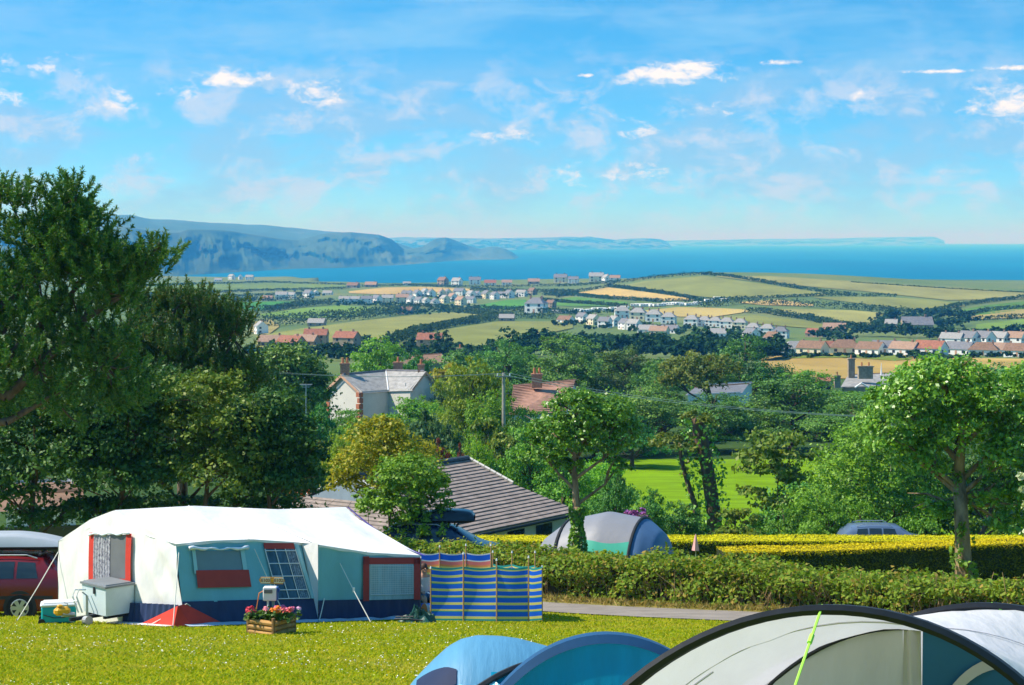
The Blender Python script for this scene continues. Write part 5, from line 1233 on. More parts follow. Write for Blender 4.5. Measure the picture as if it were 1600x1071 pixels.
# ================================================================ TREES
BARK = mat('bark', (.13, .09, .055), rough=.95, var=.45, scale=6, bump=.8, bscale=14, stretch=(1, 1, .3))
BARKL = mat('pale_bark', (.24, .15, .07), rough=.95, var=.65, scale=4, bump=1.0, bscale=9, stretch=(1, 1, .35), col2=(.42, .30, .17))
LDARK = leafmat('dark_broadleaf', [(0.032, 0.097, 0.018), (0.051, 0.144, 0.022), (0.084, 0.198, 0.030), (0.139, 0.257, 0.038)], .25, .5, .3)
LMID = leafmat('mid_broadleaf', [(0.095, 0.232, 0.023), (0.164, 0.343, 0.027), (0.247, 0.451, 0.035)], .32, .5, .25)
LIVY = leafmat('ivy_leaf', [(0.066, 0.187, 0.015), (0.112, 0.281, 0.018), (0.187, 0.393, 0.028), (0.299, 0.486, 0.046)], .28, .36, .5)
LYEL = leafmat('yellow_leaf', [(0.216, 0.257, 0.015), (0.351, 0.351, 0.018), (0.486, 0.419, 0.024), (0.162, 0.230, 0.018)], .38, .5, .25)
LOLV = leafmat('olive_leaf', [(0.096, 0.176, 0.017), (0.176, 0.248, 0.026), (0.272, 0.304, 0.043)], .3, .5, .25)
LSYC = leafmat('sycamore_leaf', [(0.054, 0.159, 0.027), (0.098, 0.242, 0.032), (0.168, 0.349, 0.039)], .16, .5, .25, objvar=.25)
LLIM = leafmat('lime_leaf', [(0.145, 0.290, 0.020), (0.228, 0.414, 0.027), (0.352, 0.538, 0.033)], .35, .5, .25, objvar=.25)
LBLU = leafmat('bluish_leaf', [(0.048, 0.128, 0.050), (0.080, 0.192, 0.072), (0.128, 0.240, 0.086)], .25, .6, .2, objvar=.2)
LRED = leafmat('copper_leaf', [(0.168, 0.042, 0.032), (0.280, 0.084, 0.044), (0.140, 0.084, 0.025)], .3, .6, .2)
LPIN = leafmat('pine_needle', [(0.029, 0.105, 0.019), (0.059, 0.179, 0.023), (0.105, 0.252, 0.026), (0.210, 0.252, 0.047)], .2, .5, .3)
LVAR = leafmat('variegated_leaf', [(0.385, 0.462, 0.248), (0.605, 0.660, 0.416), (0.132, 0.242, 0.059)], .3, .5, .3)
FK = {}
def px_tree(name, label, bpx, Y, lobes_px, mtl, n, leaf, r0, seed, bark=BARK, cat='tree', clump=34, spread=.22, inner=.24, zfork=.4, depth=1.0, aspect=.62, base_dz=0.0, sub=3, ivy=None, limb=.36, twig=True):
    rng = np.random.default_rng(seed); base = G(bpx, Y, base_dz); k = Y / F
    root = empty(name, base, 0, label, cat)
    lb = []
    for (px, py, rx, ry, dy) in lobes_px:
        p_ = P(px, py, Y + dy) - base; lb.append((p_.x, p_.y, p_.z, rx * k, rx * k * depth, ry * k))
    C, N_ = crown_points(lb, n, rng, clump, spread, inner)
    V_, Q_ = leaves(C, N_, leaf, rng, aspect)
    np_obj('crown', V_, Q_, mtl, root)
    if r0:
        b = MB(); FK[label] = limbs(b, (0, 0, 0), lb, r0, rng, zfork, sub, limb=limb); b.build('trunk', bark, root, smooth=True)
    return root, lb
# -- pines: tufts of needles on upswept shoots
def needles(C, A, L_, rng, per=34, w=.016):
    """needle tufts at C pointing along A"""
    m = len(C); n = m * per; c = np.repeat(C, per, 0); a = np.repeat(unit(A), per, 0)
    t = rng.random(n)[:, None]; st = c + a * (t - .5) * L_ * 2.4
    d = unit(a * .75 + unit(rng.normal(size=(n, 3))) * .8); ln = (L_ * (.5 + .35 * rng.random(n)) * (1.05 - .35 * t[:, 0]))[:, None]
    s = unit(np.cross(d, rng.normal(size=(n, 3)))) * w * .5
    return np.stack([st - s, st + s, st + d * ln + s * .4, st + d * ln - s * .4], 1).reshape(-1, 3), np.arange(4 * n).reshape(n, 4)
def pine(name, label, bpx, Y, regions, nshoot, seed, L_, mtl, branches, r0, up=1.0, w=.016, per=34):
    rng = np.random.default_rng(seed); base = G(bpx, Y); k = Y / F; root = empty(name, base, 0, label, 'tree')
    ar = np.array([r[2] * r[3] for r in regions], float) ** .65; ri = rng.choice(len(regions), nshoot, p=ar / ar.sum()); rg = np.array(regions, float)[ri]
    # shoots sit in whorls round branch ends
    nw = max(6, nshoot // 9); wi = rng.choice(len(regions), nw, p=ar / ar.sum()); wr = np.array(regions, float)[wi]
    d = unit(rng.normal(size=(nw, 3))) * (rng.random((nw, 1)) ** .36)
    wc = np.stack([(wr[:, 0] + d[:, 0] * wr[:, 2] - HX) / F * Y, Y + wr[:, 4] + d[:, 1] * wr[:, 2] * k * .9, -(wr[:, 1] - d[:, 2] * wr[:, 3] - HY) / F * Y], 1) - np.array(base)
    ii = rng.integers(0, nw, nshoot); o = rng.normal(size=(nshoot, 3)) * np.array([1, 1, .5]) * L_ * 1.6
    C = wc[ii] + o; A = unit(o * .7 + np.array([0, 0, up * L_ * 2.6]) + d[ii] * np.array([1, 1, .4]) * L_ * 1.2)
    V_, Q_ = needles(C, A, L_, rng, per, w); np_obj('crown', V_, Q_, mtl, root)
    b = MB()
    for pts, ra, rb in branches:
        q = [P(px, py, Y + dy) - base for (px, py, dy) in pts]
        if pts[0][1] > 9000: q[0] = Vector((0, 0, -.3))
        b.tube(q, [lerp(ra, rb, i / (len(q) - 1)) for i in range(len(q))], 8, cap=False)
    for i in range(0, nw):
        if rng.random() < .75:
            q = Vector(wc[i]); nb = min((P(px, py, Y + dy) - base for pts, _, _ in branches for (px, py, dy) in pts if py < 9000), key=lambda v: (v - q).length)
            b.tube([nb, nb.lerp(q, .6) - Vector((0, 0, .12)), q], [.035, .022, .010], 4, cap=False)
    b.build('trunk', BARK, root, smooth=True)
    return root
pine('pine_tree', 'tall dark pine filling the left edge with one long bough reaching right', -75, 50,
     [(45, 350, 75, 50, 0), (120, 335, 42, 42, 0), (60, 430, 105, 75, .5), (150, 395, 30, 36, -.4), (20, 520, 80, 80, 0), (120, 500, 75, 45, .6), (175, 452, 48, 24, 0), (205, 425, 34, 20, 0), (234, 392, 26, 14, 0), (246, 380, 16, 10, 0), (240, 386, 22, 12, 0), (225, 402, 24, 14, 0), (196, 436, 34, 18, 0), (165, 375, 16, 14, 0), (60, 590, 95, 55, .6), (160, 545, 55, 40, .4), (4, 272, 9, 16, 0), (108, 300, 16, 14, 0), (-60, 420, 90, 120, .5), (-60, 600, 90, 80, .5), (30, 310, 40, 20, 0), (80, 640, 90, 40, 1.2), (180, 600, 50, 45, .8), (130, 425, 60, 50, .5), (95, 385, 70, 50, .3)],
     2300, 12, .20, LPIN, [([(-75, 9999, 0), (-60, 760, 0), (-45, 600, 0), (-20, 430, 0), (2, 285, 0)], .28, .04), ([(-45, 600, 0), (-15, 610, 0), (10, 620, 0)], .16, .13), ([(-25, 460, 0), (8, 480, 0)], .12, .1), ([(-40, 560, 0), (10, 560, 0)], .12, .1), ([(-50, 660, 0), (10, 660, 0)], .12, .1), ([(10, 620, 0), (60, 575, 0), (130, 500, .1), (190, 462, 0), (225, 415, 0), (250, 380, 0)], .15, .02), ([(8, 480, 0), (60, 430, 0), (110, 350, 0), (120, 310, 0)], .11, .02), ([(10, 560, 0), (70, 500, .5), (140, 430, .2), (152, 380, 0)], .10, .02), ([(10, 660, 0), (80, 620, .5), (160, 570, .4)], .10, .02), ([(8, 520, 0), (-60, 450, 0), (-90, 380, 0)], .1, .02)], .3, w=.030, per=64)
pine('pine_tree', 'bushy spiky-topped conifer standing behind the left-hand trees', 285, 74,
     [(285, 520, 105, 50, 0), (225, 545, 75, 60, 0), (345, 555, 58, 70, 0), (280, 590, 110, 60, -.5), (370, 600, 40, 45, 0), (215, 480, 38, 24, 0), (300, 470, 50, 18, 0), (350, 490, 34, 22, 0), (255, 468, 30, 14, 0), (180, 570, 50, 60, 0)],
     2100, 13, .24, leafmat('conifer_needle', [(.03, .11, .022), (.06, .18, .03), (.10, .24, .035), (.24, .20, .05)], .2, .5, .25), [([(285, 9999, 0), (285, 700, 0), (285, 560, 0), (285, 470, 0)], .25, .04), ([(285, 650, 0), (225, 580, 0), (200, 520, 0)], .12, .02), ([(285, 640, 0), (345, 570, 0), (365, 530, 0)], .12, .02)], .3, up=1.9, w=.036, per=46)
# -- the dark broadleaved screen behind the trailer tent
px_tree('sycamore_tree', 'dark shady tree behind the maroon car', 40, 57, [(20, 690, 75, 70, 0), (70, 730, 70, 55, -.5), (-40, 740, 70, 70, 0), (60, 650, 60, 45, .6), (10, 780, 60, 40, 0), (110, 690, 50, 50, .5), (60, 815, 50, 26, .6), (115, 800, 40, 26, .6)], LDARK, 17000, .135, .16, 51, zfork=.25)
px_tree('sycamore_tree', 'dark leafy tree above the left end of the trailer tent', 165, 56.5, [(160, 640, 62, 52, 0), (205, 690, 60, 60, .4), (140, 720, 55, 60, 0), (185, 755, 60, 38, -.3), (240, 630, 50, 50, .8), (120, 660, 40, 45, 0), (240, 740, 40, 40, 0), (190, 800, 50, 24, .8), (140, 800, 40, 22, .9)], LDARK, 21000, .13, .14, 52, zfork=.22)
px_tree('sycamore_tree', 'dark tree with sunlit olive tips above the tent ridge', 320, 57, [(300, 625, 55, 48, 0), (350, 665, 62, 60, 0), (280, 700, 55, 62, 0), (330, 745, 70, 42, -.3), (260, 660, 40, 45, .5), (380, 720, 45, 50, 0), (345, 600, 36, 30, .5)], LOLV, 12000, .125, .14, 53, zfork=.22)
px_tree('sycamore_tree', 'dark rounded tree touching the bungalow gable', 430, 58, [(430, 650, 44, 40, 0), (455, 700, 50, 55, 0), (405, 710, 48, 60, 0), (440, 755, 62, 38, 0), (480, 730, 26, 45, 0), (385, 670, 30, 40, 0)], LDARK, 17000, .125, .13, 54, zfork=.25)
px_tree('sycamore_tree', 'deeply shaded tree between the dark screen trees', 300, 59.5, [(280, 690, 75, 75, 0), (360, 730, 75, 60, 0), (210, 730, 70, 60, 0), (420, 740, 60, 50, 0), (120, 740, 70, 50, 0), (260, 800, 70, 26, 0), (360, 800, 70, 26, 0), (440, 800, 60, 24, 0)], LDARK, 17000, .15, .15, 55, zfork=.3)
# -- yellowing tree before the bungalow
px_tree('maple_tree', 'yellow-green tree standing in front of the bungalow roof', 625, 66, [(590, 690, 48, 36, 0), (560, 730, 42, 34, 0), (630, 720, 50, 40, 0), (600, 668, 26, 18, 0), (540, 760, 32, 24, 0), (655, 755, 40, 36, .3), (610, 770, 45, 35, 0)], LYEL, 11000, .12, .10, 56, zfork=.3, clump=20)
px_tree('maple_tree', 'dark green leafy bush tree left of the dark blue car', 645, 63.5, [(640, 755, 50, 42, 0), (620, 800, 50, 36, 0), (675, 780, 30, 40, 0), (655, 820, 45, 28, 0), (590, 790, 34, 26, 0)], LMID, 10500, .12, .10, 57, zfork=.3)
# -- ivy-clad tree standing in the hedge
iv, ilb = px_tree('ivy_tree', 'ivy-clad tree with a bare forked trunk before the grey tent', 915, 55.3, [(905, 645, 46, 34, 0), (948, 655, 42, 36, 0), (870, 680, 40, 36, 0), (925, 690, 50, 36, .2), (978, 690, 26, 40, 0), (850, 715, 34, 26, 0), (900, 625, 30, 18, 0), (885, 730, 28, 18, .3), (965, 730, 18, 16, 0)], LIVY, 15000, .105, .17, 58, bark=BARKL, zfork=.45, clump=30, sub=2)
C = []; rng = np.random.default_rng(59)
for k in range(1900):
    t = rng.random(); a = rng.random() * 6.28; md, fk = FK['ivy-clad tree with a bare forked trunk before the grey tent']; q = Vector((0, 0, 0)).lerp(md, t * 2) if t < .5 else md.lerp(fk, t * 2 - 1)
    r_ = .25 - .07 * t + .05 * math.sin(t * 14 + a * 2); C.append((q.x + math.cos(a) * r_, q.y + math.sin(a) * r_, q.z))
C = np.array(C); V_, Q_ = leaves(C, unit(C * np.array([1, 1, 0]) + rng.normal(size=C.shape) * .2), .11, rng, .7); np_obj('ivy', V_, Q_, LIVY, iv)
# -- leaning ivy stump with its second stem
def ivy_trunk(name, label, Y, stems, seed, extra=()):
    rng = np.random.default_rng(seed); base = G(stems[0][0][0][0], Y); root = empty(name, base, 0, label, 'tree'); k = Y / F; Cs = []; Ns = []
    b = MB()
    for pts, wpx, dens in stems:
        q = [P(px, py, Y) - base for px, py in pts]; q[0].z = min(q[0].z, -.1)
        b.tube(q, [w_ * k * .5 * .45 for w_ in wpx], 8)
        for i in range(len(q) - 1):
            m = int(dens * (q[i + 1] - q[i]).length * (wpx[i] + wpx[i + 1]) * k * .5)
            t = rng.random(m); a = rng.random(m) * 6.283; r_ = (wpx[i] + (wpx[i + 1] - wpx[i]) * t) * k * .5 * (.8 + .25 * rng.random(m)); r_ *= 1 + .25 * np.sin(t * 9 + a * 2)
            c = np.array(q[i])[None] * (1 - t[:, None]) + np.array(q[i + 1])[None] * t[:, None]; n_ = np.stack([np.cos(a), np.sin(a), np.zeros(m)], 1); Cs.append(c + n_ * r_[:, None]); Ns.append(n_)
    b.build('trunk', BARK, root, smooth=True)
    V_, Q_ = leaves(np.concatenate(Cs), np.concatenate(Ns), .20, rng, .7); np_obj('ivy', V_, Q_, LIVY, root)
    if extra:
        lb = [((px - HX) / F * Y - base.x, 0, -(py - HY) / F * Y - base.z, rx * k, rx * k, ry * k) for px, py, rx, ry in extra]
        C_, N_ = crown_points(lb, 1500, rng); V_, Q_ = leaves(C_, N_, .17, rng, .6); np_obj('crown', V_, Q_, LOLV, root)
    return root
ivy_trunk('ivy_tree', 'leaning pollarded trunk wrapped in ivy with a thin second stem', 92, [([(1120, 900), (1115, 800), (1105, 730), (1092, 670), (1088, 652)], [62, 50, 46, 48, 40], 90), ([(1098, 900), (1086, 790), (1070, 740), (1064, 715), (1062, 690)], [26, 20, 16, 14, 10], 60)], 61, [(1040, 692, 30, 14), (1075, 700, 22, 20), (1085, 735, 18, 20), (1090, 660, 26, 16)])
# -- thin sapling with pale leaves
px_tree('sapling', 'slender open sapling with pale yellowish leaves before the meadow', 1215, 90, [(1180, 715, 34, 16, 0), (1215, 690, 40, 16, 0), (1250, 715, 34, 18, 0), (1200, 735, 36, 14, 0), (1240, 750, 30, 14, 0), (1175, 775, 26, 12, 0), (1225, 790, 36, 14, 0)], LOLV, 2700, .24, .07, 62, zfork=.3, clump=16, spread=.35, inner=.4)
# -- the big tree on the right
bigt, _ = px_tree('ivy_tree', 'big ivy-hung tree with a bare brown trunk at the right', 1507, 54.3, [(1480, 605, 70, 45, 0), (1560, 640, 70, 60, 0), (1420, 650, 60, 45, .5), (1500, 680, 70, 60, .8), (1590, 720, 55, 60, 0), (1430, 720, 50, 40, .8), (1560, 780, 40, 36, .4), (1620, 640, 60, 70, 0), (1400, 690, 45, 40, .5), (1470, 580, 34, 18, 0), (1640, 760, 60, 60, .3), (1400, 615, 40, 26, .6), (1575, 820, 34, 26, .5), (1455, 800, 28, 20, .6)], LIVY, 33000, .125, .25, 63, bark=BARKL, zfork=.55, clump=30, sub=3, spread=.24)
C = []; rng = np.random.default_rng(69); md, fk = FK['big ivy-hung tree with a bare brown trunk at the right']
for k in range(2600):
    t = rng.random() ** 1.2; a = rng.random() * 6.28; q = Vector((0, 0, 0)).lerp(md, t * 2) if t < .5 else md.lerp(fk, t * 2 - 1)
    if mnoise.noise(Vector((math.cos(a) * 1.1, math.sin(a) * 1.1, q.z * 1.3 + 4))) < .02 + .25 * (t > .3): continue
    r_ = .36 - .13 * t + .05 * rng.random(); C.append((q.x + math.cos(a) * r_, q.y + math.sin(a) * r_, q.z))
C = np.array(C); V_, Q_ = leaves(C, unit(C * np.array([1, 1, 0]) + rng.normal(size=C.shape) * .2), .12, rng, .7); np_obj('ivy', V_, Q_, LIVY, bigt)
px_tree('willow_tree', 'mid green bushy tree left of the big ivy-hung tree', 1360, 87, [(1360, 700, 60, 45, 0), (1320, 745, 55, 50, 0), (1400, 740, 55, 60, 0), (1290, 790, 48, 34, 0), (1350, 790, 70, 34, 0), (1420, 790, 50, 34, 0), (1380, 660, 40, 30, 0)], LMID, 19000, .15, .14, 64, zfork=.25)
px_tree('willow_tree', 'shaded tree behind the trunk of the big ivy-hung tree', 1500, 88, [(1480, 760, 60, 60, 0), (1550, 770, 60, 60, 0), (1600, 700, 60, 70, 0), (1640, 780, 60, 60, 0)], LDARK, 12000, .17, .16, 65, zfork=.3)
px_tree('variegated_shrub', 'cream-leaved shrub at the right edge of the view', 1606, 46.5, [(1600, 770, 14, 18, 0), (1612, 750, 16, 16, 0), (1618, 800, 18, 20, 0), (1625, 840, 22, 24, 0)], LVAR, 700, .17, .03, 66, cat='shrub', zfork=.3)
px_tree('hydrangea', 'purple hydrangea flowering behind the grey tent', 996, 68, [(985, 808, 14, 9, 0), (1000, 803, 12, 9, 0), (1006, 812, 12, 7, 0)], leafmat('hydrangea_flower', [(.32, .08, .32), (.45, .14, .42), (.22, .16, .50)], .2, .7, .1), 900, .10, 0, 67, cat='shrub')
px_tree('flowering_shrub', 'red flowering shrub by the left eave of the bungalow', 466, 69, [(462, 776, 14, 8, 0), (474, 770, 10, 7, 0), (452, 782, 10, 6, 0)], leafmat('red_flower', [(.55, .06, .05), (.65, .14, .10), (.10, .16, .03)], .2, .7, .1), 500, .13, .03, 68, cat='shrub')
# -- pale blue-pink parasol folded behind the hedge
pz = G(1087, 68); b = MB(); b.tube([(0, 0, 0), (0, 0, 1.9)], .025, 6); o = empty('parasol', pz, 0, 'small folded pink parasol beyond the golden hedge gap', 'parasol'); b.build('pole', STEEL, o)
b = MB()
for k in range(10):
    a0, a1 = k * .6283, (k + 1) * .6283; r0_, r1_ = .16 * (1 + .3 * (k % 2)), .16 * (1 + .3 * ((k + 1) % 2))
    b.quad((r0_ * math.cos(a0), r0_ * math.sin(a0), 1.05), (r1_ * math.cos(a1), r1_ * math.sin(a1), 1.05), (.03 * math.cos(a1), .03 * math.sin(a1), 1.88), (.03 * math.cos(a0), .03 * math.sin(a0), 1.88))
b.build('canopy', mat('pink_cloth', (.75, .38, .38), rough=.9, var=.1), o); o.scale = (.7, .7, .68)

# -- middle-distance trees: prototypes copied with their parts
def proto(seed, n, leaf, mtl, k=9, flat=1.0, z0=.12):
    rng = np.random.default_rng(seed); lb = lobe_set(1.0, 1 - z0, z0, k, rng, flat=flat)
    C, N_ = crown_points(lb, n, rng, 90 if n > 12000 else 60, .30, .16); V_, Q_ = leaves(C, N_, leaf, rng, .75)
    b = MB(); limbs(b, (0, 0, 0), lb, .035, rng, .3, 1, 6)
    return np_mesh('crown', V_, Q_, mtl), b.mesh('trunk', BARK, True)
PR = {}
for key, mtl in (('syc', LSYC), ('mid', LMID), ('lim', LLIM), ('olv', LOLV), ('yel', LYEL), ('blu', LBLU), ('red', LRED)):
    PR[key] = [proto(100 + i * 7 + len(key) + ord(key[0]), 9000 if key in ('syc', 'mid', 'lim') else 4500, .030 if key in ('syc', 'mid', 'lim') else .05, mtl, 9 + i) for i in range(2 if key in ('syc', 'mid', 'lim') else 1)]
BIG = [proto(300 + i, 20000, .021, LSYC, 16 + 2 * i) for i in range(2)]
def place_tree(name, label, px, Y, top, wpx, kind, rot, group, cat='tree', big=False, sink=0.0):
    g = G(px, Y, -sink); k = Y / F; ztop = -(top - HY) / F * Y; h = (ztop - g.z) / .97; w = wpx * k * 1.12
    cm, tm = (BIG if big else PR[kind])[rot % len(BIG if big else PR[kind])]
    root = empty(name, g, rot * 1.37, label, cat, group); root.scale = (w, w, h)
    link(bpy.data.objects.new('crown', cm), root); link(bpy.data.objects.new('trunk', tm), root); return root
GA, GB_, GC = 'trees round the meadow and cottages', 'trees beyond the cottages', 'garden shrubs behind the bungalow'
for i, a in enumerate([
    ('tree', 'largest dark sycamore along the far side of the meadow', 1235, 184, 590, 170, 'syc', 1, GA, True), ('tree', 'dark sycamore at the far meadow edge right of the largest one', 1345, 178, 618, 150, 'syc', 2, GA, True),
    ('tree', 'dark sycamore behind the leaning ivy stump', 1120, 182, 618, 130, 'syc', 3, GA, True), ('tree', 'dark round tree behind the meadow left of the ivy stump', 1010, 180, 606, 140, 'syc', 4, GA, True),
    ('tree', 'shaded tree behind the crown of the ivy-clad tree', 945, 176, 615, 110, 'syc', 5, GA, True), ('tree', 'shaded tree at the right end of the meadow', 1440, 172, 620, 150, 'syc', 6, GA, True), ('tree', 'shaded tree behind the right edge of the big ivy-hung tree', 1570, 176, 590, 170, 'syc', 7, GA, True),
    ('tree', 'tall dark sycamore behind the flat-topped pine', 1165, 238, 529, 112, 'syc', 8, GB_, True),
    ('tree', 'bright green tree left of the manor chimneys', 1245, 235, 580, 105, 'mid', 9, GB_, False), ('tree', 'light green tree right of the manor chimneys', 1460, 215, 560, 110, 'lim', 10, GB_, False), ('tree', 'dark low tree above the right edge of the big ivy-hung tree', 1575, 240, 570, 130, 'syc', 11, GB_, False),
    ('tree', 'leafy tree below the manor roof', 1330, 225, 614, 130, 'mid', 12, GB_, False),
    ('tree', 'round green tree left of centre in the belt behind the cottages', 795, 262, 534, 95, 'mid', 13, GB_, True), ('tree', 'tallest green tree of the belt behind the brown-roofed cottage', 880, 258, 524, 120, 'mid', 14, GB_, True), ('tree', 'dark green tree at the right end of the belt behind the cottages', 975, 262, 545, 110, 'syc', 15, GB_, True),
    ('tree', 'dark tree between the belt and the flat-topped pine', 1030, 250, 562, 80, 'syc', 16, GB_, False),
    ('tree', 'small dark tree in front of the round yew', 400, 120, 590, 95, 'syc', 18, GA, False),
    ('tree', 'yellow-green tree behind the white house chimneys', 592, 245, 529, 92, 'lim', 19, GB_, False), ('tree', 'dark tree behind the right chimney of the white house', 645, 255, 548, 60, 'syc', 20, GB_, False),
    ('tree', 'small yellow-green tree behind the white house gable', 710, 235, 567, 70, 'yel', 21, GB_, False),
    ('tree', 'fresh green tree left of the utility pole', 742, 150, 565, 105, 'lim', 22, GA, False), ('tree', 'fresh green tree at the foot of the utility pole', 775, 142, 612, 100, 'lim', 23, GA, False), ('tree', 'dark tree beside the right wall of the white house', 700, 205, 590, 50, 'syc', 24, GA, False),
    ('tree', 'green tree in front of the brown-roofed cottage', 830, 150, 640, 95, 'mid', 25, GA, False), ('tree', 'green tree right of the brown-roofed cottage', 945, 165, 618, 90, 'mid', 26, GA, False),
    ('tree', 'green tree between the ivy-clad tree and the bungalow', 830, 112, 662, 115, 'mid', 27, GA, False), ('tree', 'yellowish tree leaning over the bungalow ridge', 785, 118, 680, 80, 'olv', 28, GA, False),
    ('tree', 'dark tree behind the right slope of the bungalow', 880, 108, 715, 110, 'mid', 29, GA, False), ('tree', 'dark tree behind the grey tent and bungalow eave', 955, 102, 745, 80, 'syc', 30, GA, False)]):
    place_tree(a[0], a[1], a[2], a[3], a[4], a[5], a[6], a[7], a[8], big=a[9])
for a in [('bushy shrub in front of the white house porch', 640, 178, 622, 95, 'lim'), ('dark shrub under the sunlit gable of the white house', 545, 185, 640, 70, 'mid'), ('light shrub at the right corner of the white house', 672, 182, 628, 46, 'lim'), ('grey-green shrub above the yellow tree', 560, 130, 655, 70, 'mid'), ('bluish conifer bush behind the yellow tree', 668, 128, 645, 78, 'blu'),
          ('bluish shrub above the bungalow ridge', 705, 122, 668, 60, 'blu'), ('copper-leaved shrub above the bungalow ridge', 690, 112, 695, 46, 'red'), ('small copper-leaved shrub right of the other one', 722, 110, 703, 30, 'red'), ('light green shrub behind the ridge tiles', 745, 115, 690, 60, 'lim'), ('bright green shrub in the gap left of the yellow tree', 530, 120, 680, 60, 'lim'),
          ('dark shrub left of the bungalow ridge', 640, 116, 690, 70, 'mid'), ('green shrub between white house and yellow tree', 600, 150, 650, 80, 'mid'), ('olive shrub below the utility pole', 760, 132, 655, 70, 'olv'), ('dark shrub right of the utility pole', 810, 138, 655, 60, 'syc'), ('shrub filling the left of the white house garden', 500, 140, 635, 70, 'syc'),
          ('low dark scrub at the foot of the ivy stump', 1060, 86, 785, 80, 'syc'), ('low olive scrub right of the ivy stump', 1150, 84, 795, 80, 'olv'), ('low green scrub under the sapling', 1225, 86, 790, 90, 'mid'), ('dark scrub behind the purple hydrangea', 1010, 84, 765, 66, 'syc'), ('dark scrub left of the ivy stump on the meadow edge', 960, 88, 740, 60, 'syc'), ('green scrub before the bushy willow', 1290, 82, 770, 90, 'mid'), ('low scrub right of the sapling', 1345, 84, 790, 70, 'mid')]:
    place_tree('shrub', a[0], a[1], a[2], a[3], a[4], a[5], int(a[1]), GC, 'shrub')
BELT = ['in the row below the white house', 'in the row just above the bungalow', 'in the row behind the meadow trees', 'in the row at the back of the belt', 'in the row before the manor', 'in the row behind the round yew', 'in the row behind the white house', 'in the row behind the golden hedges']
frng = random.Random(77)
for bi, (x0, x1, stepx, Y0, Y1, t0_, t1_, w0, w1, kinds) in enumerate(((480, 1000, 46, 160, 175, 640, 668, 70, 110, ('mid', 'syc', 'lim')), (500, 980, 50, 112, 128, 690, 725, 70, 100, ('mid', 'syc', 'olv', 'lim')), (990, 1600, 55, 196, 212, 600, 640, 110, 150, ('syc', 'mid')), (740, 1080, 38, 268, 285, 545, 575, 80, 110, ('syc', 'mid')), (1180, 1620, 50, 245, 262, 585, 605, 90, 130, ('syc', 'mid', 'lim')), (380, 492, 45, 180, 200, 590, 620, 80, 110, ('syc',)), (560, 760, 40, 272, 290, 570, 585, 60, 80, ('mid', 'lim', 'syc')), (1240, 1640, 50, 90, 100, 720, 760, 100, 130, ('syc', 'mid')))):
    for i, px in enumerate(np.arange(x0, x1, stepx)):
        px = float(px) + frng.uniform(-14, 14); Y = frng.uniform(Y0, Y1); top = frng.uniform(t0_, t1_)
        if Y < 175 and 785 < px < 920 and 150 < Y and top < 655: top += 18
        if Y > 150 and Y < 182 and 505 < px < 690: top = max(top, 652)
        if Y > 190 and Y < 215 and px > 1000: top += 8
        if 1270 < px < 1425 and Y > 190: top = max(top, 612)
        place_tree('tree', '%s leafy tree from the left %s' % (ORD[i], BELT[bi]), px, Y, top, frng.uniform(w0, w1), frng.choice(kinds), int(px) % 9, 'trees in the unbroken green belt')
px_tree('yew_tree', 'dark round yew left of the white house', 450, 150, [(448, 582, 52, 40, 0), (415, 602, 36, 36, 0), (484, 612, 30, 38, 0), (450, 630, 62, 40, 0), (430, 570, 30, 26, 0), (470, 575, 26, 24, 0)], LSYC, 14000, .27, .3, 72, zfork=.25, clump=60, spread=.26)
# -- flat-topped pine by the meadow belt
px_tree('pine_tree', 'flat-topped brownish pine with a leaning dark trunk above the meadow', 1122, 200, [(1065, 580, 34, 17, 0), (1100, 568, 40, 16, 0), (1130, 580, 30, 16, 0), (1085, 598, 46, 15, 0), (1050, 598, 22, 12, 0)], leafmat('brownish_needle', [(.09, .15, .022), (.15, .21, .03), (.22, .24, .05)], .3, .6, .2), 5200, .34, .42, 71, zfork=.55, clump=20)
# ================================================================ COTTAGES AND VILLAGES
BRICK = mat('brick', (.40, .14, .07), rough=.9, var=.35, scale=9, bump=.3, bscale=20)
BRICKC = mat('chimney_brick', (.42, .22, .13), rough=.9, var=.35, scale=7, bump=.3, bscale=20)
STACK = mat('stack_brick', (.30, .19, .14), rough=.9, var=.3, scale=3)
SLATE = mat('slate', (.30, .29, .27), rough=.7, spec=.3, var=.3, scale=1.6, bump=.3, bscale=9, stretch=(1, 1, 2.5))
SLATED = mat('dark_slate', (.17, .17, .18), rough=.7, spec=.3, var=.3, scale=1.2)
REDT = mat('red_tile', (.30, .12, .07), rough=.85, var=.35, scale=1.2)
BROWNT = mat('brown_tile', (.22, .13, .08), rough=.85, var=.3, scale=1.2)
PINKT = mat('pinkish_tile', (.33, .21, .14), rough=.85, var=.25, scale=1.2)
STONE = mat('stone', (.34, .27, .18), rough=.9, var=.35, scale=3, bump=.4, bscale=9)
CREAMW = mat('cream_wall', (.80, .70, .48), rough=.9, var=.05)
WHITEW = mat('white_wall', (.84, .83, .80), rough=.9, var=.05)
POT = mat('chimney_pot', (.50, .20, .09), rough=.8, var=.15)
BARGE = mat('barge_board', (.55, .32, .20), rough=.8, var=.1)
WGLASS = mat('window_glass', (.03, .04, .05), rough=.1, spec=.6, var=.1)
def chimney(parent, c, w, d, h, m, pots=2, rz=0.0):
    b = MB(); b.box((c[0], c[1], c[2] + h / 2), (w, d, h), rz=rz); b.box((c[0], c[1], c[2] + h - .12), (w * 1.16, d * 1.16, .16), rz=rz); o = b.build('chimney', m, parent)
    for k in range(pots):
        q = MB(); off_ = (k - (pots - 1) / 2) * w * .5; q.tube([(c[0] + off_, c[1], c[2] + h), (c[0] + off_, c[1], c[2] + h + .55)], [.15, .12], 8); q.build('chimney_pot', POT, o)
    return o
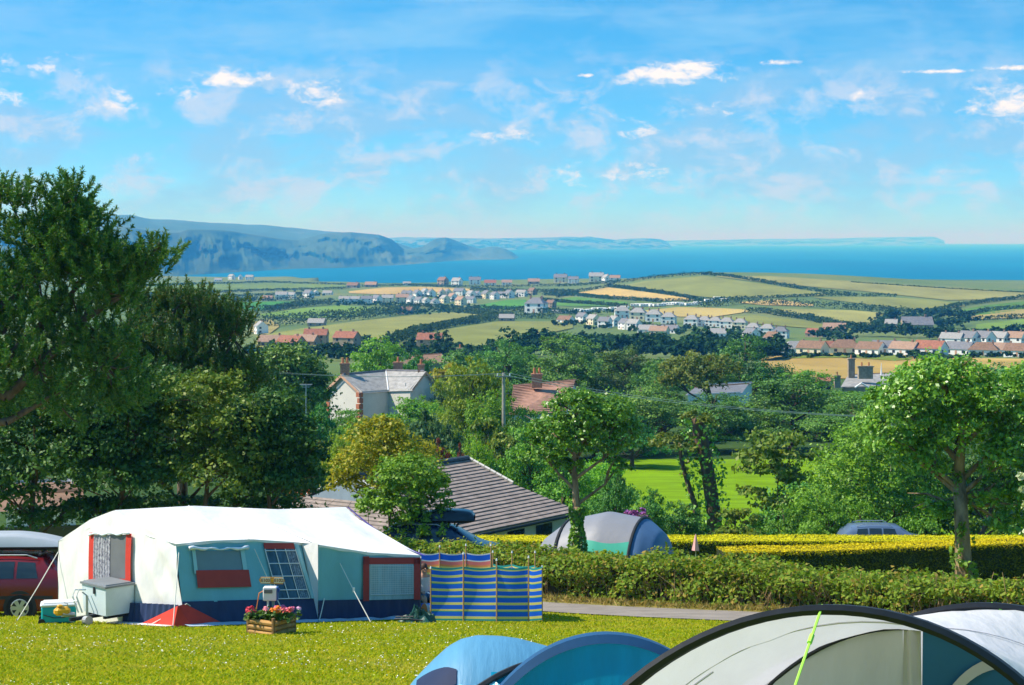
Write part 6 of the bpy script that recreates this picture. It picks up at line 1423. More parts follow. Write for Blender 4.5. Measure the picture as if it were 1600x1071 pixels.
# -- white house
WHo = Vector((-13.6, 205.0, Zg(-13.6, 205))); wh = empty('white_house', WHo, 0, 'white house with brick quoins and three chimneys among the trees', 'house')
def wp(px, py, Y): return P(px, py, Y) - WHo
A1, A2, J, B1, B2 = wp(512, 609, 208.5), wp(565, 612, 203.0), wp(607, 609, 206.0), wp(641, 608, 203.2), wp(684, 605, 208.0)
RA, RJ, RB = wp(536, 587, 206), wp(603, 581, 211.0), wp(663, 582, 206.0)
bA, bJ, bB = A1 + Vector((4, 6, 0)), Vector((RJ.x, RJ.y + 5, A1.z)), B2 + Vector((-3, 5, 0))
b = MB(); zb = -1.0
def dn(v): return Vector((v.x, v.y, zb))
for (a_, c_) in ((A1, A2), (A2, J), (J, B1), (B1, B2), (B2, bB), (bB, bJ), (bJ, bA), (bA, A1)): b.quad(dn(a_), dn(c_), c_, a_)
b.poly([A1, A2, RA]); b.poly([B1, B2, RB]); b.build('wall', mat('house_render', (.60, .57, .50), rough=.9, var=.06, scale=1), wh)
b = MB(); up = Vector((0, 0, .10))
ovA = (RA - RJ).normalized() * .35; ovB = (RB - RJ).normalized() * .35; dr = Vector((0, -.25, -.18))
for f_ in ([A2 + dr + ovA, J + dr, RJ + up, RA + up + ovA], [J + dr, B1 + dr + ovB, RB + up + ovB, RJ + up], [RA + up + ovA, RJ + up, bJ + up, bA + up, A1 + ovA + Vector((0, 0, -.1))], [RJ + up, RB + up + ovB, B2 + ovB + Vector((.2, .2, -.1)), bB + up, bJ + up]): b.poly(f_)
rf = b.build('roof', SLATE, wh)
for (r_, e_, ov) in ((RA, A1, ovA), (RA, A2, ovA), (RB, B1, ovB), (RB, B2, ovB)):
    m_ = MB(); a_, c_ = r_ + ov + Vector((0, -.05, .05)), e_ + ov + Vector((0, -.08, -.12)); m_.quad(a_ + Vector((0, -.02, .12)), c_ + Vector((0, -.02, .12)), c_ + Vector((0, -.02, -.22)), a_ + Vector((0, -.02, -.22))); m_.build('barge_board', BARGE, wh)
m_ = MB(); m_.tube([RA + up * 1.5, RJ + up * 1.5], .10, 6); m_.build('ridge', SLATED, rf); m_ = MB(); m_.tube([RJ + up * 1.5, RB + up * 1.5], .10, 6); m_.build('ridge', SLATED, rf)
m_ = MB(); m_.tube([RJ + up * 1.3, J + Vector((0, -.2, -.05))], .07, 6); m_.build('valley', WPLAST, rf)
for (cpt, s) in ((A1, 1), (A2, -1)):
    for k in range(7):
        m_ = MB(); zz_ = cpt.z - .35 - k * .62; w_ = .42 if k % 2 else .62; m_.box((cpt.x + s * w_ * .36, cpt.y + (-.02), zz_), (w_, .5, .5), rz=math.atan2((A2 - A1).y, (A2 - A1).x)); m_.build('quoin', BRICK, wh)
chimney(rf, wp(539, 589, 206.6), .95, .8, 1.5, BRICKC, 2); chimney(rf, wp(622, 582, 211), 1.0, .8, 1.15, BRICKC, 1); chimney(rf, wp(658, 585, 206.8), .7, .7, 1.1, BRICKC, 1)
m_ = MB(); m_.tube([wp(634, 604, 203.4), wp(634, 599, 203.4)], .05, 5); m_.build('aerial', STEEL, rf)
# -- brown-roofed cottage, manor and half-hidden roofs: gabled bodies with their own chimneys
def gable_house(name, label, ridge, eave, wall, roofm, stacks, back=4.0, over=.4):
    """ridge and eave = ((px,py,Y) left, right)"""
    rl, rr = P(*ridge[0]), P(*ridge[1]); el, er = P(*eave[0]), P(*eave[1]); c = (el + er) / 2; org = Vector((c.x, c.y, Zg(c.x, c.y)))
    root = empty(name, org, 0, label, 'house'); rl, rr, el, er = [v - org for v in (rl, rr, el, er)]
    hl, hr_ = 2 * rl - el, 2 * rr - er; hl.z, hr_.z = el.z, er.z
    ins = (er - el).normalized() * over
    b = MB()
    for (a_, c_) in ((el + ins, er - ins), (er - ins, hr_ - ins), (hr_ - ins, hl + ins), (hl + ins, el + ins)):
        b.quad(Vector((a_.x, a_.y, -1.5)), Vector((c_.x, c_.y, -1.5)), c_ + Vector((0, .15, .1)), a_ + Vector((0, .15, .1)))
    b.poly([el + ins, rl + ins - Vector((0, 0, .1)), hl + ins]); b.poly([er - ins, hr_ - ins, rr - ins - Vector((0, 0, .1))]); b.build('wall', wall, root)
    b = MB(); b.quad(el, er, rr, rl); b.quad(hr_, hl, rl, rr)
    rf_ = b.build('roof', roofm, root)
    m_ = MB(); m_.tube([rl, rr], .13, 6); m_.build('ridge', BROWNT, rf_)
    for (px, py, Y, w, d, h, mm, pots) in stacks: q = P(px, py, Y) - org; chimney(rf_, q, w, d, h, mm, pots)
    n_ = 3
    for k in range(n_):
        t = (k + .7) / (n_ + .4); q = el.lerp(er, t) + Vector((0, .08, -1.1)); m_ = MB(); m_.box(q, (.95, .08, 1.05), rz=math.atan2((er - el).y, (er - el).x)); m_.build('window', WGLASS, root)
    return root
def rows_mat(name, c, rows):
    m = mat(name, c, rough=.85, var=.28, scale=1.4, col2=tuple(min(1, x * 1.5) for x in c)); return m
rb_ = gable_house('cottage', 'cottage with a brown tiled roof and brick chimney beside the utility pole', ((802, 603, 189), (899, 594, 192)), ((795, 650, 180), (884, 646, 184)), WHITEW, rows_mat('cottage_tile', (.34, .18, .12), 12), [(839, 606, 188, 1.0, .9, 1.4, BRICKC, 2)])
# tile courses on that roof
crf = [o for o in rb_.children if o.name.startswith('roof')][0]
rl, rr, el, er = [P(*q) - rb_.location for q in ((802, 603, 189), (899, 594, 192), (795, 650, 180), (884, 646, 184))]
CT = mat('cottage_tile_course', (.36, .20, .14), rough=.85, var=.3, scale=3)
for k in range(18):
    t0, t1 = k / 18, (k + 1) / 18 - .01; m_ = MB(); nrm_ = (er - el).cross(rl - el).normalized()
    a_, b_, c_, d_ = rl.lerp(el, t0), rr.lerp(er, t0), rr.lerp(er, t1), rl.lerp(el, t1)
    if nrm_.z < 0: nrm_ = -nrm_
    m_.add([a_ + nrm_ * .02, b_ + nrm_ * .02, c_ + nrm_ * .10, d_ + nrm_ * .10, c_, d_], [(0, 1, 2, 3), (3, 2, 4, 5)]); m_.build('tile_course', CT, crf)
gable_house('cottage', 'long dark brown roof behind the chimneys of the white house', ((640, 556, 300), (690, 553, 302)), ((628, 570, 292), (702, 567, 294)), STONE, BROWNT, [(719, 566, 297, 1.1, 1.0, 2.2, STONE, 1)])
mn = gable_house('manor', 'stone manor with tall chimneys and a white gable among the trees', ((1325, 586, 302), (1400, 583, 304)), ((1313, 606, 292), (1404, 603, 296)), STONE, SLATE, [(1330, 590, 300, 1.0, 1.0, 3.0, STONE, 1), (1352, 592, 296, 2.2, 1.1, 2.0, STONE, 2), (1308, 606, 292, .9, .9, 1.9, STONE, 1)])
m_ = MB(); q0, q1, q2 = [P(*q) - mn.location for q in ((1336, 606, 291), (1346, 599, 291), (1358, 606, 291))]; m_.tube([q0, q1, q2], .16, 6); m_.build('gable_board', WHITEW, mn)
m_ = MB(); q = P(1377, 586, 301) - mn.location; m_.tube([q, q + Vector((0, 0, 1.0)), q + Vector((0, 0, 1.9))], [.18, .08, .03], 6); m_.build('finial', WHITEW, mn)
gable_house('cottage', 'small roof with a white verge behind the flat-topped pine', ((1086, 606, 222), (1170, 600, 226)), ((1070, 618, 214), (1160, 614, 218)), WHITEW, SLATED, [])
gable_house('cottage', 'terracotta roof corner left of the manor chimneys', ((1277, 590, 296), (1296, 589, 297)), ((1272, 598, 291), (1300, 597, 292)), STONE, REDT, [])
gable_house('cottage', 'white cottage half hidden behind the dark trees at the left', ((0, 772, 72), (130, 768, 73)), ((-10, 800, 68), (135, 796, 69)), WHITEW, BROWNT, [])
# -- utility poles and wires
def pole_at(label, px, Y, top):
    g = G(px, Y); zt = -(top - HY) / F * Y - g.z; o = empty('utility_pole', g, 0, label, 'pole'); b = MB(); b.tube([(0, 0, -.5), (0, 0, zt)], [.17, .12], 9); b.build('post', mat('pole_wood', (.36, .33, .27), rough=.9, var=.2, scale=6) if 'pole_wood' not in bpy.data.materials else bpy.data.materials['pole_wood'], o)
    b = MB(); b.box((0, -.12, zt - .25), (1.1, .10, .10)); b.build('crossarm', bpy.data.materials['pole_wood'], o)
    for s in (-.45, .45): b = MB(); b.tube([(s, -.12, zt - .2), (s, -.12, zt - .02)], [.05, .035], 7); b.build('insulator', WPLAST, o)
    return g + Vector((0, -.12, zt - .02))
t1 = pole_at('weathered utility pole carrying wires in front of the cottages', 787, 140, 583); t2 = pole_at('utility pole hidden in the trees at the right', 1395, 98, 652); t0_ = pole_at('utility pole hidden behind the left-hand conifer', 330, 150, 572)
WIRE = mat('wire', (.10, .17, .15), rough=.5, var=.05)
wr = empty('overhead_wires', t1, 0, 'pair of overhead wires slung across the middle of the valley', 'wires')
for (a_, c_, sag) in ((t0_, t1, .5), (t1, t2, .55)):
    for s in (-.45, .45):
        b = MB(); b.tube([a_.lerp(c_, k / 16) - t1 + Vector((s, 0, -sag * 4 * (k / 16) * (1 - k / 16))) for k in range(17)], .015, 4, cap=False); b.build('wire', WIRE, wr)
g = G(478, 138); o = empty('aerial_mast', g, 0, 'thin aerial mast below the round yew', 'aerial'); zt = -(600 - HY) / F * 138 - g.z
b = MB(); b.tube([(0, 0, 0), (0, 0, zt)], .04, 5); b.build('mast', STEEL, o)
for k in range(3): b = MB(); b.tube([(-.45 + .1 * k, 0, zt - .05 - .1 * k), (.45 - .1 * k, 0, zt - .05 - .1 * k)], .025, 4); b.build('element', STEEL, o)

# -- village houses: prototypes, then copies with their parts
def house_proto(kind, wallm, roofm, stackm):
    """returns [(part name, mesh, location, is sub-part of roof)]"""
    w, d, hw_, hr_ = {'gable': (8.5, 7.0, 4.9, 3.0), 'hip': (9.5, 8.0, 4.9, 2.7), 'bung': (12.0, 8.0, 2.8, 3.0), 'semi': (11.5, 7.5, 5.0, 2.9), 'hipb': (13.0, 8.5, 2.7, 3.1)}[kind]
    b = MB(); x, y = w / 2, d / 2
    b.box((0, 0, hw_ / 2 - .5), (w, d, hw_ + 1.0))
    if kind[:3] != 'hip': b.poly([(-x, -y, hw_), (-x, 0, hw_ + hr_ - .1), (-x, y, hw_)]); b.poly([(x, -y, hw_), (x, y, hw_), (x, 0, hw_ + hr_ - .1)])
    parts = [('wall', b.mesh('wall', wallm), (0, 0, 0), 0)]
    b = MB(); o = .35; r_ = 0 if kind[:3] != 'hip' else y * .85; ze = hw_ - o * hr_ / y
    A, B_, C_, D_ = (-x - o, -y - o, ze), (x + o, -y - o, ze), (x + o, y + o, ze), (-x - o, y + o, ze); e0, e1 = (-x - o + r_, 0, hw_ + hr_), (x + o - r_, 0, hw_ + hr_)
    b.add([A, B_, C_, D_, e0, e1], [(0, 1, 5, 4), (2, 3, 4, 5)] + ([(1, 2, 5), (3, 0, 4)] if kind[:3] == 'hip' else []))
    parts.append(('roof', b.mesh('roof', roofm), (0, 0, 0), 0))
    b = MB(); b.box((0, 0, .45), (.8, .7, 1.7)); cm = b.mesh('chimney', stackm)
    parts.append(('chimney', cm, (x * .62, 0, hw_ + hr_ - .4), 1))
    if kind in ('semi', 'hip'): parts.append(('chimney', cm, (-x * .62, 0, hw_ + hr_ - .4), 1))
    b = MB(); b.box((0, 0, 0), (1.3, .08, 1.25)); wm = b.mesh('window', WGLASS)
    b = MB(); b.box((0, 0, 0), (.08, 1.3, 1.25)); wm2 = b.mesh('window', WGLASS)
    b = MB(); b.box((0, 0, 0), (1.0, .08, 2.0)); dm = b.mesh('door', BARGE)
    for zz_ in ([1.5, 3.8] if hw_ > 4 else [1.4]):
        for xx in (-x * .58, x * .58): parts.append(('window', wm, (xx, -y - .03, zz_), 0))
        parts.append(('window', wm2, (-x - .03, 0, zz_), 0)); parts.append(('window', wm2, (x + .03, -y * .4, zz_), 0))
    parts.append(('door', dm, (0, -y - .03, 1.0), 0))
    return parts, w
HP_ = {}
def house(label, px, py, wpx, kind, wallm, roofm, rz, group, stackm=STACK, ymin=300, name='house'):
    g = hit(px, py, ymin)
    if g is None: return
    key = (kind, wallm.name, roofm.name, stackm.name)
    if key not in HP_: HP_[key] = house_proto(*((kind, wallm, roofm, stackm)))
    parts, w = HP_[key]; s = max(.62, min(1.7, wpx * g.y / F / w))
    root = empty(name, g, R(rz), label, 'house', group); root.scale = (s, s, s); rf_ = None
    for (nm, me, loc, sub_) in parts:
        o = link(bpy.data.objects.new(nm, me), rf_ if sub_ else root); o.location = loc
        if nm == 'roof': rf_ = o
W_, C_W, ST = WHITEW, CREAMW, STONE
def row(phrase, group, items, ymin=300, stackm=STACK):
    for i, (px, py, w, kind, wm, rm, rz) in enumerate(items):
        wn_ = {'white_wall': 'white', 'cream_wall': 'cream', 'stone': 'stone'}[wm.name]; rn = {'slate': 'slate', 'dark_slate': 'slate', 'red_tile': 'red', 'brown_tile': 'brown', 'pinkish_tile': 'pinkish'}[rm.name]
        house('%s house from left %s, %s with %s roof' % (ORD[i], phrase, wn_, rn), px, py, w, kind, wm, rm, rz, group, stackm, ymin)
row('along the sandy rough', 'houses along the sandy rough', [(1243, 552, 32, 'hipb', W_, SLATE, 10), (1270, 553, 36, 'bung', C_W, BROWNT, -38), (1290, 552, 18, 'bung', W_, REDT, 0), (1320, 552, 48, 'hipb', C_W, BROWNT, -10), (1361, 554, 32, 'bung', W_, BROWNT, -42), (1385, 552, 26, 'bung', W_, SLATED, -20), (1414, 554, 42, 'bung', W_, PINKT, -40), (1454, 554, 46, 'bung', W_, REDT, -38), (1500, 554, 42, 'bung', W_, SLATED, -40), (1537, 555, 36, 'hipb', W_, BROWNT, -20), (1567, 555, 32, 'bung', W_, PINKT, -30), (1594, 557, 28, 'bung', W_, BROWNT, -35)])
row('in the upper row by the barn', 'second row right of the barn', [(1488, 543, 30, 'semi', W_, SLATE, -35), (1514, 543, 28, 'gable', W_, SLATED, -50), (1538, 543, 28, 'gable', W_, SLATED, -55), (1562, 542, 26, 'gable', W_, SLATE, -45), (1588, 542, 26, 'gable', W_, PINKT, -40)])
row('in the line of slate villas', 'slate villas above the wood', [(972, 497, 23, 'hip', W_, SLATE, 0), (997, 500, 24, 'hip', C_W, SLATE, -15), (1022, 503, 24, 'hip', W_, SLATE, -15), (1045, 506, 22, 'hip', W_, SLATE, -15), (1081, 510, 22, 'hip', W_, SLATE, -20), (1101, 510, 19, 'hip', W_, SLATE, -20), (1118, 511, 19, 'hip', W_, SLATE, -20), (1136, 513, 21, 'hip', W_, SLATE, -20), (1157, 514, 20, 'hip', C_W, SLATE, -20), (1177, 522, 21, 'hip', W_, SLATE, -20), (1199, 524, 22, 'hip', W_, SLATE, -20), (1220, 529, 17, 'hip', W_, SLATED, -20)])
row('in the line behind the dark wood', 'lower line of village houses', [(884, 505, 15, 'bung', W_, BROWNT, -40), (910, 504, 16, 'gable', W_, SLATED, -50), (927, 508, 18, 'gable', C_W, SLATE, -55), (945, 512, 16, 'gable', W_, SLATED, -30), (960, 510, 15, 'gable', W_, SLATE, -60), (977, 515, 15, 'gable', W_, SLATED, -60), (991, 516, 15, 'gable', W_, SLATE, -40), (1012, 521, 18, 'bung', W_, SLATE, -20), (1030, 523, 22, 'bung', C_W, PINKT, -25), (1047, 521, 16, 'bung', W_, SLATED, -30), (1120, 527, 24, 'bung', W_, SLATE, -10), (1174, 533, 14, 'gable', W_, SLATED, -60), (1208, 541, 22, 'gable', W_, BROWNT, -60), (1275, 527, 26, 'bung', ST, REDT, -30), (1304, 521, 34, 'bung', ST, PINKT, -15)])
row('in the terrace above the kidney field', 'pale terrace by the kidney field', [(538, 474, 16, 'semi', W_, SLATE, -5), (554, 474, 16, 'semi', W_, SLATE, -5), (573, 474, 17, 'semi', W_, SLATED, -5), (589, 474, 14, 'gable', W_, SLATED, -50), (606, 473, 18, 'semi', C_W, SLATE, -5), (629, 473, 20, 'semi', C_W, PINKT, -5)])
row('mid white village', 'white village middle', [(643, 475, 14, 'gable', W_, SLATED, -60), (655, 476, 13, 'gable', W_, SLATED, -50), (666, 477, 13, 'gable', W_, SLATE, -65), (680, 479, 14, 'gable', W_, SLATED, -70), (695, 474, 14, 'gable', C_W, SLATE, -60), (707, 471, 14, 'gable', W_, PINKT, -60), (720, 477, 15, 'gable', C_W, PINKT, -50), (735, 474, 14, 'semi', W_, SLATED, -30)])
row('topmost in the white village', 'white village top line', [(636, 465, 16, 'semi', W_, SLATED, -20), (652, 466, 14, 'gable', W_, SLATED, -60), (664, 463, 13, 'gable', W_, SLATE, -60), (674, 464, 13, 'gable', W_, SLATED, -70), (690, 463, 12, 'gable', C_W, PINKT, -70), (700, 463, 12, 'gable', C_W, SLATED, -70), (718, 462, 17, 'semi', W_, SLATED, -30), (736, 467, 14, 'gable', W_, SLATE, -60), (746, 466, 12, 'gable', W_, SLATED, -60), (760, 467, 14, 'gable', C_W, SLATED, -60), (773, 468, 13, 'gable', W_, SLATED, -60), (784, 466, 12, 'semi', W_, SLATED, -30), (796, 466, 14, 'gable', W_, SLATED, -60), (815, 464, 16, 'semi', W_, SLATE, -30), (832, 461, 12, 'gable', ST, BROWNT, -50)])
row('along the shore', 'houses along the shore', [(552, 450, 18, 'bung', ST, BROWNT, -20), (580, 449, 18, 'bung', ST, PINKT, -10), (636, 446, 12, 'bung', W_, SLATE, 0), (692, 446, 14, 'gable', ST, BROWNT, -40), (714, 447, 14, 'gable', W_, SLATE, -30), (742, 445, 18, 'semi', W_, SLATED, 0), (766, 446, 18, 'bung', W_, REDT, 0), (792, 445, 16, 'bung', W_, PINKT, 0), (834, 444, 18, 'bung', ST, PINKT, 0), (876, 442, 20, 'semi', C_W, SLATED, -10), (896, 443, 16, 'semi', W_, SLATED, -10), (932, 441, 22, 'semi', C_W, SLATE, -8), (948, 442, 14, 'gable', W_, SLATE, -70), (961, 441, 16, 'semi', W_, PINKT, -8)])
row('in the farms by the bay', 'scattered farms', [(238, 433, 8, 'bung', W_, SLATE, 0), (341, 440, 9, 'bung', W_, SLATE, 0), (362, 437, 9, 'gable', W_, SLATE, -40), (376, 437, 8, 'gable', W_, SLATED, -70), (390, 438, 12, 'semi', W_, SLATE, -10), (418, 470, 16, 'bung', ST, PINKT, -10), (440, 468, 18, 'semi', W_, SLATE, -5), (456, 467, 10, 'gable', W_, SLATE, -20), (482, 466, 14, 'gable', W_, SLATED, -40), (494, 463, 10, 'gable', W_, SLATE, -70), (512, 461, 10, 'bung', W_, SLATE, -10)])
row('beyond the round yew', 'red roofs beyond the yew', [(425, 542, 24, 'bung', ST, PINKT, -5), (455, 543, 30, 'bung', ST, REDT, -30), (478, 541, 26, 'bung', ST, PINKT, -20), (494, 538, 26, 'semi', ST, REDT, -5), (542, 543, 30, 'semi', ST, REDT, -25), (672, 546, 34, 'semi', ST, REDT, -10)], ymin=380)
house('large white house with a blue-grey wing and slate roof by the caravans', 838, 489, 30, 'hip', W_, SLATED, -20, 'village outliers'); house('small brown house right of the large white house', 861, 481, 12, 'gable', ST, BROWNT, -40, 'village outliers')
house('lone white cottage beside the small dry field', 408, 522, 10, 'gable', W_, SLATE, -70, 'village outliers'); house('long grey barn below the olive paddock', 1432, 517, 46, 'bung', ST, SLATED, 0, 'village outliers', name='barn'); house('grey shed left of the long barn', 1393, 516, 16, 'gable', ST, SLATE, -20, 'village outliers', name='shed'); house('low grey building in the trees left of the big olive field', 495, 510, 20, 'bung', ST, SLATE, -10, 'village outliers', name='barn'); house('half-hidden stone cottage above the big olive field', 633, 491, 24, 'bung', ST, BROWNT, -20, 'village outliers'); house('small grey shed between the two olive fields', 792, 502, 16, 'bung', ST, SLATE, -5, 'village outliers', name='shed')
# -- static caravans in rows
b = MB(); b.box((0, 0, 1.55), (8.5, 3.0, 2.3), bev=.25); CV = [('body', b.mesh('body', WHITEW), (0, 0, 0))]
b = MB(); b.box((0, 0, 0), (1.5, .06, .8)); wm = b.mesh('window', WGLASS); CV += [('window', wm, (x_, -1.53, 1.8)) for x_ in (-2.8, 0, 2.8)]
b = MB(); b.box((0, 0, .2), (8.0, 2.6, .42)); CV.append(('skirt', b.mesh('skirt', SLATED), (0, 0, 0)))
cl = [(k, 477 - (k - 990) * .035, 'back') for k in range(992, 1092, 7)] + [(k, 487 - (k - 870) * .06, 'front') for k in range(868, 985, 9)] + [(1107, 468, 'far'), (1121, 466, 'far'), (1133, 467, 'far')]
cnt = {}
for i, (px, py, rw) in enumerate(cl):
    g = hit(px, py + 3 + random.uniform(-1.2, 1.2), 600); k = cnt.get(rw, 0); cnt[rw] = k + 1
    lab = {'back': '%s white caravan from the left in the back row under the hedge', 'front': '%s white caravan from the left in the front row near the large house', 'far': '%s of three white caravans on the headland lane'}[rw] % ORD[k]
    root = empty('caravan', g, R(-35 + 70 * random.random()), lab, 'caravan', 'static caravans')
    root.scale = (.62, .62, .62)
    for nm, me, loc in CV: o = link(bpy.data.objects.new(nm, me), root); o.location = loc

# ================================================================ FIELD HEDGES AND FAR WOODS
HROW = leafmat('hedgerow_leaf', [(.020, .052, .014), (.035, .078, .018), (.055, .10, .024)], .15, .8, .05, objvar=.15)
WOODL = leafmat('far_wood_leaf', [(.016, .050, .016), (.028, .075, .020), (.048, .10, .026)], .15, .8, .05, objvar=.15)
def hedgerow(label, pts, h=2.4, w=2.4, dens=5.0, leaf=1.15, seed=1, ymin=300):
    rng = np.random.default_rng(seed); g = [hit(px, py, ymin) for px, py in pts]; g = [q for q in g if q is not None]
    base = g[0].copy(); Cs = []
    for (p0, p1), (a_, c_) in zip(zip(pts, pts[1:]), zip(g, g[1:])):
        n = max(12, int((c_ - a_).length * dens)); n = min(n, 5000); t = rng.random(n)
        x = a_.x + (c_.x - a_.x) * t + rng.normal(size=n) * w * .35; y = a_.y + (c_.y - a_.y) * t + rng.normal(size=n) * w * .35
        lump = np.array([.75 + .25 * mnoise.noise(Vector((q * 40 + seed, seed * 3.1, 0))) + .25 * mnoise.noise(Vector((q * 9 + seed, 1, 0))) for q in t])
        z = zg(x, y) + h * np.clip(lump, .25, 1.5) * rng.random(n) ** .6; Cs.append(np.stack([x, y, z], 1))
    C = np.concatenate(Cs) - np.array(base); N_ = np.tile([0, -.5, .8], (len(C), 1))
    V_, Q_ = leaves(C, N_, leaf, rng, .75, .9); o = np_obj('field_hedge', V_, Q_, HROW); o.location = base; return tag(o, label, 'hedge', 'field hedges')
HR = [('dark hedge along the skyline of the headland', [(958, 444), (1010, 437), (1060, 432), (1100, 430), (1160, 437), (1230, 449), (1290, 459), (1330, 462)], 3.2), ('hedge above the pale wheat field', [(870, 466), (905, 457), (950, 449), (1000, 455), (1090, 470)], 3), ('hedge below the pale wheat field', [(850, 462), (905, 463), (950, 468), (1030, 473), (1100, 472)], 3),
      ('hedge under the headland brow', [(1090, 471), (1200, 467), (1290, 463), (1400, 464)], 2.6), ('thick hedge crossing the middle of the headland', [(1090, 482), (1160, 475), (1270, 481), (1330, 484), (1400, 491), (1430, 494)], 5), ('hedge running down to the red-roofed bungalow', [(1165, 490), (1190, 489), (1260, 500), (1320, 513), (1350, 518)], 4), ('short hedge at the right end of the pale field', [(1392, 491), (1384, 502), (1370, 514)], 4),
      ('hedge climbing to the right edge of the headland', [(1440, 492), (1500, 479), (1560, 471), (1640, 463)], 3), ('hedge below the dry brown field', [(1490, 503), (1560, 500), (1640, 496)], 3), ('hedge above the dry brown field', [(1495, 497), (1545, 487), (1640, 480)], 3), ('hedge on the seaward edge of the long pasture', [(1330, 442), (1420, 448), (1500, 453), (1640, 460)], 1.2),
      ('upper hedge of the shore strip fields', [(180, 450), (300, 445), (420, 442), (540, 446)], 2.4), ('lower hedge of the shore strip fields', [(180, 465), (300, 459), (420, 455), (545, 452)], 3), ('hedge across the strip fields below the shore', [(200, 470), (330, 466), (440, 462), (480, 460)], 3), ('hedge above the bright green field', [(340, 475), (400, 471), (490, 471)], 4),
      ('wavy hedge between the two green fields on the left', [(360, 487), (415, 489), (470, 480), (520, 476)], 5), ('wooded hedge along the top of the big olive field', [(392, 512), (430, 510), (500, 505), (560, 500), (610, 494), (650, 488), (690, 487)], 7), ('hedge between the village and the big olive field', [(690, 487), (740, 491), (790, 497), (870, 499)], 4), ('broken hedge between the two olive fields', [(605, 541), (650, 523), (700, 512), (740, 505)], 4),
      ('hedge above the rounded olive field', [(735, 507), (770, 501), (800, 499)], 5), ('hedge behind the shore houses', [(545, 449), (640, 447), (720, 450), (830, 449), (870, 447)], 3), ('hedge along the lane to the white hotel', [(870, 448), (930, 445), (970, 441)], 3), ('hedge behind the white village', [(735, 454), (800, 457), (860, 458), (900, 459)], 4), ('hedge in front of the caravan field', [(845, 470), (880, 474), (980, 481)], 3), ('hedge beside the vivid green field', [(740, 484), (800, 487), (860, 490), (900, 492)], 4)]
for i, (lab, pts, h) in enumerate(HR): hedgerow(lab, pts, h, max(2.2, h * .8), 10 if h < 4 else 13, 1.0, 200 + i)
def wood(label, spots, seed, leaf=1.3, per=330, mtl=None, ymin=300):
    """woods that read as one mass: crowns standing on the ground, (column, base row, width, height) in photo pixels"""
    rng = np.random.default_rng(seed); Cs, Ns, sz = [], [], []; base = None
    for (px, py, w, h) in spots:
        g = hit(px, py, ymin)
        if g is None: continue
        if base is None: base = g.copy()
        k = g.y / F; rx, rz_ = w * k * .55, h * k
        lb = [(g.x + rng.normal() * rx * .25, g.y + rng.normal() * rx * .4, g.z + rz_ * .5, rx * .7, rx * .7, rz_ * .5)] + [(g.x + rng.normal() * rx * .5, g.y + rng.normal() * rx * .5, g.z + rz_ * (.25 + .4 * rng.random()), rx * .45, rx * .45, rz_ * .3) for _ in range(4)]
        c, n_ = crown_points(lb, per, rng, 14, .35, .2); Cs.append(c); Ns.append(n_)
    C = np.concatenate(Cs) - np.array(base); V_, Q_ = leaves(C, np.concatenate(Ns), leaf, rng, .75, .7); o = np_obj('woodland', V_, Q_, mtl or WOODL); o.location = base; return tag(o, label, 'woodland', kind='stuff')
rr_ = random.Random(5)
def spots(x0, x1, step, y0, y1, w, h, jy=3): return [(x + rr_.uniform(-step, step) * .4, lerp(y0, y1, (x - x0) / max(1, x1 - x0)) + rr_.uniform(-jy, jy), w * rr_.uniform(.7, 1.3), h * rr_.uniform(.75, 1.25)) for x in np.arange(x0, x1 + 1, step)]
wood('dark wood below the village', spots(790, 1210, 11, 556, 562, 34, 34, 4) + spots(900, 1220, 14, 545, 550, 30, 22, 3), 301, 1.15, 420)
wood('trees around the barn behind the right-hand houses', spots(1330, 1640, 13, 527, 534, 30, 20, 4) + spots(1370, 1520, 13, 505, 512, 24, 15, 4) + spots(1440, 1500, 10, 496, 500, 22, 14, 3) + spots(1285, 1330, 12, 530, 534, 26, 14), 302, 1.25, 300)
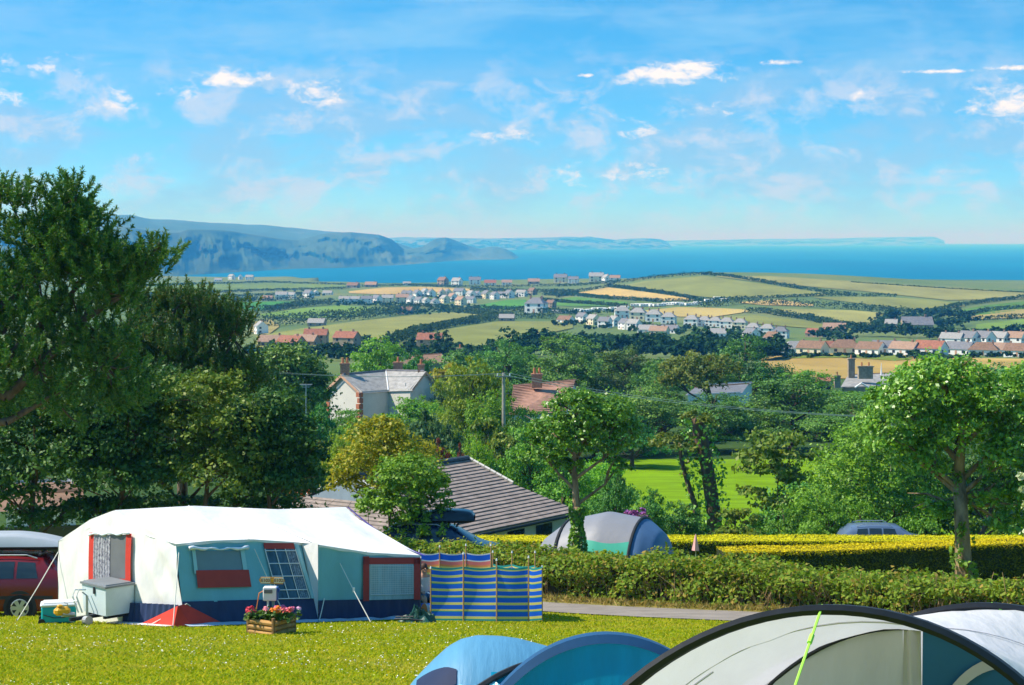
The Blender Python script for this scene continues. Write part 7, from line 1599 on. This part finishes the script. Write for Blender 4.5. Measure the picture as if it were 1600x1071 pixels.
wood('bushes in front of the houses by the sandy rough', spots(1200, 1640, 19, 558, 560, 20, 7, 1.5) + spots(1150, 1240, 12, 548, 556, 26, 16, 3) + spots(1430, 1470, 12, 560, 562, 24, 10), 303, .9, 170)
wood('trees round the red roofs and the big olive field', spots(395, 760, 13, 560, 562, 32, 20, 4) + [(430, 538, 12, 10), (575, 541, 26, 16), (640, 545, 24, 16), (688, 548, 34, 30), (710, 552, 30, 18), (600, 552, 30, 16), (800, 548, 24, 14), (770, 552, 26, 14)], 304, 1.0, 380)
wood('trees scattered through the white village', spots(530, 740, 9, 478, 484, 20, 8, 2) + spots(640, 740, 9, 471, 472, 12, 6, 2) + spots(600, 700, 10, 494, 490, 22, 11, 2) + spots(640, 830, 17, 468, 466, 12, 6, 2) + [(480, 462, 18, 10), (500, 466, 22, 9), (446, 458, 16, 8), (470, 470, 18, 10)], 305, 1.2, 110)
wood('trees among the slate villas and caravans', spots(870, 1220, 9, 508, 530, 18, 9, 5) + spots(900, 1000, 14, 494, 488, 16, 7, 2) + [(1100, 430, 9, 4), (990, 522, 20, 12), (1060, 527, 26, 16), (1150, 522, 22, 12)], 306, 1.2, 120)
# ================================================================ HAZE over the whole country
hb = MB(); hb.box((0, 25600, (SEA - 8 + 190) / 2), (62000, 53800, 190 - (SEA - 8)))
hm = bpy.data.materials.new('haze'); hm.use_nodes = True
hm.node_tree.nodes.clear()
pv = hm.node_tree.nodes.new('ShaderNodeVolumePrincipled'); ho = hm.node_tree.nodes.new('ShaderNodeOutputMaterial')
pv.inputs['Density Attribute'].default_value = ''; hm.cycles.homogeneous_volume = True
pv.inputs['Color'].default_value = (.075, .44, 1.0, 1); pv.inputs['Absorption Color'].default_value = (1, 1, 1, 1); pv.inputs['Density'].default_value = 1.7e-4; pv.inputs['Anisotropy'].default_value = 0.0
hm.node_tree.links.new(pv.outputs[0], ho.inputs['Volume'])
hz = hb.build('haze', hm); tag(hz, 'blue sea haze hanging over the distant country', 'haze', kind='stuff')
